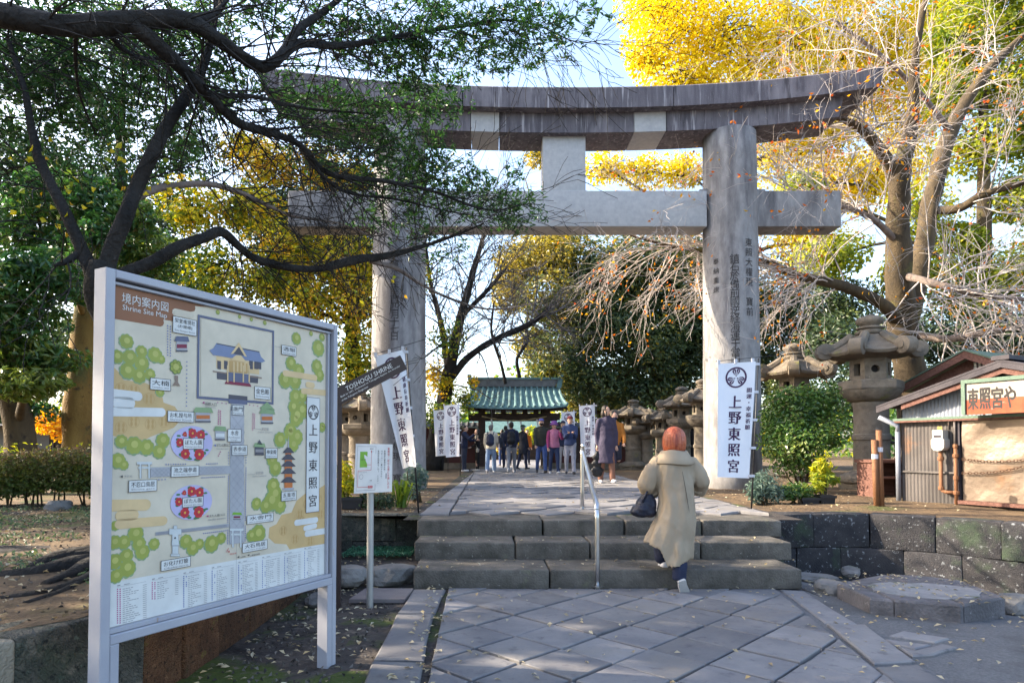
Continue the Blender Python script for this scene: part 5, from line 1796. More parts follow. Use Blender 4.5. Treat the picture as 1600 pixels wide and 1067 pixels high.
s1_, z1_ = sq(1386, 652)
spipe('gutter_pipe', [(s1_, z1_, .2), (-.02, z1_ - .13, .05), (-.02, z1_ - .22, .05)], .035, M_tinblue)
spipe('down_pipe', [(-.02, z1_ - .2, .05), (-.02, TZ, .05)], .034, M_tinblue)
sm, zm1 = sq(1475, 672)
zm0 = sq(1475, 705)[1]
meter = thing('gas_meter', tuple(sp(sm, zm0, .1)), 'white round bottomed gas meter mounted on the shack wall above rusty pipes', 'meter')
m = MB()
w = .085
outl = [(-w, 0.0), (-w * .95, -.05), (-w * .6, -.085), (0, -.095), (w * .6, -.085), (w * .95, -.05), (w, 0), (w, .06), (w * .8, .075), (w * .8, zm1 - zm0 - .1), (-w * .8, zm1 - zm0 - .1), (-w * .8, .075), (-w, .06)]
fr = [sp(sm + x, zm0 + .10 + y, .16) for x, y in outl]; bk = [sp(sm + x * 1.04, zm0 + .10 + y, .03) for x, y in outl]
k = len(outl); m.add(fr + bk, [tuple(range(k)), tuple(range(2 * k - 1, k - 1, -1))] + [(i, k + i, k + (i + 1) % k, (i + 1) % k) for i in range(k)])
m.build('body', plain('meter_enamel', (.44, .43, .40), rough=.4), meter, world=True)
sbox('dial', sm - .05, sm + .05, zm0 + .19, zm0 + .225, .1605, .164, M_rdark, meter)
sbox('dial_plate', sm - .062, sm + .062, zm0 + .175, zm0 + .24, .1585, .1612, INKS['sheen'], meter)
sbox('tag', sm - .035, sm + .02, zm1 - .02, zm1 + .05, .08, .085, plain('yellow_tag', (.5, .33, .05)), meter)
gp = thing('gas_pipe', tuple(sp(sm, TZ, .08)), 'rusty orange gas pipes with elbows and valves below the meter', 'pipe')
z_el = sq(1480, 768)[1]
spipe('inlet_pipe', [(sm, zm0 + .02, .09), (sm, z_el + .06, .09), (sm + .015, z_el + .015, .09), (sm + .06, z_el, .09), (sm + .16, z_el, .09)], .024, M_rustpipe, parent=gp)
spipe('outlet_pipe', [(sm + .19, z_el + .62, .09), (sm + .19, TZ - .02, .09)], .022, M_rustpipe, parent=gp)
for (s_, z_, r_) in ((sm, zm0 - .10, .036), (sm, z_el + .05, .034), (sm + .19, z_el + .5, .034), (sm + .19, z_el + .2, .03), (sm + .19, z_el, .036), (sm + .19, z_el + .63, .028)):
    m = MB(); m.lathe([(r_, -.025), (r_ * 1.1, -.012), (r_ * 1.1, .012), (r_, .025)], 8, Matrix.Translation(sp(s_, z_, .09))); m.build('fitting', M_rustpipe, gp, world=True)
spipe('conduit', [(sm + .10, zm1, .06), (sm + .10, zm1 + .12, .06), (sm + .17, zm1 + .14, .06), (sm + .17, zm0 + .05, .06)], .016, M_corr)
# chain slung across the shutter
for (ua, va, vb, sag, lab) in ((1503, 717, 712, .05, 'upper rusty chain slung across the shack shutter'), (1503, 739, 716, .06, 'lower rusty chain slung across the shack shutter')):
    a, b = sq(ua, va, .07), sq(1640, vb, .07)
    ch = thing('chain', tuple(sp(a[0], a[1], .07)), lab, 'chain', 'rusty chains on the shack')
    n = 26
    for k in range(n):
        t0, t1 = k / n, (k + 1.25) / n
        q0, q1 = [sp(a[0] + (b[0] - a[0]) * t, a[1] + (b[1] - a[1]) * t - sag * math.sin(math.pi * min(t, 1)), .075) for t in (t0, t1)]
        d = (q1 - q0).normalized(); L = (q1 - q0).length
        up_ = (Vector((0, 0, 1)) if k % 2 else SN)
        s_ = d.cross(up_).normalized()
        m = MB()
        ringp = [q0.lerp(q1, .5) + d * (L * .5 * math.cos(x)) + s_ * (.014 * math.sin(x)) for x in [2 * math.pi * j / 10 for j in range(11)]]
        m.tube(ringp, .0045, 5, cap=False)
        m.build('link', M_rust, ch, world=True)
# second roof behind
back = thing('tin_shack', tuple(sp(.2, TZ, -3.2)), 'second weathered shack behind the first with a green edged gable roof and pale slatted gable', 'shack')
bo = -3.0
bq = lambda u, v: on_plane(u, v, SO + SN * bo, SE)
b_le, b_lz = bq(1400, 612); b_ap, b_az = bq(1516, 549)
bz = lambda s: b_az - abs(s - b_ap) * (b_az - b_lz) / (b_ap - b_le)
sbox('wall', b_le + .3, 2 * b_ap - b_le - .3, TZ - .05, b_lz, bo - .12, bo - .08, M_corr, back)
m = MB(); m.add([sp(b_le + .2, b_lz, bo - .09), sp(2 * b_ap - b_le - .2, b_lz, bo - .09), sp(b_ap, b_az - .1, bo - .09)], [(0, 1, 2)]); m.build('gable_wall', M_rwood, back, world=True)
for k in range(9):
    s_ = b_ap + .02 + k * .07
    sbox('gable_slat', s_, s_ + .045, b_az - .42 - .02 * k, min(b_az - .2, bz(s_) - .12), bo - .085, bo - .06, INKS['sheen'], back)
for (s0, s1) in ((b_le, b_ap), (b_ap, 2 * b_ap - b_le)):
    for (nm, dz0, dz1, d0, d1, mm) in (('roof_sheet', 0, .03, bo - 2.5, bo + .2, M_vgreen), ('fascia', -.14, -.002, bo + .14, bo + .18, M_rwood)):
        m = MB(); m.hull_box([sp(s0, bz(s0) + dz0, d1), sp(s1, bz(s1) + dz0, d1), sp(s1, bz(s1) + dz0, d0), sp(s0, bz(s0) + dz0, d0), sp(s0, bz(s0) + dz1, d1), sp(s1, bz(s1) + dz1, d1), sp(s1, bz(s1) + dz1, d0), sp(s0, bz(s0) + dz1, d0)])
        m.build(nm, mm, back, world=True)
# two rusty posts in front
for (u0, u1, vt, vb, lab) in ((1368, 1372, 687, 793, 'shorter left one of two rusty posts in the leaf litter before the shack'), (1376, 1379, 672, 793, 'taller right one of two rusty posts in the leaf litter before the shack')):
    b = G((u0 + u1) / 2, vb, TZ); tz_ = P(u0, vt, b.y).z
    po = thing('rusty_post', (b.x, b.y, TZ), lab, 'post', 'rusty posts by the shack')
    m = MB(); m.tube([(b.x, b.y, TZ - .05), (b.x - .02, b.y, tz_)], .036, 12); m.build('shaft', M_rustpipe, po, world=True, smooth=True)
    m = MB(); m.lathe([(.039, 0), (.039, .06)], 12, Matrix.Translation((b.x - .014, b.y, TZ + (tz_ - TZ) * .72))); m.build('band', M_rod, po, world=True)
# low weathered bench and box between lantern and shack
b = G(1392, 778, TZ)
bench = thing('wooden_stand', (b.x, b.y, TZ), 'reddish wooden stand with open shelves between the tall lantern and the shack', 'stand')
for a, c, mm in (((b.x - .28, b.y - .0, TZ + .55), (b.x + .42, b.y + .5, TZ + .6), 'top'), ((b.x - .25, b.y + .02, TZ), (b.x - .19, b.y + .48, TZ + .549), 'side_board'), ((b.x + .34, b.y + .02, TZ), (b.x + .40, b.y + .48, TZ + .549), 'side_board'), ((b.x - .189, b.y + .04, TZ + .3), (b.x + .339, b.y + .46, TZ + .34), 'shelf'), ((b.x - .189, b.y + .45, TZ), (b.x + .339, b.y + .479, TZ + .549), 'back_board')):
    m = MB(); m.box(a, c); m.build(mm, M_rwood, bench, world=True)
# far-left hall behind the hedge
lh = thing('shrine_office', (-18, 24, TZ), 'low pale building with a dark tiled roof far behind the hedge on the left', 'building')
zz = lambda v: P(0, v, 24).z
m = MB(); m.box((-25, 24, TZ), (-13.2, 27, zz(664))); m.build('wall', plain('pale_plaster', (.20, .19, .17), rough=.9), lh, world=True)
m = MB(); m.add([(-26, 23, zz(666)), (-12.6, 23, zz(666)), (-13.6, 25.5, zz(638)), (-25, 25.5, zz(638)), (-12.6, 28, zz(666)), (-26, 28, zz(666))], [(0, 1, 2, 3), (3, 2, 4, 5), (1, 0, 5, 4), (0, 3, 5), (1, 4, 2)]); m.build('roof', M_tile, lh, world=True)
for k in range(7):
    m = MB(); m.box((-24 + 1.5 * k, 23.97, 1.0), (-23.2 + 1.5 * k, 23.995, 1.9)); m.build('window', M_gwood, lh, world=True)

# ================================================================== vegetation
M_bark_black = mat('dark_bark', (.010, .009, .0085), (.030, .026, .023), scale=6, stretch=(1, 1, .4), rough=.9, bump=1.0, bscale=28, rand=.1, over=[((.09, .085, .08), 14, .66, .76)], dist=.03)
M_bark_pale = mat('pale_bark', (.13, .10, .085), (.24, .19, .165), scale=6, stretch=(1, 1, .5), rough=.85, bump=.6, bscale=40, rand=.1, over=[((.06, .05, .045), 5, .58, .7)])
M_bark_brown = mat('brown_bark', (.045, .034, .022), (.10, .072, .040), scale=5, stretch=(1, 1, .3), rough=.9, bump=.8, bscale=30, rand=.1, over=[((.13, .12, .035), 2, .58, .72), ((.03, .025, .02), 4, .6, .7)])
M_bark_gold = mat('mossy_sunlit_bark', (.15, .085, .022), (.24, .15, .042), scale=3, stretch=(1, 1, .4), rough=.9, bump=.8, bscale=30, rand=.05, over=[((.09, .09, .03), 1.6, .52, .66), ((.05, .035, .02), 5, .6, .7)])  # mossy bark with golden sunlight put into its base colour
M_twig_pink = mat('bare_twig', (.36, .31, .28), (.54, .48, .44), scale=4, rough=.8, bump=.2, rand=.05)
M_twig_grey = mat('grey_twig', (.085, .078, .08), (.15, .135, .135), scale=4, rough=.85, bump=.2, rand=.05)
ML_fg = leaf_mat('evergreen_leaf', [(.024, .066, .020), (.045, .118, .028), (.085, .175, .036)], rough=.34, trans=.3, spec=.5)
ML_ever = leaf_mat('dark_evergreen_leaf', [(.024, .050, .026), (.050, .085, .034), (.10, .125, .034)], rough=.4, trans=.22, spec=.5)
ML_camphor = leaf_mat('camphor_leaf', [(.036, .066, .032), (.080, .115, .040), (.36, .28, .04)], rough=.4, trans=.36, spec=.5)  # last tone is the gold of sunlight on one crown side
ML_ginkgo = leaf_mat('ginkgo_leaf', [(.52, .40, .014), (.69, .55, .025), (.62, .60, .08)], rough=.6, trans=.38, spec=.2)
ML_mixed = leaf_mat('turning_leaf', [(.050, .115, .03), (.17, .23, .03), (.55, .46, .035), (.55, .30, .03)], rough=.5, trans=.4, spec=.3)
ML_lime = leaf_mat('yellow_green_leaf', [(.11, .18, .03), (.30, .33, .03), (.60, .50, .04)], rough=.5, trans=.42, spec=.3)
ML_orange = leaf_mat('orange_leaf', [(.50, .08, .02), (.62, .22, .02), (.66, .40, .04)], rough=.55, trans=.45, spec=.2)
ML_gloss = leaf_mat('glossy_leaf', [(.022, .070, .022), (.050, .130, .03), (.17, .21, .035)], rough=.3, trans=.28, spec=.55)
ML_blue = leaf_mat('bluish_leaf', [(.05, .09, .075), (.10, .16, .13), (.16, .22, .17)], rough=.5, trans=.2)
ML_fallen = leaf_mat('fallen_leaf', [(.26, .20, .12), (.46, .41, .30), (.42, .30, .14)], rough=.7, trans=.1, spec=.2)


def unit(a):
    return a / np.maximum(np.linalg.norm(a, axis=1, keepdims=True), 1e-9)


def leaf_mesh(name, pos, nrm, L, W, material, tint, axis=None, fold=.22):
    """one folded four cornered blade per point"""
    n = len(pos)
    nrm = unit(nrm)
    if axis is None: axis = R.normal(size=(n, 3))
    ax = unit(axis - nrm * np.sum(axis * nrm, 1, keepdims=True))
    sd = np.cross(nrm, ax)
    L = (L * R.uniform(.7, 1.25, n))[:, None]
    W = (W * R.uniform(.75, 1.2, n))[:, None]
    V = np.empty((n, 4, 3))
    V[:, 0] = pos - ax * L * .5
    V[:, 1] = pos + sd * W * .5 + nrm * W * fold + ax * L * .05
    V[:, 2] = pos + ax * L * .5 - nrm * L * .08
    V[:, 3] = pos - sd * W * .5 + nrm * W * fold + ax * L * .05
    b = np.arange(n)[:, None] * 4
    T = np.concatenate([b + np.array([0, 1, 2]), b + np.array([0, 2, 3])], 1).reshape(-1, 3)
    return np_mesh(name, V.reshape(-1, 3), T, material, False, np.repeat(np.clip(tint, 0, 1), 4))


def seg_mesh(name, P0, P1, R0, R1, material, sides=4):
    P0, P1 = np.asarray(P0, float), np.asarray(P1, float)
    n = len(P0)
    d = unit(P1 - P0)
    ref = np.where(np.abs(d[:, 2:3]) < .9, np.array([[0, 0, 1.]]), np.array([[0, 1., 0]]))
    a = unit(np.cross(d, ref)); b = np.cross(d, a)
    V = np.empty((n, 2 * sides, 3))
    R0, R1 = np.asarray(R0, float)[:, None], np.asarray(R1, float)[:, None]
    for i in range(sides):
        w = 2 * math.pi * i / sides
        o = a * math.cos(w) + b * math.sin(w)
        V[:, i] = P0 + o * R0
        V[:, sides + i] = P1 + o * R1
    base = np.arange(n)[:, None] * (2 * sides)
    q = np.concatenate([base + np.array([i, (i + 1) % sides, sides + (i + 1) % sides, sides + i]) for i in range(sides)], 1).reshape(-1, 4)
    return np_mesh(name, V.reshape(-1, 3), q, material, True)


def C(u, v, Y, ru, rv, dep=None, t=0.0, w=1.0):
    """foliage clump: centre, radii, tint shift, leaf weight"""
    c = P(u, v, Y)
    k = Y / F
    return (np.array(c), np.array([ru * k, (dep or (ru + rv) / 2 * k), rv * k]), t, w)


def clump_leaves(clumps, n):
    areas = np.array([c[3] * (c[1][0] * c[1][2]) for c in clumps])
    cnt = np.maximum(12, (n * areas / areas.sum())).astype(int)
    PS, NS, TS = [], [], []
    for (c, r, t, w), m in zip(clumps, cnt):
        d = unit(R.normal(size=(m, 3)))
        k = R.normal(size=(4, 3)) * 2.2
        ph = R.uniform(0, 6, 4)
        lob = sum(np.sin(d @ k[i] + ph[i]) for i in range(4)) / 4
        rr = (R.uniform(0, 1, m) ** .42) * (1 + .42 * lob)
        p = c + d * rr[:, None] * r
        PS.append(p)
        NS.append(d * .6 + R.normal(size=(m, 3)) * .55 + np.array([0, 0, .55]))
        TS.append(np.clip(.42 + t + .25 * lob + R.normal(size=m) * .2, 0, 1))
    return np.concatenate(PS), np.concatenate(NS), np.concatenate(TS)


def tree(name, label, cat, trunk, clumps, n, L, W, leafm, bark, group=None, twigs=26, twig_r=.012, limb_r=.35, base=None, sides=12, twigm=None, limbs=True):
    """trunk: list of (x, y, z, r)"""
    t = thing(name, tuple(base or (trunk[0][0], trunk[0][1], TZ)), label, cat, group)
    o = np.array(origin_of(t))
    path_ = smooth_path(trunk, 4)
    m = MB(); m.tube([p[:3] for p in path_], [p[3] for p in path_], sides, wob=.18)
    m.build('trunk', bark, t, world=True, smooth=True)
    TP = np.array(path_)
    S0, S1, r0, r1 = [], [], [], []
    for (c, r, _, _) in clumps:
        if limbs:
            dz = c[2] - TP[:, 2]
            cost = np.linalg.norm(TP[:, :3] - c, axis=1) + np.where(dz < .2 * np.linalg.norm(TP[:, :2] - c[:2], axis=1), 3.0, 0)
            i = int(np.argmin(cost))
            a = TP[i, :3]
            mid = (a + c) / 2 + R.normal(size=3) * .12 * np.linalg.norm(c - a) + np.array([0, 0, .06 * np.linalg.norm(c - a)])
            lr = max(.018, TP[i, 3] * limb_r)
            pp = smooth_path([(*a, lr), (*mid, lr * .7), (*c, lr * .35)], 4)
            m = MB(); m.tube([p[:3] for p in pp], [p[3] for p in pp], 7, wob=.15)
            m.build('limb', bark, t, world=True, smooth=True)
        for k in range(twigs):
            q = c + unit(R.normal(size=(1, 3)))[0] * r * R.uniform(.5, 1.05)
            s = c + (q - c) * R.uniform(0, .35) + R.normal(size=3) * r * .12
            md = (s + q) / 2 + R.normal(size=3) * r * .12
            S0 += [s, md]; S1 += [md, q]; r0 += [twig_r, twig_r * .65]; r1 += [twig_r * .65, twig_r * .3]
    if S0:
        tw = link('twigs', seg_mesh('twigs', np.array(S0) - o, np.array(S1) - o, r0, r1, twigm or bark, 4), t); tw['kind'] = 'stuff'
    if n:
        p, nn, tt = clump_leaves(clumps, n)
        cr = link('crown', leaf_mesh('crown', p - o, nn, L, W, leafm, tt), t); cr['kind'] = 'stuff'
    return t


def grow(p, d, length, r, depth, out, wander=.28, droop=0.0, kids=(2, 4), shrink=.68, spread=.75, tips=None):
    """bare branch with side branches, recursively"""
    p = np.array(p, float); d = np.array(d, float)
    k = 4
    seg = length / k
    for i in range(k):
        d = d + R.normal(size=3) * wander * .5 + np.array([0, 0, -droop])
        d /= np.linalg.norm(d)
        q = p + d * seg
        ra, rb = r * (1 - .6 * i / k), r * (1 - .6 * (i + 1) / k)
        out.append((p, q, ra, rb))
        if depth > 0 and i > 0:
            for _ in range(int(R.integers(kids[0], kids[1] + 1)) if i == k - 1 else int(R.integers(0, 2) + (depth > 1))):
                s = d + unit(R.normal(size=(1, 3)))[0] * spread
                grow(q, s / np.linalg.norm(s), length * shrink * R.uniform(.6, 1.1), rb * .72, depth - 1, out, wander, droop, kids, shrink, spread, tips)
        p = q
    if tips is not None: tips.append((p, d))


def branch_part(name, out, material, t, sides=4):
    o = np.array(origin_of(t))
    a = np.array([x[0] for x in out]) - o; b = np.array([x[1] for x in out]) - o
    ob = link(name, seg_mesh(name, a, b, [max(x[2], .003) for x in out], [max(x[3], .0025) for x in out], material, sides), t)
    ob['kind'] = 'stuff'
    return ob


def px_path(pts, k=5):
    """(u, v, Y, r) -> smooth world path"""
    return smooth_path([(*P(u, v, Y), r) for u, v, Y, r in pts], k)


def limb_part(t, pts, material, name='limb', sides=10, wob=.25, k=5):
    pp = px_path(pts, k)
    m = MB(); m.tube([p[:3] for p in pp], [p[3] for p in pp], sides, wob=wob)
    m.build(name, material, t, world=True, smooth=True)
    return np.array(pp)


# ---------------------------------------------------------------- ginkgo behind the torii, right
def G0(u, Y):
    p = P(u, 700, Y)
    return p.x


cl = [C(1050, 40, 25, 85, 75), C(1135, 60, 25, 85, 80), C(1010, 95, 25, 45, 35), C(1225, 70, 25, 80, 80), C(1310, 60, 26, 80, 80), C(1065, 135, 25, 70, 45), C(1150, 155, 25, 80, 50), C(1255, 150, 25, 70, 60),
      C(945, 262, 26, 42, 26), C(1010, 268, 26, 55, 30), C(1072, 268, 26, 40, 34), C(1020, 10, 26, 50, 40), C(1385, 90, 26, 60, 80), C(1215, 240, 26, 60, 55), C(1290, 215, 26, 60, 60), C(1080, -60, 26, 90, 60), C(1210, -60, 26, 90, 60),
      C(1340, -50, 26, 80, 70), C(1450, 30, 26, 60, 80), C(1235, 335, 26, 45, 50, t=-.1), C(1340, 150, 27, 60, 60), C(1420, 180, 27, 55, 60), C(1350, 290, 27, 50, 50), C(1300, 290, 28, 70, 50), C(1400, 260, 28, 60, 60), C(1470, 120, 27, 50, 60), C(1270, 380, 27, 60, 40)]
tree('ginkgo_tree', 'tall golden yellow ginkgo rising behind the right half of the torii', 'tree', [(G0(1150, 27), 27, TZ - .2, .5), (G0(1155, 27), 27, 4, .42), (G0(1160, 27), 27, 8, .35), (G0(1170, 26.5), 26.5, 13, .25), (G0(1180, 26), 26, 18, .1)], cl, 56000, .15, .13, ML_ginkgo, M_bark_brown, twigs=34, twig_r=.022)
cl = [C(1500, 60, 22, 60, 60), C(1570, 130, 22, 60, 60), C(1530, 230, 22, 60, 45), C(1590, 310, 22, 50, 50), C(1500, 380, 22, 55, 40), C(1565, 430, 22, 60, 45), C(1480, 150, 22, 50, 50), C(1440, 330, 22, 45, 45), C(1590, 30, 22, 50, 60), C(1510, 460, 22, 60, 40), C(1630, 200, 22, 60, 80),
      C(1650, 400, 22, 60, 70), C(1300, 400, 22, 60, 40), C(1250, 300, 22, 40, 40), C(1430, 430, 22, 60, 40), C(1540, -30, 22, 80, 50)]
tree('broadleaf_tree', 'yellow green autumn tree with sky gaps in the upper right background', 'tree', [(G0(1530, 22.5), 22.5, TZ - .2, .35), (G0(1540, 22.5), 22.5, 4, .3), (G0(1545, 22), 22, 9, .22), (G0(1550, 22), 22, 15, .1)], cl, 30000, .17, .12, ML_lime, M_bark_brown, twigs=34, twig_r=.018)

# ---------------------------------------------------------------- big evergreen right of the gate
cl = [C(850, 405, 26, 70, 42, t=.42), C(800, 450, 26, 38, 48, t=.48), C(862, 470, 25, 62, 42, t=.25), C(930, 425, 26, 80, 55, t=.05), C(1000, 415, 26, 80, 60, t=-.05), C(1060, 470, 26, 60, 70, t=-.1), C(945, 505, 25, 70, 50, t=-.05), C(1010, 545, 25, 65, 48, t=-.12),  # positive tint shifts paint the sunlit left gold, negative ones darken the rest
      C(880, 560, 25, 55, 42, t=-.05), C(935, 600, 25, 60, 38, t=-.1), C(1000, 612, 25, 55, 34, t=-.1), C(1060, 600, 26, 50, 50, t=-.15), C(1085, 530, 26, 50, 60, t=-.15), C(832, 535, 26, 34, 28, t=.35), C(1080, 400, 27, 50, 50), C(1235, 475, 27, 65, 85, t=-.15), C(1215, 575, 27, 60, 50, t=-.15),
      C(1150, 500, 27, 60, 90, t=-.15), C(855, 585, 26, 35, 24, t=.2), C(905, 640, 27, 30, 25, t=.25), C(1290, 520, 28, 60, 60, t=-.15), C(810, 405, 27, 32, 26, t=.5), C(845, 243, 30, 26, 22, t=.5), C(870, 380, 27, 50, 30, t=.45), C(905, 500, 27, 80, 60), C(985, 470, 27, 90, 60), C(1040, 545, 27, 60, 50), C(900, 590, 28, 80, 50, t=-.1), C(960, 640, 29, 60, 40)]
tree('evergreen_tree', 'massive dark evergreen with sunlight painted gold on its left side behind the stone lanterns', 'tree', [(G0(1062, 28), 28, TZ - .2, .65), (G0(1050, 28), 28, 2.5, .5), (G0(1030, 27.5), 27.5, 5, .4), (G0(1000, 27), 27, 7.5, .28), (G0(960, 26.5), 26.5, 9.2, .12)], cl, 88000, .20, .095, ML_camphor, M_bark_brown, twigs=14, twig_r=.02)
cl = [C(1000, 670, 28, 60, 40), C(1070, 680, 28, 60, 45), C(1150, 660, 28, 60, 60), C(940, 690, 30, 30, 30), C(1230, 670, 28, 60, 50)]
tree('evergreen_shrub', 'dark shrub mass in deep shade behind the row of stone lanterns', 'shrub', [(G0(1050, 28.5), 28.5, TZ - .1, .12), (G0(1050, 28.5), 28.5, 1.4, .08), (G0(1052, 28.5), 28.5, 2.2, .03)], cl, 9000, .2, .1, ML_ever, M_bark_black, twigs=16)
cl = [C(1300, 540, 21, 60, 50), C(1400, 520, 22, 60, 55), C(1480, 530, 21, 65, 50), C(1560, 520, 21, 60, 50), C(1340, 610, 20, 60, 45), C(1620, 540, 21, 60, 60), C(1250, 630, 20, 40, 45), C(1440, 600, 22, 60, 40), C(1530, 470, 23, 60, 40, t=.2), C(1310, 470, 23, 60, 40, t=.1), C(1220, 620, 19.5, 26, 50, t=.55)]
tree('evergreen_shrub', 'dark green thicket behind the tin shack and the tallest lantern', 'shrub', [(G0(1420, 21.5), 21.5, TZ - .1, .2), (G0(1425, 21.5), 21.5, 2.2, .15), (G0(1430, 21.5), 21.5, 4.2, .05)], cl, 20000, .17, .09, ML_ever, M_bark_black, twigs=20)

# ---------------------------------------------------------------- bare cherry tree on the right
ch = thing('cherry_tree', (G0(1432, 14.5), 14.5, TZ), 'nearly bare cherry tree with a tangle of pale sunlit twigs and a few orange leaves', 'tree')
tips, out = [], []
trunks = [limb_part(ch, [(1432, 770, 14.5, .42), (1428, 640, 14.5, .34), (1412, 520, 14.4, .31), (1404, 430, 14.2, .27), (1404, 330, 14.0, .22), (1408, 270, 13.8, .19), (1425, 190, 13.6, .13), (1430, 90, 13.4, .08), (1450, -20, 13.2, .05)], M_bark_brown, 'trunk', 14),
          limb_part(ch, [(1420, 500, 14.4, .22), (1440, 400, 14.6, .21), (1458, 300, 14.8, .19), (1488, 200, 15, .16), (1525, 135, 15, .12), (1560, 92, 15, .1), (1620, 40, 15, .07)], M_bark_brown, 'trunk', 12),
          limb_part(ch, [(1405, 300, 14, .13), (1392, 262, 13.8, .14), (1360, 215, 13.4, .10), (1320, 188, 13.2, .07), (1270, 175, 13.1, .04)], M_bark_brown),
          limb_part(ch, [(1404, 500, 14.3, .16), (1370, 470, 13.9, .13), (1310, 445, 13.6, .11), (1250, 432, 13.5, .085), (1195, 410, 13.6, .07), (1120, 395, 13.7, .05), (1050, 385, 13.8, .035), (985, 368, 13.8, .02)], M_bark_brown),
          limb_part(ch, [(1455, 330, 14.8, .10), (1500, 325, 14.2, .09), (1535, 305, 13.8, .08), (1600, 285, 13.4, .06), (1680, 260, 13, .04)], M_bark_brown),
          limb_part(ch, [(1410, 430, 14.2, .09), (1450, 440, 13.4, .075), (1530, 460, 12.8, .06), (1620, 470, 12.4, .04)], M_bark_pale),
          limb_part(ch, [(1420, 520, 14.4, .10), (1480, 530, 13.6, .075), (1540, 520, 13, .06), (1630, 505, 12.6, .04)], M_bark_pale),
          limb_part(ch, [(1488, 210, 15, .08), (1440, 150, 14.4, .06), (1380, 90, 14, .045), (1300, 30, 13.8, .03)], M_bark_pale),
          limb_part(ch, [(1404, 380, 14.1, .08), (1360, 340, 13.6, .06), (1300, 320, 13.2, .045), (1235, 320, 13, .03)], M_bark_pale)]
for ti, tp in enumerate(trunks):
    n0 = int(len(tp) * (.45 if ti < 2 else .25))
    for i in range(n0, len(tp), 1 if ti > 1 else 2):
        a = tp[i]
        d = tp[min(i + 1, len(tp) - 1), :3] - tp[i - 1, :3]
        d /= np.linalg.norm(d) + 1e-9
        for _ in range(3 if ti == 3 else 1 if ti in (0, 1, 4, 7) else 3):
            s = d * .6 + unit(R.normal(size=(1, 3)))[0] * .8 + np.array([-.15, -.12, .05])
            grow(a[:3], s / np.linalg.norm(s), R.uniform(1.0, 1.9), min(.018, a[3] * .45), 2, out, wander=.3, droop=.03 if ti != 3 else .055, kids=(2, 3), shrink=.62, spread=.6, tips=tips)
branch_part('twigs', out, M_twig_pink, ch)
tp_ = np.array([t_[0] for t_ in tips])
sel = R.random(len(tp_)) < .15
o = np.array(origin_of(ch))
p = np.repeat(tp_[sel], 2, 0) + R.normal(size=(2 * sel.sum(), 3)) * .06
cr = link('crown', leaf_mesh('crown', p - o, R.normal(size=p.shape), .085, .05, ML_orange, R.random(len(p))), ch); cr['kind'] = 'stuff'
print('cherry segs', len(out), 'leaves', len(p))

# ---------------------------------------------------------------- bare tree and saplings left of the gate
br = thing('bare_tree', (G0(676, 22.8), 22.8, TZ), 'dark leafless tree with fine grey twigs between the left pillar and the gate', 'tree')
out = []
tr_ = [limb_part(br, [(672, 735, 22.8, 0.360), (685, 670, 22.8, 0.300), (698, 600, 22.8, 0.240), (712, 530, 22.6, 0.180), (735, 440, 22.4, 0.120), (755, 370, 22.2, 0.072), (770, 300, 22.2, 0.036)], M_bark_black, 'trunk', 12),
       limb_part(br, [(698, 600, 22.8, 0.144), (730, 560, 22.6, 0.120), (775, 530, 22.4, 0.108), (830, 505, 22.2, 0.096), (860, 480, 22.1, 0.060)], M_bark_black),
       limb_part(br, [(700, 580, 22.8, 0.120), (690, 510, 23.0, 0.108), (672, 440, 23.1, 0.072), (665, 380, 23.2, 0.048)], M_bark_black),
       limb_part(br, [(716, 500, 22.6, 0.096), (760, 455, 22.4, 0.072), (790, 420, 22.3, 0.048)], M_bark_black),
       limb_part(br, [(790, 600, 23, .06), (782, 565, 23, .055), (768, 520, 23, .05), (772, 470, 23, .03)], M_bark_black),
       limb_part(br, [(812, 590, 23, .07), (808, 560, 23, .06), (825, 530, 23, .05), (815, 500, 23, .03)], M_bark_black)]
for ti, tp in enumerate(tr_):
    for i in range(int(len(tp) * .35), len(tp), 1):
        a = tp[i]
        d = tp[min(i + 1, len(tp) - 1), :3] - tp[i - 1, :3]
        d /= np.linalg.norm(d) + 1e-9
        for _ in range(2 if ti < 4 else 1):
            s = d * .7 + unit(R.normal(size=(1, 3)))[0] * .9 + np.array([0, 0, .15])
            grow(a[:3], s / np.linalg.norm(s), R.uniform(.9, 1.8), min(.028, a[3] * .5), 2, out, wander=.25, droop=-.01, kids=(2, 3), shrink=.62, spread=.65)
branch_part('twigs', out, M_twig_grey, br)
print('bare segs', len(out))
cl = [C(692, 600, 22.6, 26, 22, t=.35), C(728, 618, 22.6, 20, 16, t=.0), C(705, 640, 22.6, 34, 20, t=-.1), C(678, 580, 22.8, 20, 20, t=.45), C(738, 596, 22.8, 12, 10, t=.3), C(690, 655, 22.6, 30, 22, t=-.2)]
tree('maple_tree', 'small maple with orange and green leaves left of the gate roof', 'tree', [(G0(690, 22.8), 22.8, TZ - .1, .07), (G0(694, 22.8), 22.8, 1.9, .05), (G0(700, 22.7), 22.7, 3.4, .02)], cl, 1700, .13, .09, ML_mixed, M_bark_black, twigs=26, twig_r=.008)

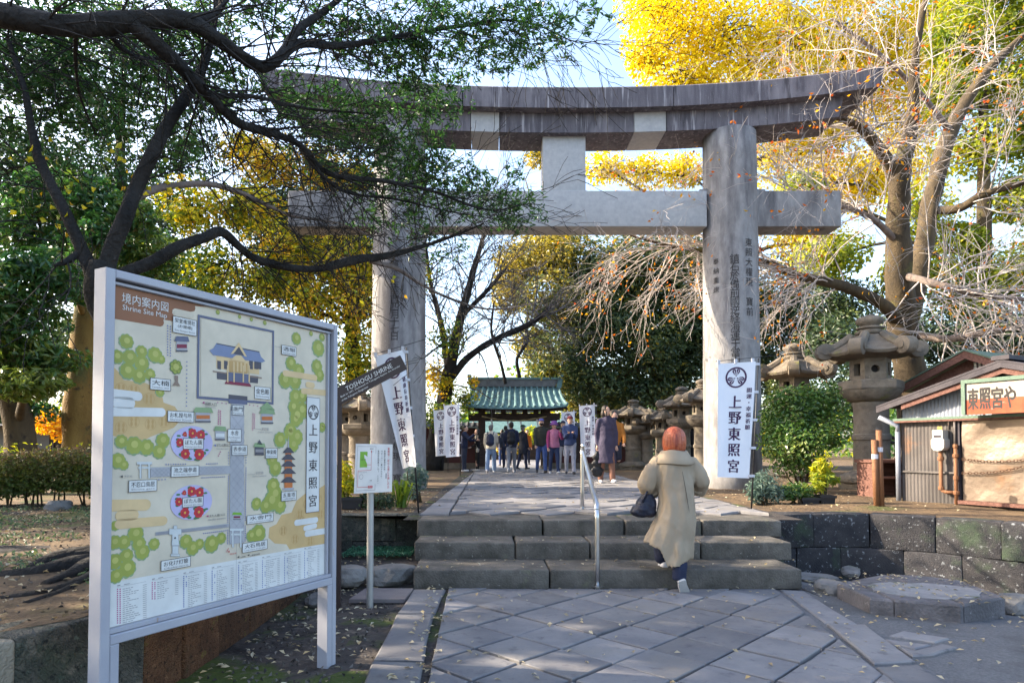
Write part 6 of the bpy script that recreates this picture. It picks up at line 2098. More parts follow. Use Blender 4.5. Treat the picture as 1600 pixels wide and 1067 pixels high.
# ---------------------------------------------------------------- trees in the left background
cl = [C(420, 255, 19, 50, 36, t=.3), C(500, 262, 19, 60, 34, t=.35), C(560, 285, 19, 40, 34, t=.3), C(300, 330, 18, 60, 45, t=.1), C(380, 325, 18, 55, 45, t=.2), C(450, 385, 18, 60, 50, t=.15), C(540, 400, 18, 55, 55, t=.1), C(560, 480, 18, 40, 55, t=.15), C(495, 470, 18, 55, 50, t=.2), C(410, 440, 18, 55, 45, t=.1),
      C(555, 560, 18, 40, 40, t=.05), C(620, 430, 19, 50, 60), C(625, 300, 20, 40, 50, t=.3), C(480, 550, 19, 50, 50), C(330, 420, 18, 50, 50, t=-.1), C(610, 560, 20, 40, 50), C(380, 230, 20, 40, 30, t=.3), C(700, 530, 22, 40, 40, t=-.1, w=.25)]
tree('broadleaf_tree', 'half turned tree of green and yellow leaves behind the left torii pillar', 'tree', [(G0(548, 18.5), 18.5, TZ - .1, .26), (G0(552, 18.5), 18.5, 3, .22), (G0(545, 18.4), 18.4, 5.5, .17), (G0(520, 18.3), 18.3, 8.5, .08)], cl, 26000, .135, .09, ML_mixed, M_bark_black, twigs=30, twig_r=.014)
cl = [C(60, 110, 20, 80, 70), C(160, 170, 20, 80, 70), C(255, 110, 20, 70, 60), C(80, 255, 19.5, 80, 65), C(185, 290, 19.5, 80, 60), C(280, 230, 20, 60, 60), C(-60, 200, 20, 80, 90), C(-70, 60, 20, 80, 80), C(150, 40, 21, 90, 60), C(320, 40, 21, 60, 50), C(300, 470, 19, 60, 50), C(220, 400, 19.5, 60, 50), C(340, 150, 21, 40, 40)]
tree('evergreen_tree', 'tall evergreen filling the upper left background far behind the hedge', 'tree', [(G0(170, 20.5), 20.5, TZ - .15, .34), (G0(172, 20.5), 20.5, 3, .28), (G0(175, 20.3), 20.3, 6.5, .22), (G0(180, 20.2), 20.2, 10.5, .14), (G0(185, 20), 20, 14, .06)], cl, 24000, .19, .085, ML_gloss, M_bark_brown, twigs=20, twig_r=.014)
cl = [C(120, 380, 12.5, 80, 50), C(30, 350, 12.5, 70, 60), C(235, 400, 12.6, 56, 40, t=.3), C(225, 470, 12.6, 56, 44, t=.25), C(125, 440, 11, 44, 44), C(140, 310, 11.8, 50, 50), C(150, 370, 11.4, 40, 40), C(70, 300, 12, 60, 40), C(210, 340, 12, 44, 36, t=.25)]
tree('evergreen_tree', 'evergreen with mossy trunk painted gold for sunlight standing behind the hedge on the left', 'tree', [(G0(119, 11.8), 11.8, TZ - .15, .31), (G0(120, 11.8), 11.8, 1.4, .25), (G0(124, 11.8), 11.8, 2.8, .22), (G0(130, 11.9), 11.9, 4.0, .17), (G0(136, 12), 12, 5.2, .08)], cl, 11000, .15, .065, ML_gloss, M_bark_gold, twigs=22, twig_r=.012)
cl = [C(475, 350, 22.4, 75, 60), C(415, 330, 22.6, 60, 60), C(535, 375, 22.4, 60, 60), C(450, 430, 22.6, 70, 50), C(510, 300, 22.8, 50, 40), C(560, 440, 22.4, 50, 50)]
tree('evergreen_tree', 'dense evergreen crown deep behind the half turned tree left of the torii', 'tree', [(G0(470, 22.8), 22.8, TZ - .15, .3), (G0(472, 22.8), 22.8, 4, .24), (G0(475, 22.6), 22.6, 7.5, .16), (G0(475, 22.5), 22.5, 10, .06)], cl, 13000, .2, .1, ML_ever, M_bark_brown, twigs=14)
cl = [C(60, 430, 9.6, 80, 50), C(20, 500, 9.6, 70, 45, t=.1), C(60, 560, 10, 75, 30, t=.2), C(40, 600, 9.6, 75, 26, t=.5), C(-50, 560, 10, 60, 60), C(-60, 440, 10, 60, 70), C(20, 640, 11.5, 60, 20, t=-.3)]  # tint shift puts the yellow light on the lower clumps into the leaves
tree('evergreen_tree', 'low branched evergreen with a thick red brown trunk at the far left edge', 'tree', [(G0(34, 11.2), 11.2, TZ - .15, .36), (G0(34, 11.2), 11.2, 1.0, .27), (G0(28, 11.2), 11.2, 1.7, .24), (G0(10, 11), 11, 2.6, .18), (G0(20, 10.6), 10.6, 3.6, .10)], cl, 9000, .15, .062, ML_gloss, M_bark_brown, twigs=30, twig_r=.010)
cl = [C(75, 655, 17, 30, 22, t=.6), C(95, 670, 17, 30, 20, t=.5)]
tree('maple_tree', 'small bright orange maple glimpsed between the two left trunks', 'tree', [(G0(84, 17), 17, TZ - .1, .05), (G0(84, 17), 17, 1.2, .03), (G0(85, 17), 17, 1.9, .015)], cl, 900, .11, .07, ML_orange, M_bark_black, twigs=14, twig_r=.006)
cl = [C(180, 560, 22, 80, 70), C(300, 560, 22, 70, 70), C(430, 600, 23, 70, 60), C(20, 560, 24, 90, 80), C(560, 640, 22, 40, 50), C(640, 640, 26, 50, 50), C(120, 520, 24, 80, 80), C(-80, 560, 22, 90, 90), C(360, 520, 24, 80, 60), C(620, 540, 26, 50, 60), C(520, 620, 24, 50, 60)]
tree('evergreen_shrub', 'dark evergreen thicket far behind the map board and the left pillar', 'shrub', [(G0(300, 23), 23, TZ - .1, .2), (G0(300, 23), 23, 2.2, .12), (G0(305, 23), 23, 4, .05)], cl, 16000, .19, .10, ML_ever, M_bark_black, twigs=14)
# hedge
hd = thing('hedge', (-5.4, 8.75, TZ), 'clipped brownish green hedge with bare stems below, left of the map board', 'hedge')
hx0, hx1 = -9.0, -3.4
o = np.array(origin_of(hd))
n = 24000
p = np.stack([R.uniform(hx0, hx1, n), 8.75 + R.uniform(-.38, .38, n), R.uniform(.66, 1.20, n)], 1)
p[:, 2] += .05 * np.sin(p[:, 0] * 3) + R.normal(size=n) * .03
topz = (p[:, 2] - .80) / .4
lf = link('foliage', leaf_mesh('foliage', p - o, R.normal(size=(n, 3)) + np.array([0, -.3, .8]), .062, .034, leaf_mat('hedge_leaf', [(.05, .085, .02), (.11, .13, .03), (.15, .095, .055)], rough=.5), np.clip(.25 + .5 * topz + R.normal(size=n) * .2, 0, 1)), hd); lf['kind'] = 'stuff'
n = 220
p = np.stack([R.uniform(hx0, hx1, n), 8.9 + R.uniform(-.1, .35, n), R.uniform(1.18, 1.34, n)], 1)
lf = link('new_shoots', leaf_mesh('new_shoots', p - o, R.normal(size=(n, 3)) + np.array([0, 0, .8]), .07, .035, ML_lime, R.uniform(.2, .8, n)), hd); lf['kind'] = 'stuff'
for k in range(22):
    x = hx0 + (hx1 - hx0) * (k + R.uniform(.2, .8)) / 22
    m = MB()
    for j in range(3):
        a = Vector((x + R.normal() * .02, 8.72 + R.normal() * .05, TZ - .04))
        m.tube([a, a + Vector((R.normal() * .05, 0, .25)), a + Vector((R.normal() * .16, R.normal() * .1, .6))], [.014, .011, .006], 6)
    m.build('stem', M_bark_brown, hd, world=True)

# ---------------------------------------------------------------- the dark tree behind the map board
dk = thing('cherry_tree', (P(160, 870, 4.6).x, 4.6, TZ), 'black barked tree forking just above the left top corner of the map board', 'tree')
limb_part(dk, [(228, 885, 4.75, .17), (222, 800, 4.75, .13), (208, 640, 4.7, .115), (184, 520, 4.6, .115), (160, 452, 4.5, .115), (158, 412, 4.5, .09)], M_bark_black, 'trunk', 16)
LB = [limb_part(dk, [(152, 450, 4.5, 0.0585), (128, 390, 4.5, 0.0468), (96, 320, 4.5, 0.0390), (68, 265, 4.6, 0.0351), (52, 215, 4.7, 0.0296), (38, 140, 4.8, 0.0234), (12, 60, 4.9, 0.0156)], M_bark_black, sides=12),
      limb_part(dk, [(158, 440, 4.5, 0.0663), (172, 395, 4.5, 0.0585), (198, 335, 4.5, 0.0530), (212, 295, 4.6, 0.0515), (240, 240, 4.6, 0.0484), (262, 195, 4.7, 0.0429), (288, 155, 4.8, 0.0390), (312, 115, 4.9, 0.0351), (330, 60, 5.0, 0.0273), (345, -30, 5.2, 0.0195)], M_bark_black, sides=14),
      limb_part(dk, [(160, 450, 4.5, 0.0546), (195, 428, 4.6, 0.0468), (235, 410, 4.7, 0.0452), (275, 388, 4.8, 0.0429), (318, 372, 5.0, 0.0406), (345, 362, 5.2, 0.0406), (372, 385, 5.4, 0.0351), (395, 402, 5.6, 0.0343), (445, 417, 5.9, 0.0359), (495, 420, 6.2, 0.0374), (530, 412, 6.4, 0.0452), (560, 405, 6.6, 0.0468), (600, 400, 6.9, 0.0351), (650, 388, 7.2, 0.0250), (700, 372, 7.5, 0.0172), (755, 350, 7.8, 0.0094)], M_bark_black, sides=12),
      limb_part(dk, [(580, 408, 6.8, 0.0265), (620, 420, 7.1, 0.0234), (660, 445, 7.4, 0.0203), (700, 465, 7.7, 0.0156), (760, 483, 8.0, 0.0125), (830, 475, 8.3, 0.0078), (860, 460, 8.4, 0.0039)], M_bark_pale),
      limb_part(dk, [(206, 312, 4.6, 0.0312), (240, 297, 4.7, 0.0281), (275, 290, 4.8, 0.0250), (325, 288, 5.0, 0.0234), (372, 300, 5.3, 0.0203), (420, 322, 5.6, 0.0172), (460, 338, 6.0, 0.0140), (540, 352, 6.5, 0.0094), (620, 392, 7.0, 0.0055)], M_bark_pale),
      limb_part(dk, [(125, 395, 4.5, 0.0273), (105, 408, 4.4, 0.0234), (85, 415, 4.3, 0.0094)], M_bark_black)]
out, tips = [], []
for ti, tp in enumerate(LB):
    for i in range(int(len(tp) * .35), len(tp), 1 if ti in (2, 3, 4) else 2):
        a = tp[i]
        d = tp[min(i + 1, len(tp) - 1), :3] - tp[i - 1, :3]
        d /= np.linalg.norm(d) + 1e-9
        s = d * .8 + unit(R.normal(size=(1, 3)))[0] * .8
        grow(a[:3], s / np.linalg.norm(s), R.uniform(.35, .8), min(.007, a[3] * .4), 2, out, wander=.25, droop=.02, kids=(1, 2), shrink=.6, spread=.6, tips=tips)
branch_part('twigs', out, M_bark_black, dk)
print('dark segs', len(out))
o = np.array(origin_of(dk))
ylw = []
for (u, v, Y, k, sp_) in ((60, 240, 4.6, 9, 24), (60, 320, 4.6, 8, 26), (180, 245, 4.7, 12, 26), (250, 290, 4.8, 14, 30), (300, 290, 5.0, 8, 22), (110, 330, 4.6, 6, 24), (345, 385, 5.3, 6, 20), (450, 440, 6, 5, 24), (620, 440, 7.1, 3, 16), (100, 300, 4.5, 6, 20), (560, 440, 6.6, 4, 20)):
    for _ in range(k):
        ylw.append(P(u + R.normal() * sp_, v + R.normal() * sp_ * .7, Y + R.normal() * .12))
lme = leaf_mesh('leaf', np.array([[0, 0, 0.]]), np.array([[0, 0, 1.]]), .062, .036, ML_mixed, np.array([.62]), axis=np.array([[1., 0, 0]]))
lms = [leaf_mesh('leaf', np.array([[0, 0, 0.]]), np.array([[0, 0, 1.]]), .066, .040, ML_mixed, np.array([t_]), axis=np.array([[1., 0, 0]])) for t_ in (.35, .55, .62, .7, .95)]
for p in ylw:
    ob = link('leaf', random.choice(lms), dk)
    ob.location = Vector(p) - origin_of(dk)
    ob.rotation_euler = (R.uniform(.6, 2.0), R.uniform(-.8, .8), R.uniform(0, 6.28))
for (pts) in ([(220, 880, 4.6, .11), (160, 882, 4.45, .095), (120, 885, 4.3, .085), (60, 890, 4.1, .05), (0, 905, 4.0, .03)], [(210, 885, 4.55, .10), (150, 895, 4.3, .08), (110, 905, 4.0, .05), (70, 920, 3.75, .03)], [(215, 885, 4.6, .09), (165, 900, 4.2, .06), (135, 915, 3.9, .04), (70, 940, 3.55, .03), (0, 950, 3.4, .02)], [(220, 875, 4.75, .10), (150, 872, 4.7, .09), (90, 872, 4.55, .075), (40, 895, 4.2, .03)], [(205, 890, 4.5, .07), (150, 910, 4.1, .04), (100, 935, 3.6, .025), (40, 960, 3.3, .018)]):
    pp = smooth_path([(P(u, v, Y).x, Y, TZ - .02 + r * .05, r) for u, v, Y, r in pts], 5)
    m = MB(); m.tube([p[:3] for p in pp], [p[3] for p in pp], 10, wob=.4); m.build('root', M_bark_black, dk, world=True, smooth=True)

# ---------------------------------------------------------------- the evergreen whose boughs reach in from the upper left
ev = thing('evergreen_tree', (-4.7, 4.3, TZ), 'leafy evergreen reaching in from the upper left with boughs across the torii top', 'tree')
pp = smooth_path([(-4.75, 4.3, TZ - .2, .26), (-4.7, 4.25, 1.8, .21), (-4.5, 4.15, 3.2, .18), (-4.25, 4.2, 5.0, .14), (-4.0, 4.6, 7.2, .09), (-3.7, 5, 9.5, .04)], 5)
m = MB(); m.tube([p[:3] for p in pp], [p[3] for p in pp], 14, wob=.2); m.build('trunk', M_bark_black, ev, world=True, smooth=True)
BR = [limb_part(ev, [(-330, 40, 4.2, .12), (-150, 10, 4.1, .10), (-60, 14, 4.05, .09), (0, 25, 4.0, .082), (60, 35, 4.0, .072), (120, 40, 4.05, .066), (200, 33, 4.15, .060), (285, 33, 4.3, .054), (340, 62, 4.5, .048), (388, 95, 4.7, .046), (414, 104, 4.8, .046), (440, 86, 4.9, .040), (465, 48, 5.1, .034), (500, 22, 5.3, .028), (545, -12, 5.5, .018)], M_bark_black, 'limb', 14),
      limb_part(ev, [(205, 36, 4.15, .05), (255, 78, 4.3, .046), (305, 128, 4.5, .042), (345, 168, 4.75, .038), (380, 196, 5.0, .034), (430, 210, 5.3, .031), (470, 228, 5.6, .028), (515, 272, 5.9, .025), (600, 283, 6.3, .02), (680, 300, 6.8, .014), (760, 328, 7.3, .009), (830, 318, 7.6, .004)], M_bark_black, 'limb', 12),
      limb_part(ev, [(440, 88, 4.9, .034), (470, 70, 5.1, .03), (530, 72, 5.4, .027), (600, 62, 5.7, .022), (660, 50, 5.9, .019), (730, 40, 6.1, .016), (790, 32, 6.3, .012), (840, 40, 6.4, .008), (900, 66, 6.5, .005), (950, 62, 6.6, .003)], M_bark_black, 'limb', 10),
      limb_part(ev, [(290, 34, 4.3, .035), (330, 24, 4.5, .028), (350, 5, 4.6, .02), (362, -40, 4.8, .014)], M_bark_black),
      limb_part(ev, [(165, 42, 4.2, .022), (190, 75, 4.5, .018), (230, 92, 4.8, .014), (300, 85, 5.2, .008)], M_bark_black),
      limb_part(ev, [(470, 228, 5.6, .02), (490, 260, 6.0, .02), (540, 300, 6.5, .016), (620, 312, 7, .012), (700, 330, 7.5, .008), (790, 345, 8, .004)], M_bark_black),
      limb_part(ev, [(320, 150, 4.6, .022), (400, 152, 5.2, .018), (480, 170, 6.0, .013), (580, 178, 6.6, .008)], M_bark_black),
      limb_part(ev, [(120, 45, 4.05, .016), (118, 90, 4.3, .013), (125, 150, 4.6, .009), (150, 210, 4.9, .006)], M_bark_black)]
# sprays: a curved twig with a whorl of narrow leaves near its end
SPR = [(60, 110, 5.2, 90, 70, 150), (170, 130, 5.4, 90, 70, 170), (110, 220, 5.6, 110, 60, 150), (270, 190, 5.6, 70, 60, 90), (330, 110, 5.4, 70, 60, 80), (240, 60, 5.0, 90, 40, 90), (90, 30, 4.9, 100, 40, 90),
       (480, 160, 6.6, 70, 50, 130), (560, 190, 6.8, 90, 60, 200), (640, 210, 7.0, 80, 60, 210), (690, 160, 7.0, 50, 40, 90), (590, 260, 7.0, 90, 50, 200), (680, 280, 7.3, 90, 45, 200), (760, 310, 7.6, 80, 38, 170), (820, 335, 7.8, 45, 26, 70),
       (620, 340, 7.4, 80, 40, 110), (520, 240, 6.6, 70, 50, 90), (690, 390, 7.6, 60, 50, 45), (430, 150, 6.0, 60, 40, 60), (660, 120, 6.2, 70, 40, 60),
       (600, 60, 5.8, 80, 50, 150), (700, 50, 6.0, 80, 50, 170), (790, 40, 6.2, 70, 45, 120), (860, 60, 6.4, 60, 40, 60), (900, 30, 6.4, 60, 30, 50), (640, 105, 6.0, 60, 30, 70), (520, 40, 5.6, 60, 40, 80), (760, 90, 6.2, 60, 30, 60), (420, 30, 5.3, 60, 30, 50), (20, 180, 5.0, 60, 90, 90), (15, 290, 5.0, 60, 60, 60), (-90, 140, 5, 100, 110, 120), (300, 260, 6.2, 60, 50, 40)]
# what the frame does not show of the same crown, above and to the left of the picture
SPR += [(-150, 0, 4.6, 160, 120, 160), (100, -90, 5.2, 180, 60, 160), (400, -90, 5.6, 180, 60, 160), (650, -60, 6.2, 140, 50, 120)]
LP, LN, LA, LT, S0, S1, r0, r1 = [], [], [], [], [], [], [], []
for (u, v, Y, ru, rv, k) in SPR:
    c = np.array(P(u, v, Y)); s_ = Y / F
    rad3 = np.array([ru * s_, (ru + rv) * .5 * s_ * 1.1, rv * s_])
    for _ in range(int(k * .62)):
        q = c + unit(R.normal(size=(1, 3)))[0] * rad3 * R.uniform(.15, 1.1) ** .6
        d = np.array([.55, .15, -.05]) + R.normal(size=3) * .55
        d /= np.linalg.norm(d)
        ln = R.uniform(.16, .38)
        a = q - d * ln; md = (a + q) / 2 + R.normal(size=3) * .02 - np.array([0, 0, .015])
        S0 += [a, md]; S1 += [md, q]; r0 += [.0038, .0028]; r1 += [.0028, .0016]
        tb = .35 + R.normal() * .22
        for j in range(int(R.integers(6, 12))):
            f_ = R.uniform(.35, 1.0)
            b = a + (q - a) * f_
            ld = d * .5 + R.normal(size=3) * .75 + np.array([0, 0, .1])
            ld /= np.linalg.norm(ld)
            LP.append(b + ld * .034); LA.append(ld); LN.append(np.array([0, 0, .9]) + R.normal(size=3) * .6); LT.append(tb + R.normal() * .18)
LP, LN, LA, LT = map(np.array, (LP, LN, LA, LT))
o = np.array(origin_of(ev))
# the 300 blades that show largest in the picture are objects of their own, the rest one part
u_ = LP[:, 0] / LP[:, 1] * F + CX; v_ = HY - (LP[:, 2] - EYE) / LP[:, 1] * F
vis = (u_ > 5) & (u_ < 1000) & (v_ > 5) & (v_ < 420)
order = np.argsort(np.where(vis, LP[:, 1], 99))[:295]
keep = np.ones(len(LP), bool); keep[order] = False
cr = link('foliage', leaf_mesh('foliage', LP[keep] - o, LN[keep], .072, .026, ML_fg, LT[keep], axis=LA[keep]), ev); cr['kind'] = 'stuff'
vari = [leaf_mesh('leaf', np.zeros((1, 3)), np.array([[0, 0, 1.]]), .072, .026, ML_fg, np.array([t_]), axis=np.array([[1., 0, 0]])) for t_ in (.1, .3, .45, .6, .8)]
for i in order:
    ob = link('leaf', vari[int(R.integers(0, 5))], ev)
    x = Vector(LA[i]); z = Vector(LN[i]); z = (z - x * z.dot(x)).normalized(); y = z.cross(x)
    ob.matrix_local = Matrix.Translation(Vector(LP[i] - o)) @ Matrix((x, y, z)).transposed().to_4x4()
tw = link('twigs', seg_mesh('twigs', np.array(S0) - o, np.array(S1) - o, r0, r1, M_bark_black, 4), ev); tw['kind'] = 'stuff'
out = []
for ti, tp in enumerate(BR):
    for i in range(4, len(tp)):
        a = tp[i]
        d = tp[min(i + 1, len(tp) - 1), :3] - tp[i - 1, :3]
        d /= np.linalg.norm(d) + 1e-9
        for _ in range(2 if ti in (1, 2, 5) else 1):
            s = d * .8 + unit(R.normal(size=(1, 3)))[0] * .8
            grow(a[:3], s / np.linalg.norm(s), R.uniform(.35, .9), min(.008, a[3] * .4), 1, out, wander=.25, droop=.01, kids=(2, 3), shrink=.6, spread=.6)
branch_part('small_branches', out, M_bark_black, ev)
print('spray leaves', len(LP))

# ---------------------------------------------------------------- trees outside the picture on the left that shade the place
def shade_tree(x, y, h, r, n, label, z0=2.6, seedn=9):
    cl = []
    for k in range(seedn):
        a = R.uniform(0, 6.28); q = R.uniform(.1, .8) * r
        cl.append((np.array([x + q * math.cos(a), y + q * math.sin(a), z0 + (h - z0) * R.uniform(.12, .95)]), np.array([r * .55, r * .55, (h - z0) * .22]), 0, 1))
    tree('evergreen_tree', label, 'tree', [(x, y, TZ - .6, .32), (x, y, 2, .27), (x + .2, y, h * .6, .18), (x + .2, y + .2, h * .95, .05)], cl, n, .26, .12, ML_ever, M_bark_brown, twigs=8)


for k, (x, y, h) in enumerate(((-11.2, -3.5, 8.6), (-10.6, -.4, 9.0), (-11.0, 2.4, 9.3), (-10.4, 5.2, 9.0), (-11.4, 7.8, 8.8), (-13.0, 20.5, 9.6), (-13.5, 24.5, 10.0))):
    shade_tree(x, y, h, 2.5, 5200, ('shade tree beyond the left edge of the view, %s' % ('behind the camera', 'level with the camera', 'level with the map board', 'level with the steps', 'level with the hedge', 'level with the far banners', 'level with the gate')[k]))

cl = [C(800, 690, 38, 30, 16, t=.2), C(830, 680, 38, 24, 14), C(780, 700, 38, 18, 10, t=.3)]
tree('maple_tree', 'yellow and orange autumn tree seen through the gate opening', 'tree', [(G0(812, 38.5), 38.5, TZ - .1, .1), (G0(812, 38.5), 38.5, 1.2, .06), (G0(812, 38.5), 38.5, 2, .03)], cl, 900, .22, .16, ML_mixed, M_bark_black, twigs=6)

# ---------------------------------------------------------------- distant wood round the precinct
n = 42000
a = R.uniform(-1.35, 1.35, n)
dist = R.uniform(48, 75, n)
hh = 3.6 + 2.2 * np.sin(a * 11) + 1.4 * np.sin(a * 27 + 1)
p = np.stack([np.sin(a) * dist, np.cos(a) * dist, TZ + np.maximum(.2, R.uniform(0, 1, n) ** .8 * (hh + 1.5))], 1)
dw = link('distant_wood', leaf_mesh('distant_wood', p, R.normal(size=(n, 3)) + np.array([0, -.5, .6]),   .5, .32, ML_mixed, np.clip(.2 + .25 * np.sin(a * 19) + R.normal(size=n) * .2, 0, 1)))
tag(dw, kind='stuff')

# ---------------------------------------------------------------- shrubs and pots
def bush(name, label, cat, u, vb, Y, clumps, n, L, W, leafm, group=None, stems=7, bark=None, h=.5):
    x = G0(u, Y)
    t = thing(name, (x, Y, TZ), label, cat, group)
    o = np.array(origin_of(t))
    for k in range(stems):
        c = clumps[k % len(clumps)]
        e = Vector(c[0] + R.normal(size=3) * c[1] * .4)
        m = MB(); m.tube([(x + R.normal() * .04, Y + R.normal() * .04, TZ - .03), Vector((x, Y, TZ)).lerp(e, .5) + Vector(R.normal(size=3) * .04), e], [.016, .011, .005], 6)
        m.build('stem', bark or M_bark_brown, t, world=True, smooth=True)
    p, nn, tt = clump_leaves(clumps, n)
    ok = p[:, 2] > TZ + .01
    lf = link('foliage', leaf_mesh('foliage', p[ok] - o, nn[ok], L, W, leafm, tt[ok]), t); lf['kind'] = 'stuff'
    return t


def pot(label, x, y, w, d, h, material, group='black plastic planters'):
    t = thing('planter', (x, y, TZ), label, 'planter', group)
    m = MB(); m.hull_box([(x - w * .45, y - d * .45, TZ), (x + w * .45, y - d * .45, TZ), (x + w * .45, y + d * .45, TZ), (x - w * .45, y + d * .45, TZ), (x - w / 2, y - d / 2, TZ + h), (x + w / 2, y - d / 2, TZ + h), (x + w / 2, y + d / 2, TZ + h), (x - w / 2, y + d / 2, TZ + h)])
    m.build('body', material, t, world=True)
    m = MB()
    for a, b in (((x - w / 2 - .012, y - d / 2 - .012, TZ + h - .03), (x + w / 2 + .012, y - d / 2 - .001, TZ + h + .006)), ((x - w / 2 - .012, y + d / 2 + .001, TZ + h - .03), (x + w / 2 + .012, y + d / 2 + .012, TZ + h + .006))): m.box(a, b)
    m.build('rim', material, t, world=True)
    m = MB(); m.box((x - w * .44, y - d * .44, TZ + h + .001), (x + w * .44, y + d * .44, TZ + h + .012)); m.build('soil', M_soil, t, world=True)
    return t


M_black = plain('black_plastic', (.018, .018, .022), rough=.5)
ML_cam = leaf_mat('camellia_leaf', [(.040, .095, .022), (.085, .165, .03), (.30, .33, .09)], rough=.3, trans=.3, spec=.55)
bush('camellia_bush', 'rounded glossy camellia bush beside the right torii pillar with pale buds', 'bush', 1252, 760, 11.2,
     [C(1250, 640, 11.2, 56, 42), C(1222, 680, 11.0, 36, 40), C(1290, 670, 11.0, 32, 40), C(1250, 690, 10.9, 50, 36), C(1230, 622, 11.2, 34, 22), C(1280, 618, 11.2, 32, 22), C(1250, 725, 11.0, 44, 20), C(1207, 655, 11.2, 18, 32), C(1300, 640, 11.1, 20, 26)], 7000, .085, .042, ML_cam, stems=9)
bush('variegated_plant', 'tall variegated yellow green plant in a black pot below the camellia bush', 'plant', 1284, 785, 9.1, [C(1284, 730, 9.1, 18, 14, t=.15), C(1290, 750, 9.1, 24, 12, t=-.15), C(1276, 755, 9.0, 14, 14)], 260, .15, .045, ML_lime, stems=4)
bush('boxwood_shrub', 'low round bright green shrub in front of the right pillar, middle of three', 'shrub', 1247, 787, 9.0, [C(1247, 768, 9.0, 26, 16, t=.2), C(1230, 770, 9, 14, 12)], 1500, .05, .024, ML_gloss, stems=6)
bush('juniper_shrub', 'low bluish grey green shrub at the foot of the right banner pole', 'shrub', 1194, 788, 9.0, [C(1194, 760, 9.0, 22, 24, t=.1), C(1180, 770, 8.9, 16, 16), C(1208, 772, 8.9, 16, 14)], 1500, .07, .02, ML_blue, stems=7)
pot('black planter box under the tall variegated plant', G0(1288, 8.95), 8.95, .20, .18, .12, M_black)
pot('black planter trough left of the pot with the variegated plant', G0(1262, 8.95), 8.95, .24, .16, .09, M_black)
bush('croton_plant', 'yellow and green variegated plant between the map board edge and the info sign', 'plant', 541, 792, 8.35, [C(538, 735, 8.35, 14, 14, t=.5), C(545, 760, 8.3, 16, 14, t=.35), C(533, 770, 8.3, 12, 14, t=.1)], 260, .13, .045, ML_lime, stems=4)
pot('black planter box under the yellow variegated plant left of the info sign', G0(552, 8.3), 8.3, .26, .18, .14, M_black)
bush('juniper_shrub', 'bluish feathery shrub at the foot of the left torii pillar', 'shrub', 652, 775, 9.4, [C(650, 745, 9.4, 22, 22), C(640, 765, 9.3, 16, 14)], 1100, .07, .02, ML_blue, stems=6)
bush('small_shrub', 'low dark shrub behind the info sign pole on the terrace edge', 'shrub', 590, 795, 8.3, [C(575, 780, 8.3, 16, 14), C(600, 782, 8.3, 22, 14, t=-.1)], 900, .05, .022, ML_ever, stems=6)
lily = thing('lily_plant', (G0(626, 8.5), 8.5, TZ), 'clump of strap leaved green plant with yellow tips behind the info sign', 'plant')
o = origin_of(lily)
for k in range(46):
    a = R.uniform(0, 6.28); l = R.uniform(.25, .48); d = Vector((math.cos(a), math.sin(a), 0)) * R.uniform(.3, .9)
    m = MB(); s_ = Vector((-math.sin(a), math.cos(a), 0)) * .013
    b0 = Vector((R.normal() * .04, R.normal() * .04, 0)); p1 = b0 + d * l * .45 + Vector((0, 0, l * .75)); p2 = b0 + d * l + Vector((0, 0, l * .65))
    m.add([b0 - s_, b0 + s_, p1 + s_ * 1.3, p1 - s_ * 1.3, p2], [(0, 1, 2, 3), (3, 2, 4)])
    me = m.mesh('blade', ML_lime); at_ = me.attributes.new('tint', 'FLOAT', 'POINT'); at_.data.foreach_set('value', [.0, .0, R.uniform(0, .3), R.uniform(0, .3), R.uniform(.1, .7)])
    link('blade', me, lily)

# ---------------------------------------------------------------- leaf litter and moss
pts, tn = [], []


def strew(n, fn, z):
    for _ in range(n):
        x, y = fn()
        pts.append((x, y, (z(x, y) if callable(z) else z) + .006)); tn.append(R.random())


strew(120, lambda: (R.uniform(-.35, 2.6), R.uniform(2.6, 5.85)), .004)
strew(120, lambda: (R.uniform(-.55, -.3), R.uniform(2.6, 5.9)), .01)
strew(330, lambda: (R.uniform(-1.65, -.85), R.uniform(2.4, 7.3)), lambda x, y: -.02 + .10 * ss(5.2, 7.4, y))
strew(420, lambda: (3.95 + R.normal() * .75, 5.75 + R.normal() * .75), lambda x, y: ZT + .004 if ((x - cx) / .68) ** 2 + ((y - cy) / .60) ** 2 < 1 else z_low(x, y) - .01)
strew(260, lambda: (R.uniform(2.9, 5.6), 7.3 - max(0, R.normal() * .3) - .2), lambda x, y: z_low(x, y) - .01)
strew(160, lambda: (R.uniform(2.4, 5.5), R.uniform(3.3, 5.2)), lambda x, y: z_low(x, y) - .015)
strew(900, lambda: (R.uniform(3.5, 9.5), R.uniform(7.8, 16)), TZ + .02)
strew(260, lambda: (R.uniform(-.7, 3.3), R.uniform(7.5, 20)), TZ + .026)
strew(1500, lambda: (R.uniform(-6.5, -1.9), R.uniform(2.9, 9)), TZ + .0)
strew(150, lambda: (R.uniform(-1.8, -.7), R.uniform(7.6, 12)), TZ + .0)
strew(40, lambda: (R.uniform(-.7, 3), R.choice([5.95, 6.1, 6.3])), .17)
strew(30, lambda: (R.uniform(-.7, 3), R.choice([6.5, 6.7])), .335)
pts = np.array(pts)
fl = link('fallen_leaves', leaf_mesh('fallen_leaves', pts, np.array([0, 0, 1.]) + R.normal(size=pts.shape) * .25, .044, .025, ML_fallen, np.array(tn)))
tag(fl, kind='stuff')
n = 2600
x = np.concatenate([R.uniform(-6.5, -1.95, n), R.uniform(-1.6, -.6, 900)]); y = np.concatenate([R.uniform(2.7, 8.2, n), R.uniform(2.2, 6.9, 900)])
zz_ = np.where(x < -1.8, TZ - .012, -.018 + .10 * np.clip((y - 5.2) / 2.2, 0, 1) ** 2)
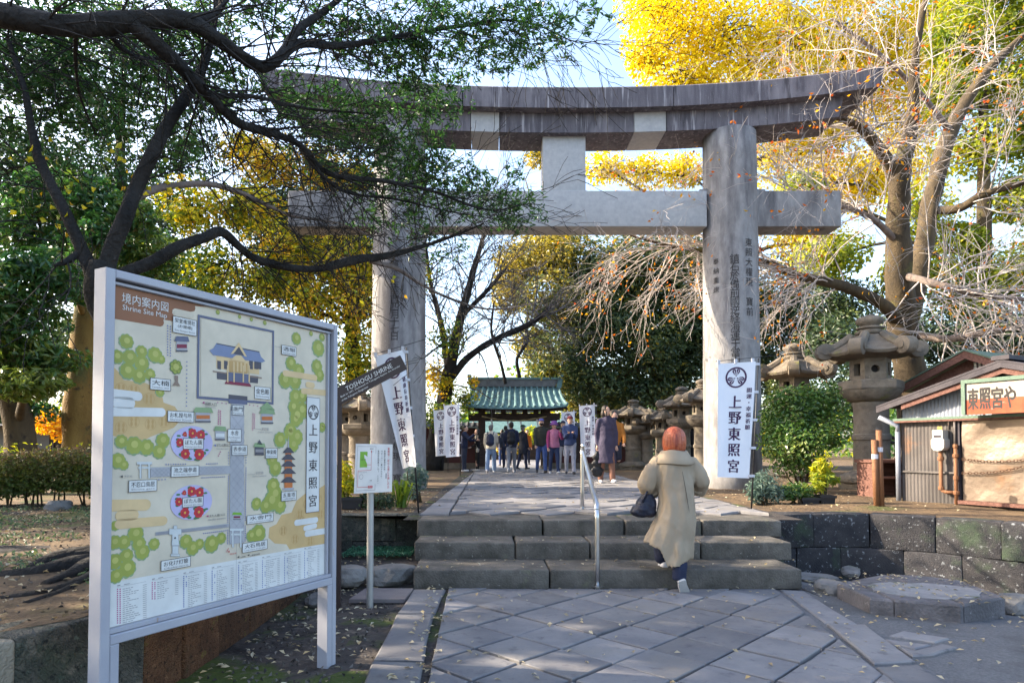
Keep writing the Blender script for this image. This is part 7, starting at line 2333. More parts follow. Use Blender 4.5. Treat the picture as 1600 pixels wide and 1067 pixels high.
gr = link('gravel', leaf_mesh('gravel', np.stack([x, y, zz_], 1), R.normal(size=(len(x), 3)), .03, .018, leaf_mat('grit', [(.03, .026, .023), (.10, .09, .08), (.22, .20, .18)], rough=.9, trans=.0), R.random(len(x)) ** 1.6, fold=.6))
tag(gr, kind='stuff')
n = 2600
x = R.uniform(-1.6, -.85, n); y = R.uniform(6.95, 7.5, n)
gc = link('ground_cover', leaf_mesh('ground_cover', np.stack([x, y, .10 + R.uniform(0, .035, n)], 1), np.array([0, 0, 1.]) + R.normal(size=(n, 3)) * .5, .03, .018, leaf_mat('small_herb', [(.03, .10, .06), (.05, .16, .09), (.07, .2, .10)], trans=.2), R.random(n)))
tag(gc, kind='stuff')
n = 11000
x = R.uniform(-7, -2.2, n); y = R.uniform(3.2, 8.4, n)
keep = np.array([noise.noise(Vector((a * 1.1, b * 1.1, 4))) > (.22 if b < 5.4 else -.05) for a, b in zip(x, y)])
x, y = x[keep], y[keep]
gc = link('grass', leaf_mesh('grass', np.stack([x, y, TZ + R.uniform(-.02, .03, len(x))], 1), np.array([0, 0, .6]) + R.normal(size=(len(x), 3)) * .7, .045, .02, leaf_mat('sparse_grass', [(.05, .10, .05), (.10, .16, .07), (.2, .22, .1)], trans=.2), R.random(len(x))))
tag(gc, kind='stuff')

# ================================================================== people
WORK = bpy.data.scenes.new('work')              # a bench for the remesher; removed at the end

JIG = bpy.data.objects.new('jig', bpy.data.meshes.new('jig'))
WORK.collection.objects.link(JIG)
JIG.modifiers.new('r', 'REMESH').mode = 'VOXEL'
JIG.modifiers.new('s', 'SMOOTH').factor = .5
SPENT = [JIG]


def remesh(mb, name, voxel, material, parent, smooth=4, wrinkle=0.0, wscale=6.0, seed=0.0, post=None, crease=0.0):
    me = mb.mesh(name)
    ob = JIG
    ob.data = me
    r, s = ob.modifiers
    r.voxel_size = voxel
    s.iterations = smooth
    with bpy.context.temp_override(scene=WORK, view_layer=WORK.view_layers[0]):
        dg = bpy.context.evaluated_depsgraph_get()
    out = bpy.data.meshes.new_from_object(ob.evaluated_get(dg))
    SPENT.append(me)
    out.name = name
    if wrinkle:
        out.update()
        m_ = len(out.vertices)
        co, no = np.empty(m_ * 3, np.float32), np.empty(m_ * 3, np.float32)
        out.vertices.foreach_get('co', co); out.vertices.foreach_get('normal', no)
        co, no = co.reshape(-1, 3), no.reshape(-1, 3)
        am = np.empty(m_, np.float32)
        for k_, p in enumerate(map(Vector, co.tolist())):
            q = Vector((p.x * wscale, p.y * wscale, p.z * wscale * .55 + seed))
            n = noise.noise(q) + .5 * noise.noise(q * 2.1 + Vector((p.z * 4, 3, 1)))
            if crease:                             # sharp folds: ridged noise running down and across the cloth
                w = Vector((p.x * 9 + p.z * 2.2, p.y * 9, p.z * 3.4 - p.x * 3 + seed))
                n += (1 - 2.4 * abs(noise.noise(w))) * crease / wrinkle + (1 - 2.4 * abs(noise.noise(w * 2.3 + Vector((5, 1, 2))))) * crease * .5 / wrinkle
            am[k_] = n
        out.vertices.foreach_set('co', (co + no * (am * wrinkle)[:, None]).ravel())
    if post is not None:
        bm = bmesh.new(); bm.from_mesh(out)
        base = [bm.verts.new(p) for p in post.v]
        for f in post.f:
            try: bm.faces.new([base[i] for i in f])
            except ValueError: pass
        bm.to_mesh(out); bm.free()
    out.materials.clear(); out.materials.append(material)
    out.polygons.foreach_set('use_smooth', [True] * len(out.polygons))
    return link(name, out, parent)


CLOTH = {}


def cloth_mat(c, rough=.85, quilt=False):
    key = (c, rough, quilt)
    if key not in CLOTH:
        d = tuple(x * .8 for x in c)
        CLOTH[key] = mat('cloth', c, d, scale=9, rough=rough, bump=.35 if quilt else .12, bscale=26 if quilt else 160, rand=0, spec=.25)
    return CLOTH[key]


M_skin = mat('skin', (.50, .30, .215), (.56, .35, .26), scale=8, rough=.55, bump=.05, bscale=150, rand=0)
M_hair_dark = mat('dark_hair', (.018, .014, .012), (.035, .026, .022), scale=20, stretch=(6, 6, .6), rough=.5, bump=.4, bscale=60, rand=0)
M_hair_grey = mat('greying_hair', (.09, .085, .08), (.16, .15, .145), scale=20, stretch=(6, 6, .6), rough=.6, bump=.4, bscale=60, rand=0)
M_white_shoe = plain('white_shoe', (.55, .55, .57), rough=.6)
M_dark_shoe = plain('dark_shoe', (.03, .03, .035), rough=.5)


def hand(mb, wrist, d, side, k, curl=.5):
    """palm, four unequal bent fingers and a thumb"""
    d = Vector(d).normalized()
    w = Vector(wrist)
    x = d.cross(Vector((0, 1, 0))); x = x.normalized() if x.length > .05 else Vector((1, 0, 0))
    y = x.cross(d).normalized()
    mb.capsule(w, w + d * .05 * k, .022 * k, .030 * k, 8)
    for i, l in enumerate((.062, .072, .068, .052)):
        a = w + d * .055 * k + x * (i - 1.5) * .017 * k
        b = a + (d * (1 - curl * .3) - y * curl * .5).normalized() * l * .55 * k
        c = b + (d * (1 - curl) - y * curl * 1.1).normalized() * l * .5 * k
        mb.capsule(a, b, .0085 * k, .0078 * k, 6); mb.capsule(b, c, .0078 * k, .0065 * k, 6)
    t0 = w + d * .02 * k + x * side * .022 * k
    t1 = t0 + (d * .7 + x * side * .8).normalized() * .035 * k
    mb.capsule(t0, t1, .0105 * k, .009 * k, 6); mb.capsule(t1, t1 + (d * .9 - y * .4 + x * side * .1).normalized() * .03 * k, .009 * k, .0075 * k, 6)


def person(label, loc, H, face, top, bottom, shoes=M_dark_shoe, hair=M_hair_dark, legs=((0, 0), (0, 0)), arms=((5, 8, 15), (5, 8, 15)), length='jacket', head_turn=0.0, lean=0.0, hat=None, mask=None, pack=None,
           bag=None, shorts=False, slim=1.0, wide_legs=1.0, long_hair=False, quilt=False, sleeve=None, vox=.024):
    """face: degrees, 0 looks towards the camera (-Y), positive turns to the picture's right; legs: (swing, knee bend); arms: (swing, spread, elbow bend), picture-independent right then left"""
    t = thing('person', loc, label, 'person', 'people on the shrine path', rad(face))
    k = H / 1.70
    S_ = slim
    V = lambda x, y, z: Vector((x * k, y * k, z * k))
    hipz = .90
    J = {}
    low = 9
    for i, sx in ((0, -1), (1, 1)):
        a, b = rad(legs[i][0]), rad(legs[i][1])
        hp = Vector((sx * .088, 0, hipz))
        kn = hp + Vector((sx * .012, -math.sin(a) * .425, -math.cos(a) * .425))
        an = kn + Vector((0, -math.sin(a - b) * .40, -math.cos(a - b) * .40))
        J[i] = (hp, kn, an, a - b)
        low = min(low, an.z - .07)
    dz = -low
    up = lambda p: Vector((p.x, p.y, p.z + dz)) * k
    ln = math.tan(rad(lean))
    tor = lambda x, y, z: up(Vector((x, y - (z - hipz) * ln, z)))
    body, clo, tro = MB(), MB(), MB()
    hands = MB()
    # head and neck
    hc = tor(0, -.012, 1.585)
    body.ball(hc, (.074 * k, .092 * k, .112 * k)); body.ball(hc + V(0, -.022, -.055), (.056 * k, .062 * k, .058 * k))
    body.capsule(tor(0, .012, 1.38), tor(0, .0, 1.52), .052 * k, .050 * k)
    ca, sa = math.cos(rad(head_turn)), math.sin(rad(head_turn))
    HT = lambda x, y, z: hc + Vector((x * ca - y * sa, x * sa + y * ca, z)) * k
    body.capsule(HT(0, -.088, .005), HT(0, -.104, -.022), .009 * k, .013 * k)                 # nose
    for sx in (-1, 1): body.ball(HT(sx * .076, .008, -.008), (.012 * k, .018 * k, .028 * k), 8, 6)
    body.capsule(tor(0, .015, 1.0), tor(0, .015, 1.30), .080 * k, .085 * k)
    # trunk garment
    g = 1.0 if length == 'jacket' else 1.04
    w_ = .150 * S_ * g
    for z, rx, ry in ((1.33, .140, .085), (1.28, .165, .105), (1.20, .166, .113), (1.10, .158, .112), (1.01, .160, .115), (.96, .165, .118)):
        clo.ball(tor(0, .004, z), (rx * S_ * g * k, ry * S_ * g * k, .125 * k))
    clo.capsule(tor(-.02, .012, 1.43), tor(-.135 * S_, .01, 1.375), .050 * k, .056 * k); clo.capsule(tor(.02, .012, 1.43), tor(.135 * S_, .01, 1.375), .050 * k, .056 * k)
    clo.lathe([(.168 * S_ * k, 0), (.170 * S_ * k, .03 * k), (.166 * S_ * k, .14 * k)], 20, Matrix.Translation(tor(0, .004, .85)) @ Matrix.Diagonal((1, .72, 1, 1)))
    clo.lathe([(.070 * k, 0), (.072 * k, .04 * k), (.064 * k, .065 * k)], 16, Matrix.Translation(tor(0, .008, 1.425)))
    if length in ('coat', 'long'):
        zb = .44 if length == 'long' else .60
        m2 = 8
        prof = [(.165 * S_, .98), (.178 * S_, .85), (.19 * S_, .7), (.20 * S_, zb)]
        v, f = [], []
        n = 24
        for r_, z in prof:
            for i in range(n):
                a = 2 * math.pi * i / n
                rr = r_ * (1 + .05 * math.sin(a * 5 + z * 6) * (1 if z < .9 else .3))
                v.append(tor(rr * math.cos(a), rr * .78 * math.sin(a), z))
        f = [(q * n + i, (q + 1) * n + i, (q + 1) * n + (i + 1) % n, q * n + (i + 1) % n) for q in range(3) for i in range(n)] + [tuple(range(n)), tuple(range(4 * n - 1, 3 * n - 1, -1))]
        clo.add(v, f)
    wrists = []
    slv = MB() if sleeve else clo
    for i, sx in ((0, -1), (1, 1)):
        sw, ab, el = (rad(q) for q in arms[i])
        sh = tor(sx * .160 * S_, .01, 1.365)
        d1 = Vector((sx * math.sin(ab), -math.sin(sw) * math.cos(ab), -math.cos(sw) * math.cos(ab)))
        eb = sh + d1 * .285 * k
        d2 = Vector((sx * math.sin(ab) * (1 - el / 1.6) * .8 - sx * .35 * math.sin(el), -math.sin(sw + el), -math.cos(sw + el))).normalized()
        wr = eb + d2 * .235 * k
        slv.capsule(sh, eb, .062 * k * S_, .054 * k * S_); slv.capsule(eb, wr, .054 * k * S_, .044 * k)
        body.capsule(sh, eb, .045 * k, .038 * k); body.capsule(eb, wr + d2 * .03 * k, .036 * k, .026 * k)
        hand(hands, wr + d2 * .025 * k, d2, -sx, k, .45)
        wrists.append((wr, d2))
    # legs
    tro.ball(tor(0, .008, .93), (.150 * k * S_, .112 * k * S_, .10 * k))
    sh_parts = []
    for i, sx in ((0, -1), (1, 1)):
        hp, kn, an, ang = J[i]
        hp, kn, an = up(hp), up(kn), up(an)
        body.capsule(hp, kn, .065 * k, .048 * k); body.capsule(kn, an, .048 * k, .034 * k)
        if shorts:
            tro.capsule(hp, hp.lerp(kn, .85), .088 * k * S_, .078 * k * S_)
        else:
            tro.capsule(hp, kn, .086 * k * S_, .064 * k * S_ * wide_legs); tro.capsule(kn, an + (kn - an) * .02, .064 * k * S_ * wide_legs, .052 * k * S_ * wide_legs)
        m = MB()
        fd = Vector((sx * .12, -math.cos(ang) , math.sin(ang) * .9)).normalized()
        dn = Vector((0, math.sin(ang) * -1, -math.cos(ang)))
        m.capsule(an + dn * .035 * k - fd * .035 * k, an + dn * .038 * k + fd * .13 * k, .040 * k, .034 * k)
        m.capsule(an + dn * .0 * k, an + dn * .03 * k + fd * .04 * k, .040 * k, .040 * k)
        zmin = min(v.z for v in m.v)
        for v in m.v: v.z = max(v.z, -.002) if zmin > -.12 else v.z
        sh_parts.append(m)
    remesh(body, 'body', .018 * k, M_skin, t, 3, post=hands)
    remesh(clo, 'coat' if length != 'jacket' else 'jacket', vox * k, cloth_mat(top, quilt=quilt), t, 4, .016 * k, 7.0, H * 31)
    if sleeve: remesh(slv, 'sleeves', vox * k, cloth_mat(sleeve), t, 3, .012 * k, 8, H)
    remesh(tro, 'shorts' if shorts else 'trousers', vox * k, cloth_mat(bottom), t, 4, .014 * k, 7.0, H * 17)
    for m in sh_parts: m.build('shoe', shoes, t, smooth=True)
    # hair, eyes, lips
    hb = MB()
    hb.ball(HT(0, .030, .040), (.083 * k, .086 * k, .092 * k))
    hb.ball(HT(0, .045, -.015), (.078 * k, .066 * k, .080 * k))
    if long_hair:
        hb.ball(HT(0, .045, -.06), (.088 * k, .072 * k, .10 * k))
        for sx in (-1, 1): hb.capsule(HT(sx * .072, -.01, .03), HT(sx * .074, -.015, -.10), .022 * k, .018 * k)
    remesh(hb, 'hair', .014 * k, hair, t, 2, .006 * k, 20)
    for sx in (-1, 1):
        m = MB(); m.ball(HT(sx * .030, -.086, .008), (.0095 * k, .006 * k, .0055 * k), 8, 6); m.build('eye', M_hair_dark, t)
        m = MB(); m.capsule(HT(sx * .018, -.089, .030), HT(sx * .044, -.083, .031), .003 * k, .0025 * k, 5); m.build('eyebrow', M_hair_dark, t)
    if mask:
        m = MB(); m.ball(HT(0, -.050, -.050), (.062 * k, .062 * k, .048 * k)); m.build('face_mask', cloth_mat(mask), t, smooth=True)
    else:
        m = MB(); m.capsule(HT(-.018, -.086, -.058), HT(.018, -.086, -.058), .0055 * k, .0055 * k, 6); m.build('lips', plain('lips', (.35, .12, .10)), t)
    if hat:
        kind, c = hat
        m = MB()
        if kind == 'cap':
            m.ball(HT(0, .012, .052), (.092 * k, .104 * k, .082 * k)); m.capsule(HT(-.03, -.10, .055), HT(.03, -.10, .055), .03 * k, .03 * k)
            for v in m.v:
                r_ = (v - HT(0, 0, .055))
                if r_.z < 0: v.z = HT(0, 0, .052).z + r_.z * .1
        else:
            m.lathe([(.150 * k, -.02 * k), (.152 * k, -.012 * k), (.10 * k, .04 * k), (.094 * k, .10 * k), (.06 * k, .125 * k), (.01 * k, .13 * k)], 24, Matrix.Translation(HT(0, .01, .03)))
        m.build(kind, cloth_mat(c), t, smooth=True)
    if pack:
        m = MB(); m.ball(tor(0, .19, 1.20), (.145 * k, .095 * k, .20 * k)); m.ball(tor(0, .20, 1.06), (.15 * k, .10 * k, .12 * k)); m.ball(tor(0, .27, 1.08), (.10 * k, .05 * k, .09 * k))
        pk = remesh(m, 'backpack', .022 * k, cloth_mat(pack, .6), t, 3, .012 * k, 9)
        for sx in (-1, 1):
            m = MB(); m.tube([tor(sx * .10, .13, 1.36), tor(sx * .115, .02, 1.462), tor(sx * .12, -.10, 1.36), tor(sx * .13, -.118, 1.2), tor(sx * .15, .02, 1.08)], .016 * k, 6)
            m.build('strap', cloth_mat(pack, .6), pk, smooth=True)
    if bag:
        kind, c, side_ = bag
        wr, d2 = wrists[side_]
        bt = thing('shoulder_bag' if kind == 'shoulder' else 'tote_bag', loc, {'shoulder': 'cream shoulder bag at the hip of the woman in black by the left banners', 'tote': 'black speckled tote bag hanging from the hand of the woman in the purple coat'}[kind], 'bag', None, rad(face))
        m = MB()
        if kind == 'tote':
            a = wr + d2 * .06 * k
            for z, rx in ((-.14, .06), (-.22, .11), (-.36, .14), (-.50, .15), (-.58, .12)):
                m.ball(a + Vector((0, 0, z * k)), (rx * k, .06 * k, .075 * k))
            remesh(m, 'bag_body', .02 * k, c, bt, 3, .02, 8)
            m = MB(); m.tube([a + V(-.03, 0, -.16), a + V(-.01, 0, -.02), a + V(.01, 0, -.02), a + V(.03, 0, -.16)], .008 * k, 6); m.build('handle', c, bt)
        else:
            a = tor(.17, -.06, .86)
            m.ball(a, (.11 * k, .05 * k, .08 * k)); m.ball(a + V(0, 0, -.05), (.12 * k, .05 * k, .06 * k))
            remesh(m, 'bag_body', .02 * k, c, bt, 3, .008, 8)
            m = MB(); m.tube([a + V(0, 0, .06), tor(.08, -.135, 1.15), tor(-.10, -.05, 1.44), tor(-.12, .08, 1.40)], .009 * k, 6); m.build('strap', c, bt)
    return t


def at_px(u, v):
    g_ = G(u, v, TZ + .02)
    return (g_.x, g_.y, TZ + .022)


def hgt(u, v, vt):
    g_ = G(u, v, TZ + .02)
    return (v - vt) * g_.y / 1000 * .99


JEANS, LJEANS, NAVY, BLACK, GREY = (.06, .10, .26), (.20, .28, .42), (.022, .028, .06), (.012, .012, .015), (.20, .21, .24)
person('person in a navy puffer jacket and dark trousers turned towards the woman in black', at_px(725, 736.5), 1.50, 75, NAVY, (.04, .045, .07), M_white_shoe, M_hair_dark, arms=((55, 10, 75), (35, 12, 60)), lean=4, slim=1.1)
person('woman in black with a cream bag facing the man in navy by the left banners', at_px(746, 736), 1.40, -70, BLACK, BLACK, plain('beige_boot', (.5, .45, .4)), M_hair_dark, arms=((60, 5, 80), (20, 5, 40)), long_hair=True, slim=.86, bag=('shoulder', cloth_mat((.55, .5, .42)), 1))
person('person in a cream fleece and pale jeans walking away with a dark backpack slung right', at_px(767, 738), 1.50, 172, (.60, .55, .46), LJEANS, M_white_shoe, M_hair_grey, legs=((14, 6), (-12, 14)), arms=((20, 8, 40), (10, 8, 20)), pack=NAVY, slim=1.12, wide_legs=1.2)
person('person in a dark navy jacket walking away between the cream fleece and the backpack', at_px(790, 731), 1.62, 185, (.05, .065, .11), NAVY, M_dark_shoe, M_hair_grey, legs=((10, 5), (-12, 16)))
person('person with a big black backpack and grey jeans walking away down the middle', at_px(799, 738), 1.60, 178, NAVY, GREY, M_white_shoe, M_hair_dark, legs=((16, 6), (-14, 20)), arms=((15, 10, 45), (15, 10, 45)), pack=BLACK, slim=1.08)
person('person in a long black coat and green cap standing before the gate', at_px(817, 733), 1.60, 130, (.018, .02, .03), NAVY, M_dark_shoe, M_hair_grey, legs=((8, 4), (-10, 8)), length='coat', hat=('cap', (.03, .07, .05)))
person('man in olive jacket, blue cap, black mask and blue jeans walking this way', at_px(846, 738.5), 1.68, 4, (.045, .045, .035), JEANS, M_dark_shoe, M_hair_dark, legs=((-8, 22), (12, 4)), arms=((10, 8, 20), (-5, 8, 15)), hat=('cap', (.10, .10, .30)), mask=(.012, .012, .014), slim=1.1)
person('woman in a pink jacket and purple bucket hat walking this way', at_px(866, 740), 1.55, 8, (.52, .19, .29), (.035, .05, .11), M_white_shoe, M_hair_dark, legs=((-6, 10), (8, 2)), arms=((5, 10, 15), (40, 10, 105)), hat=('bucket_hat', (.20, .08, .26)), sleeve=(.34, .055, .16), slim=1.06)
person('man in a navy cap partly hidden between the pink jacket and the blue puffer jacket', at_px(880, 736), 1.66, 0, NAVY, (.42, .43, .46), M_dark_shoe, M_hair_dark, legs=((-8, 12), (8, 2)), hat=('cap', NAVY))
person('man in blue puffer jacket, maroon cap and pale trousers with hands together', at_px(891, 741), 1.69, -4, (.045, .065, .15), (.36, .36, .42), M_dark_shoe, M_hair_dark, legs=((-8, 12), (8, 2)), arms=((22, -4, 92), (22, -4, 92)), hat=('cap', (.16, .03, .04)), slim=1.1)
M_tote = mat('speckled_bag', (.010, .010, .012), (.02, .02, .022), rough=.5, bump=.3, rand=0, over=[((.35, .35, .36), 60, .66, .70)])
person('woman in a long quilted purple coat looking to the right beside the handrail', at_px(948, 754), 1.70, 6, (.058, .050, .085), (.24, .12, .085), M_white_shoe, M_hair_dark, legs=((-4, 12), (8, 2)), arms=((-6, 7, 12), (0, 7, 10)), length='long', head_turn=55, long_hair=True, quilt=True, slim=1.05, wide_legs=1.15, bag=('tote', M_tote, 0), vox=.018)
person('man in orange brown jacket bending one bare leg up behind the purple coat', at_px(961, 748), 1.66, -8, (.42, .17, .035), (.03, .035, .06), plain('green_shoe', (.20, .34, .22)), M_hair_dark, legs=((2, 2), (-6, 100)), arms=((5, 8, 20), (10, 14, 30)), mask=(.025, .03, .06), shorts=True)
person('dark coated figure standing in shade between two stone lanterns', at_px(1084, 736), 1.62, 200, BLACK, BLACK, M_dark_shoe, M_hair_dark, length='long')
person('small distant visitor in a pale coat beyond the roofed gate', (1.05, 29, TZ + .01), 1.6, 180, (.45, .42, .4), NAVY, M_dark_shoe, M_hair_dark, length='coat', vox=.03)
person('small distant visitor in an orange top beyond the roofed gate', (1.75, 30, TZ + .01), 1.62, 10, (.55, .16, .03), NAVY, M_dark_shoe, M_hair_dark, vox=.03)
person('small distant visitor in blue jeans beyond the left gate pillar', (.55, 28, TZ + .01), 1.6, 190, (.05, .05, .07), JEANS, M_dark_shoe, M_hair_dark, vox=.03)

# ---------------------------------------------------------------- the woman in the trench coat on the steps
YW = 5.88
W = lambda u, v, dy=0.0: P(u, v, YW + dy)
hero = thing('person', (W(1057, 900).x, YW, 0), 'person with an orange red bob and a long beige trench coat climbing the steps', 'person')
ho = origin_of(hero)
L_ = lambda p: Vector(p) - ho
body = MB()
hc = L_(W(1053, 687, .02))
body.ball(hc, (.074, .090, .108)); body.ball(hc + Vector((0, .022, -.05)), (.056, .062, .056)); body.capsule(hc + Vector((0, .09, .0)), hc + Vector((0, .105, -.02)), .009, .013)
for sx in (-1, 1): body.ball(hc + Vector((sx * .075, 0, -.01)), (.012, .018, .028), 8, 6)
body.capsule(L_(W(1053, 722)), hc - Vector((0, 0, .06)), .06, .05)
body.capsule(L_(W(1055, 800)), L_(W(1054, 740)), .07, .07)
hl, hr = L_(W(1048, 800)), L_(W(1065, 800))
kl, al = L_(W(1036, 838, .22)), L_(W(1035, 872, .16))
kr, ar = L_(W(1062, 850, .03)), L_(W(1062, 898, -.16))
body.chain([hl, kl, al], [.07, .05, .036]); body.chain([hr, kr, ar], [.07, .05, .036])
shl, ell, wrl = L_(W(1022, 724, .02)), L_(W(1015, 757, .05)), L_(W(1018, 768, .22))
shr, elr, wrr = L_(W(1084, 724, .02)), L_(W(1092, 753, .04)), L_(W(1086, 764, .2))
body.chain([shl + Vector((.03, 0, -.03)), ell, wrl], [.03, .03, .028]); body.chain([shr + Vector((-.03, 0, -.03)), elr, wrr], [.03, .03, .028])
hands = MB()
hand(hands, wrl, Vector((.1, .9, -.35)), 1, .95, .6); hand(hands, wrr, Vector((-.1, .9, -.3)), -1, .95, .5)
remesh(body, 'body', .014, M_skin, hero, 3, post=hands)
# coat: rings from shoulder to a slanting hem
coat = MB()
rows = [(705, 1053, 12, .06), (710, 1053, 21, .085), (717, 1053, 29, .11), (728, 1053.5, 32, .13), (745, 1055, 30, .14), (765, 1056.5, 29, .15), (785, 1057, 30, .16), (805, 1056, 31.5, .17), (825, 1053, 33, .185), (842, 1048, 36.5, .20), (858, 1043, 40, .205)]
n = 44
v, f = [], []
for q, (y, uc, hw, dep) in enumerate(rows):
    t_ = q / (len(rows) - 1)
    hw *= .95
    for i in range(n):
        a = 2 * math.pi * i / n
        ca, sa = math.cos(a), math.sin(a)
        fold = 1 + (.075 * math.sin(6 * a + 1.2 + t_ * 1.0) + .05 * math.sin(11 * a + t_ * 3)) * t_ ** 1.1
        u = uc + hw * ca * (1 + (fold - 1) * (1 - ca ** 8))
        hem = 888 - 25 * ss(.0, .32, -ca) - 15 * max(0, -ca) - 26 * max(0, ca - .35) ** 1.2 - 12 * max(0, sa)
        yy = 704 + (hem - 704) * (y - 704) / (858 - 704)
        if q < 5: yy = y
        elif q < 8: yy = y + (yy - y) * (q - 4) / 4
        v.append(L_(W(u, yy, dep * sa * fold * .9 + .05 * t_ * -ca)))
for q in range(len(rows) - 1):
    f += [(q * n + i, (q + 1) * n + i, (q + 1) * n + (i + 1) % n, q * n + (i + 1) % n) for i in range(n)]
for lo_, dz_, flip in ((0, -.02, 0), ((len(rows) - 1) * n, .16, 1)):
    c_ = sum((v[lo_ + i] for i in range(n)), Vector()) / n
    v.append(c_ + Vector((0, 0, dz_)))
    f += [(lo_ + (i + 1) % n, lo_ + i, len(v) - 1) if flip else (lo_ + i, lo_ + (i + 1) % n, len(v) - 1) for i in range(n)]
coat.add(v, f)
coat.chain([shl + Vector((.02, 0, -.01)), L_(W(1015, 742, .02)), L_(W(1011, 756, .03)), L_(W(1016, 768, .12))], [.070, .078, .078, .062], 16)
coat.chain([shr + Vector((-.02, 0, -.01)), L_(W(1090, 740, .02)), L_(W(1096, 753, .03)), L_(W(1093, 765, .12))], [.068, .070, .066, .056], 16)
M_coat = mat('beige_gabardine', (.30, .235, .165), (.35, .28, .20), scale=4, rough=.75, bump=.12, bscale=180, rand=0, spec=.3)
remesh(coat, 'trench_coat', .0125, M_coat, hero, 2, .016, 5.5, 4.2, crease=.009)
col = MB()
n = 32
cc = L_(W(1053, 711.5, .0))
v = []
prof = [(.074, .004), (.084, .040), (.096, .048), (.110, .036), (.142, -.024), (.166, -.058), (.160, -.066), (.12, -.03)]
for r_, z in prof:
    for i in range(n):
        a = 2 * math.pi * i / n
        bk = .5 - .5 * math.sin(a)                     # 1 at the back, which faces the camera
        v.append(cc + Vector((r_ * 1.12 * math.cos(a), r_ * .88 * math.sin(a), z * (1.0 if z > 0 else .55 + .75 * bk) + .006 * math.sin(3 * a + 1))))
col.add(v, [(q * n + i, q * n + (i + 1) % n, (q + 1) * n + (i + 1) % n, (q + 1) * n + i) for q in range(len(prof) - 1) for i in range(n)])
col.build('collar', M_coat, hero, smooth=True)
# cuffs and a dropped shoulder seam
for pts_, r_ in (([L_(W(1018.5, 764, .085)), L_(W(1019, 768.5, .125))], .071), ([L_(W(1090.5, 761, .085)), L_(W(1090, 765.5, .125))], .065)):
    m = MB(); m.tube(pts_, r_, 16); m.build('cuff', M_coat, hero, smooth=False)
m = MB(); m.tube([L_(W(1066, 736, -.142)), L_(W(1069, 752, -.151)), L_(W(1073, 775, -.157)), L_(W(1077, 800, -.160))], [.001, .003, .004, .001], 6); m.build('pleat_shade', cloth_mat((.10, .08, .06)), hero)  # dark strip painted in for the shade of the back fold
for (uu, ww) in ((1009, -.01), (1094, -.01)):
    pass
# trousers and shoes
tr_ = MB(); tr_.chain([hl, kl, al + Vector((0, 0, .02))], [.09, .082, .072], 14); tr_.capsule(hr, kr, .09, .078, 14); tr_.capsule(kr + (kr - hr) * .02, kr, .078, .078, 14); tr_.tube([kr, ar + Vector((0, .0, .02)), ar + Vector((0, -.01, -.045))], [.078, .064, .066], 16)
remesh(tr_, 'trousers', .016, cloth_mat((.020, .026, .055)), hero, 3, .012, 8)
M_sneak = mat('pale_sneaker', (.50, .50, .54), (.58, .58, .62), rough=.6, bump=.2, bscale=80, rand=0)
M_sole = plain('sneaker_sole', (.46, .45, .44), rough=.7, bump=.3, bscale=40)


def sneaker(heel, toe, down):
    heel, toe = Vector(heel), Vector(toe)
    d = (toe - heel).normalized(); dn = Vector(down); dn = (dn - d * dn.dot(d)).normalized(); s_ = d.cross(dn)
    L = (toe - heel).length
    m = MB(); m.ball(heel + d * L * .22 - dn * .02, (.036, .036, .036)); m.capsule(heel + d * L * .15, heel + d * L * .8 + dn * .012, .038, .034); m.capsule(heel + d * L * .15 - dn * .05, heel + d * L * .45 - dn * .02, .034, .034)
    m.capsule(heel + d * L * .6 - s_ * .012, heel + d * L * .85 - s_ * .006 + dn * .01, .030, .030); m.capsule(heel + d * L * .6 + s_ * .012, heel + d * L * .85 + s_ * .006 + dn * .01, .030, .030)
    sh = remesh(m, 'sneaker', .009, M_sneak, hero, 2)
    m = MB(); v = []
    out = [(0, .026), (.08, .036), (.3, .034), (.55, .040), (.75, .044), (.92, .034), (1.0, .012)]
    ring = [(t_, w_) for t_, w_ in out] + [(t_, -w_) for t_, w_ in reversed(out)]
    for z in (.030, .052):
        for t_, w_ in ring: v.append(heel + d * L * t_ + s_ * w_ + dn * z)
    k_ = len(ring)
    m.add(v, [tuple(range(k_ - 1, -1, -1)), tuple(range(k_, 2 * k_))] + [(i, (i + 1) % k_, k_ + (i + 1) % k_, k_ + i) for i in range(k_)])
    m.build('sole', M_sole, sh)


sneaker(L_(W(1062.5, 901, -.20)), L_(W(1068.5, 924, -.105)), (0.05, -.9, -.45))
sneaker(L_(W(1040, 881, .10)), L_(W(1031, 884.5, .32)), (0, .1, -1))
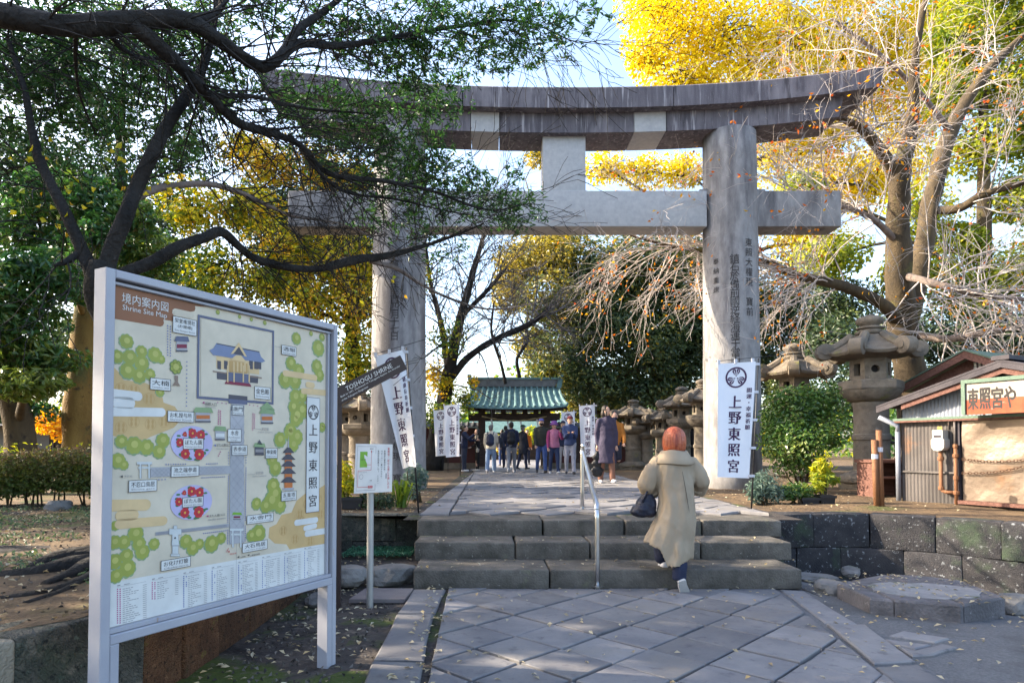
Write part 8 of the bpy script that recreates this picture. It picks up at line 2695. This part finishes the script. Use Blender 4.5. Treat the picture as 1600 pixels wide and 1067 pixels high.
# hair: a blunt bob
hb = MB()
n = 110
prof = [(.076, -.106), (.090, -.104), (.099, -.088), (.106, -.05), (.107, -.01), (.103, .03), (.093, .062), (.076, .090), (.052, .110), (.026, .121), (.006, .124)]
v, f = [], []
for q, (r_, z) in enumerate(prof):
    for i in range(n):
        a = 2 * math.pi * i / n
        front_ = max(0, math.sin(a))
        st = noise.noise(Vector((math.cos(a) * 9, math.sin(a) * 9, z * 2))) * .030 + noise.noise(Vector((math.cos(a) * 24, math.sin(a) * 24, z * 3))) * .024
        rr = r_ * (1 + st * (1 if z < .07 else .35)) * (1 - .12 * front_ ** 2)
        v.append(hc + Vector((rr * math.cos(a), rr * 1.05 * math.sin(a) - .006, z + (.010 * noise.noise(Vector((math.cos(a) * 15, math.sin(a) * 15, 0))) if q < 3 else 0) + .045 * front_ ** 4 * (1 if z < -.04 else 0))))
f = [(q * n + i, q * n + (i + 1) % n, (q + 1) * n + (i + 1) % n, (q + 1) * n + i) for q in range(len(prof) - 1) for i in range(n)] + [tuple(range(n - 1, -1, -1)), tuple(range((len(prof) - 1) * n, len(prof) * n))]
hb.add(v, f)
M_redhair = mat('orange_red_hair', (.24, .040, .016), (.48, .12, .045), scale=6, lohi=(.38, .62), stretch=(14, 14, .35), rough=.42, bump=.5, bscale=30, rand=0, spec=.5)
hb.build('hair', M_redhair, hero, smooth=True)
for sx in (-1, 1):
    m = MB(); m.ball(hc + Vector((sx * .030, .086, .008)), (.0095, .006, .0055), 8, 6); m.build('eye', M_hair_dark, hero)
# navy bag on the left forearm
bag = thing('handbag', tuple(W(1005, 790, .05)), 'soft navy handbag hanging from the forearm of the person in the trench coat', 'bag')
bo = origin_of(bag)
m = MB()
for (u, v_, ru, rv, dp) in ((1012, 778, 11, 10, .07), (1008, 786, 15, 10, .085), (1004, 795, 17, 9, .095), (1001, 802, 14, 6, .09), (1014, 800, 12, 8, .09), (1018, 788, 9, 14, .08), (993, 799, 8, 6, .08)):
    m.ball(W(u, v_, .06) - bo, (ru * .0059, dp, rv * .0059))
M_navy = mat('navy_leather', (.014, .016, .030), (.022, .025, .042), scale=6, rough=.45, bump=.3, bscale=60, rand=0)
remesh(m, 'bag_body', .011, M_navy, bag, 3, .010, 12)
m = MB(); m.tube([W(1004, 784, -.01) - bo, W(1012, 766, .0) - bo, W(1019, 760, .04) - bo, W(1024, 768, .09) - bo, W(1020, 786, .13) - bo], .011, 8); m.build('handle', M_navy, bag, smooth=True)

bpy.data.batch_remove(SPENT)
bpy.data.scenes.remove(WORK)
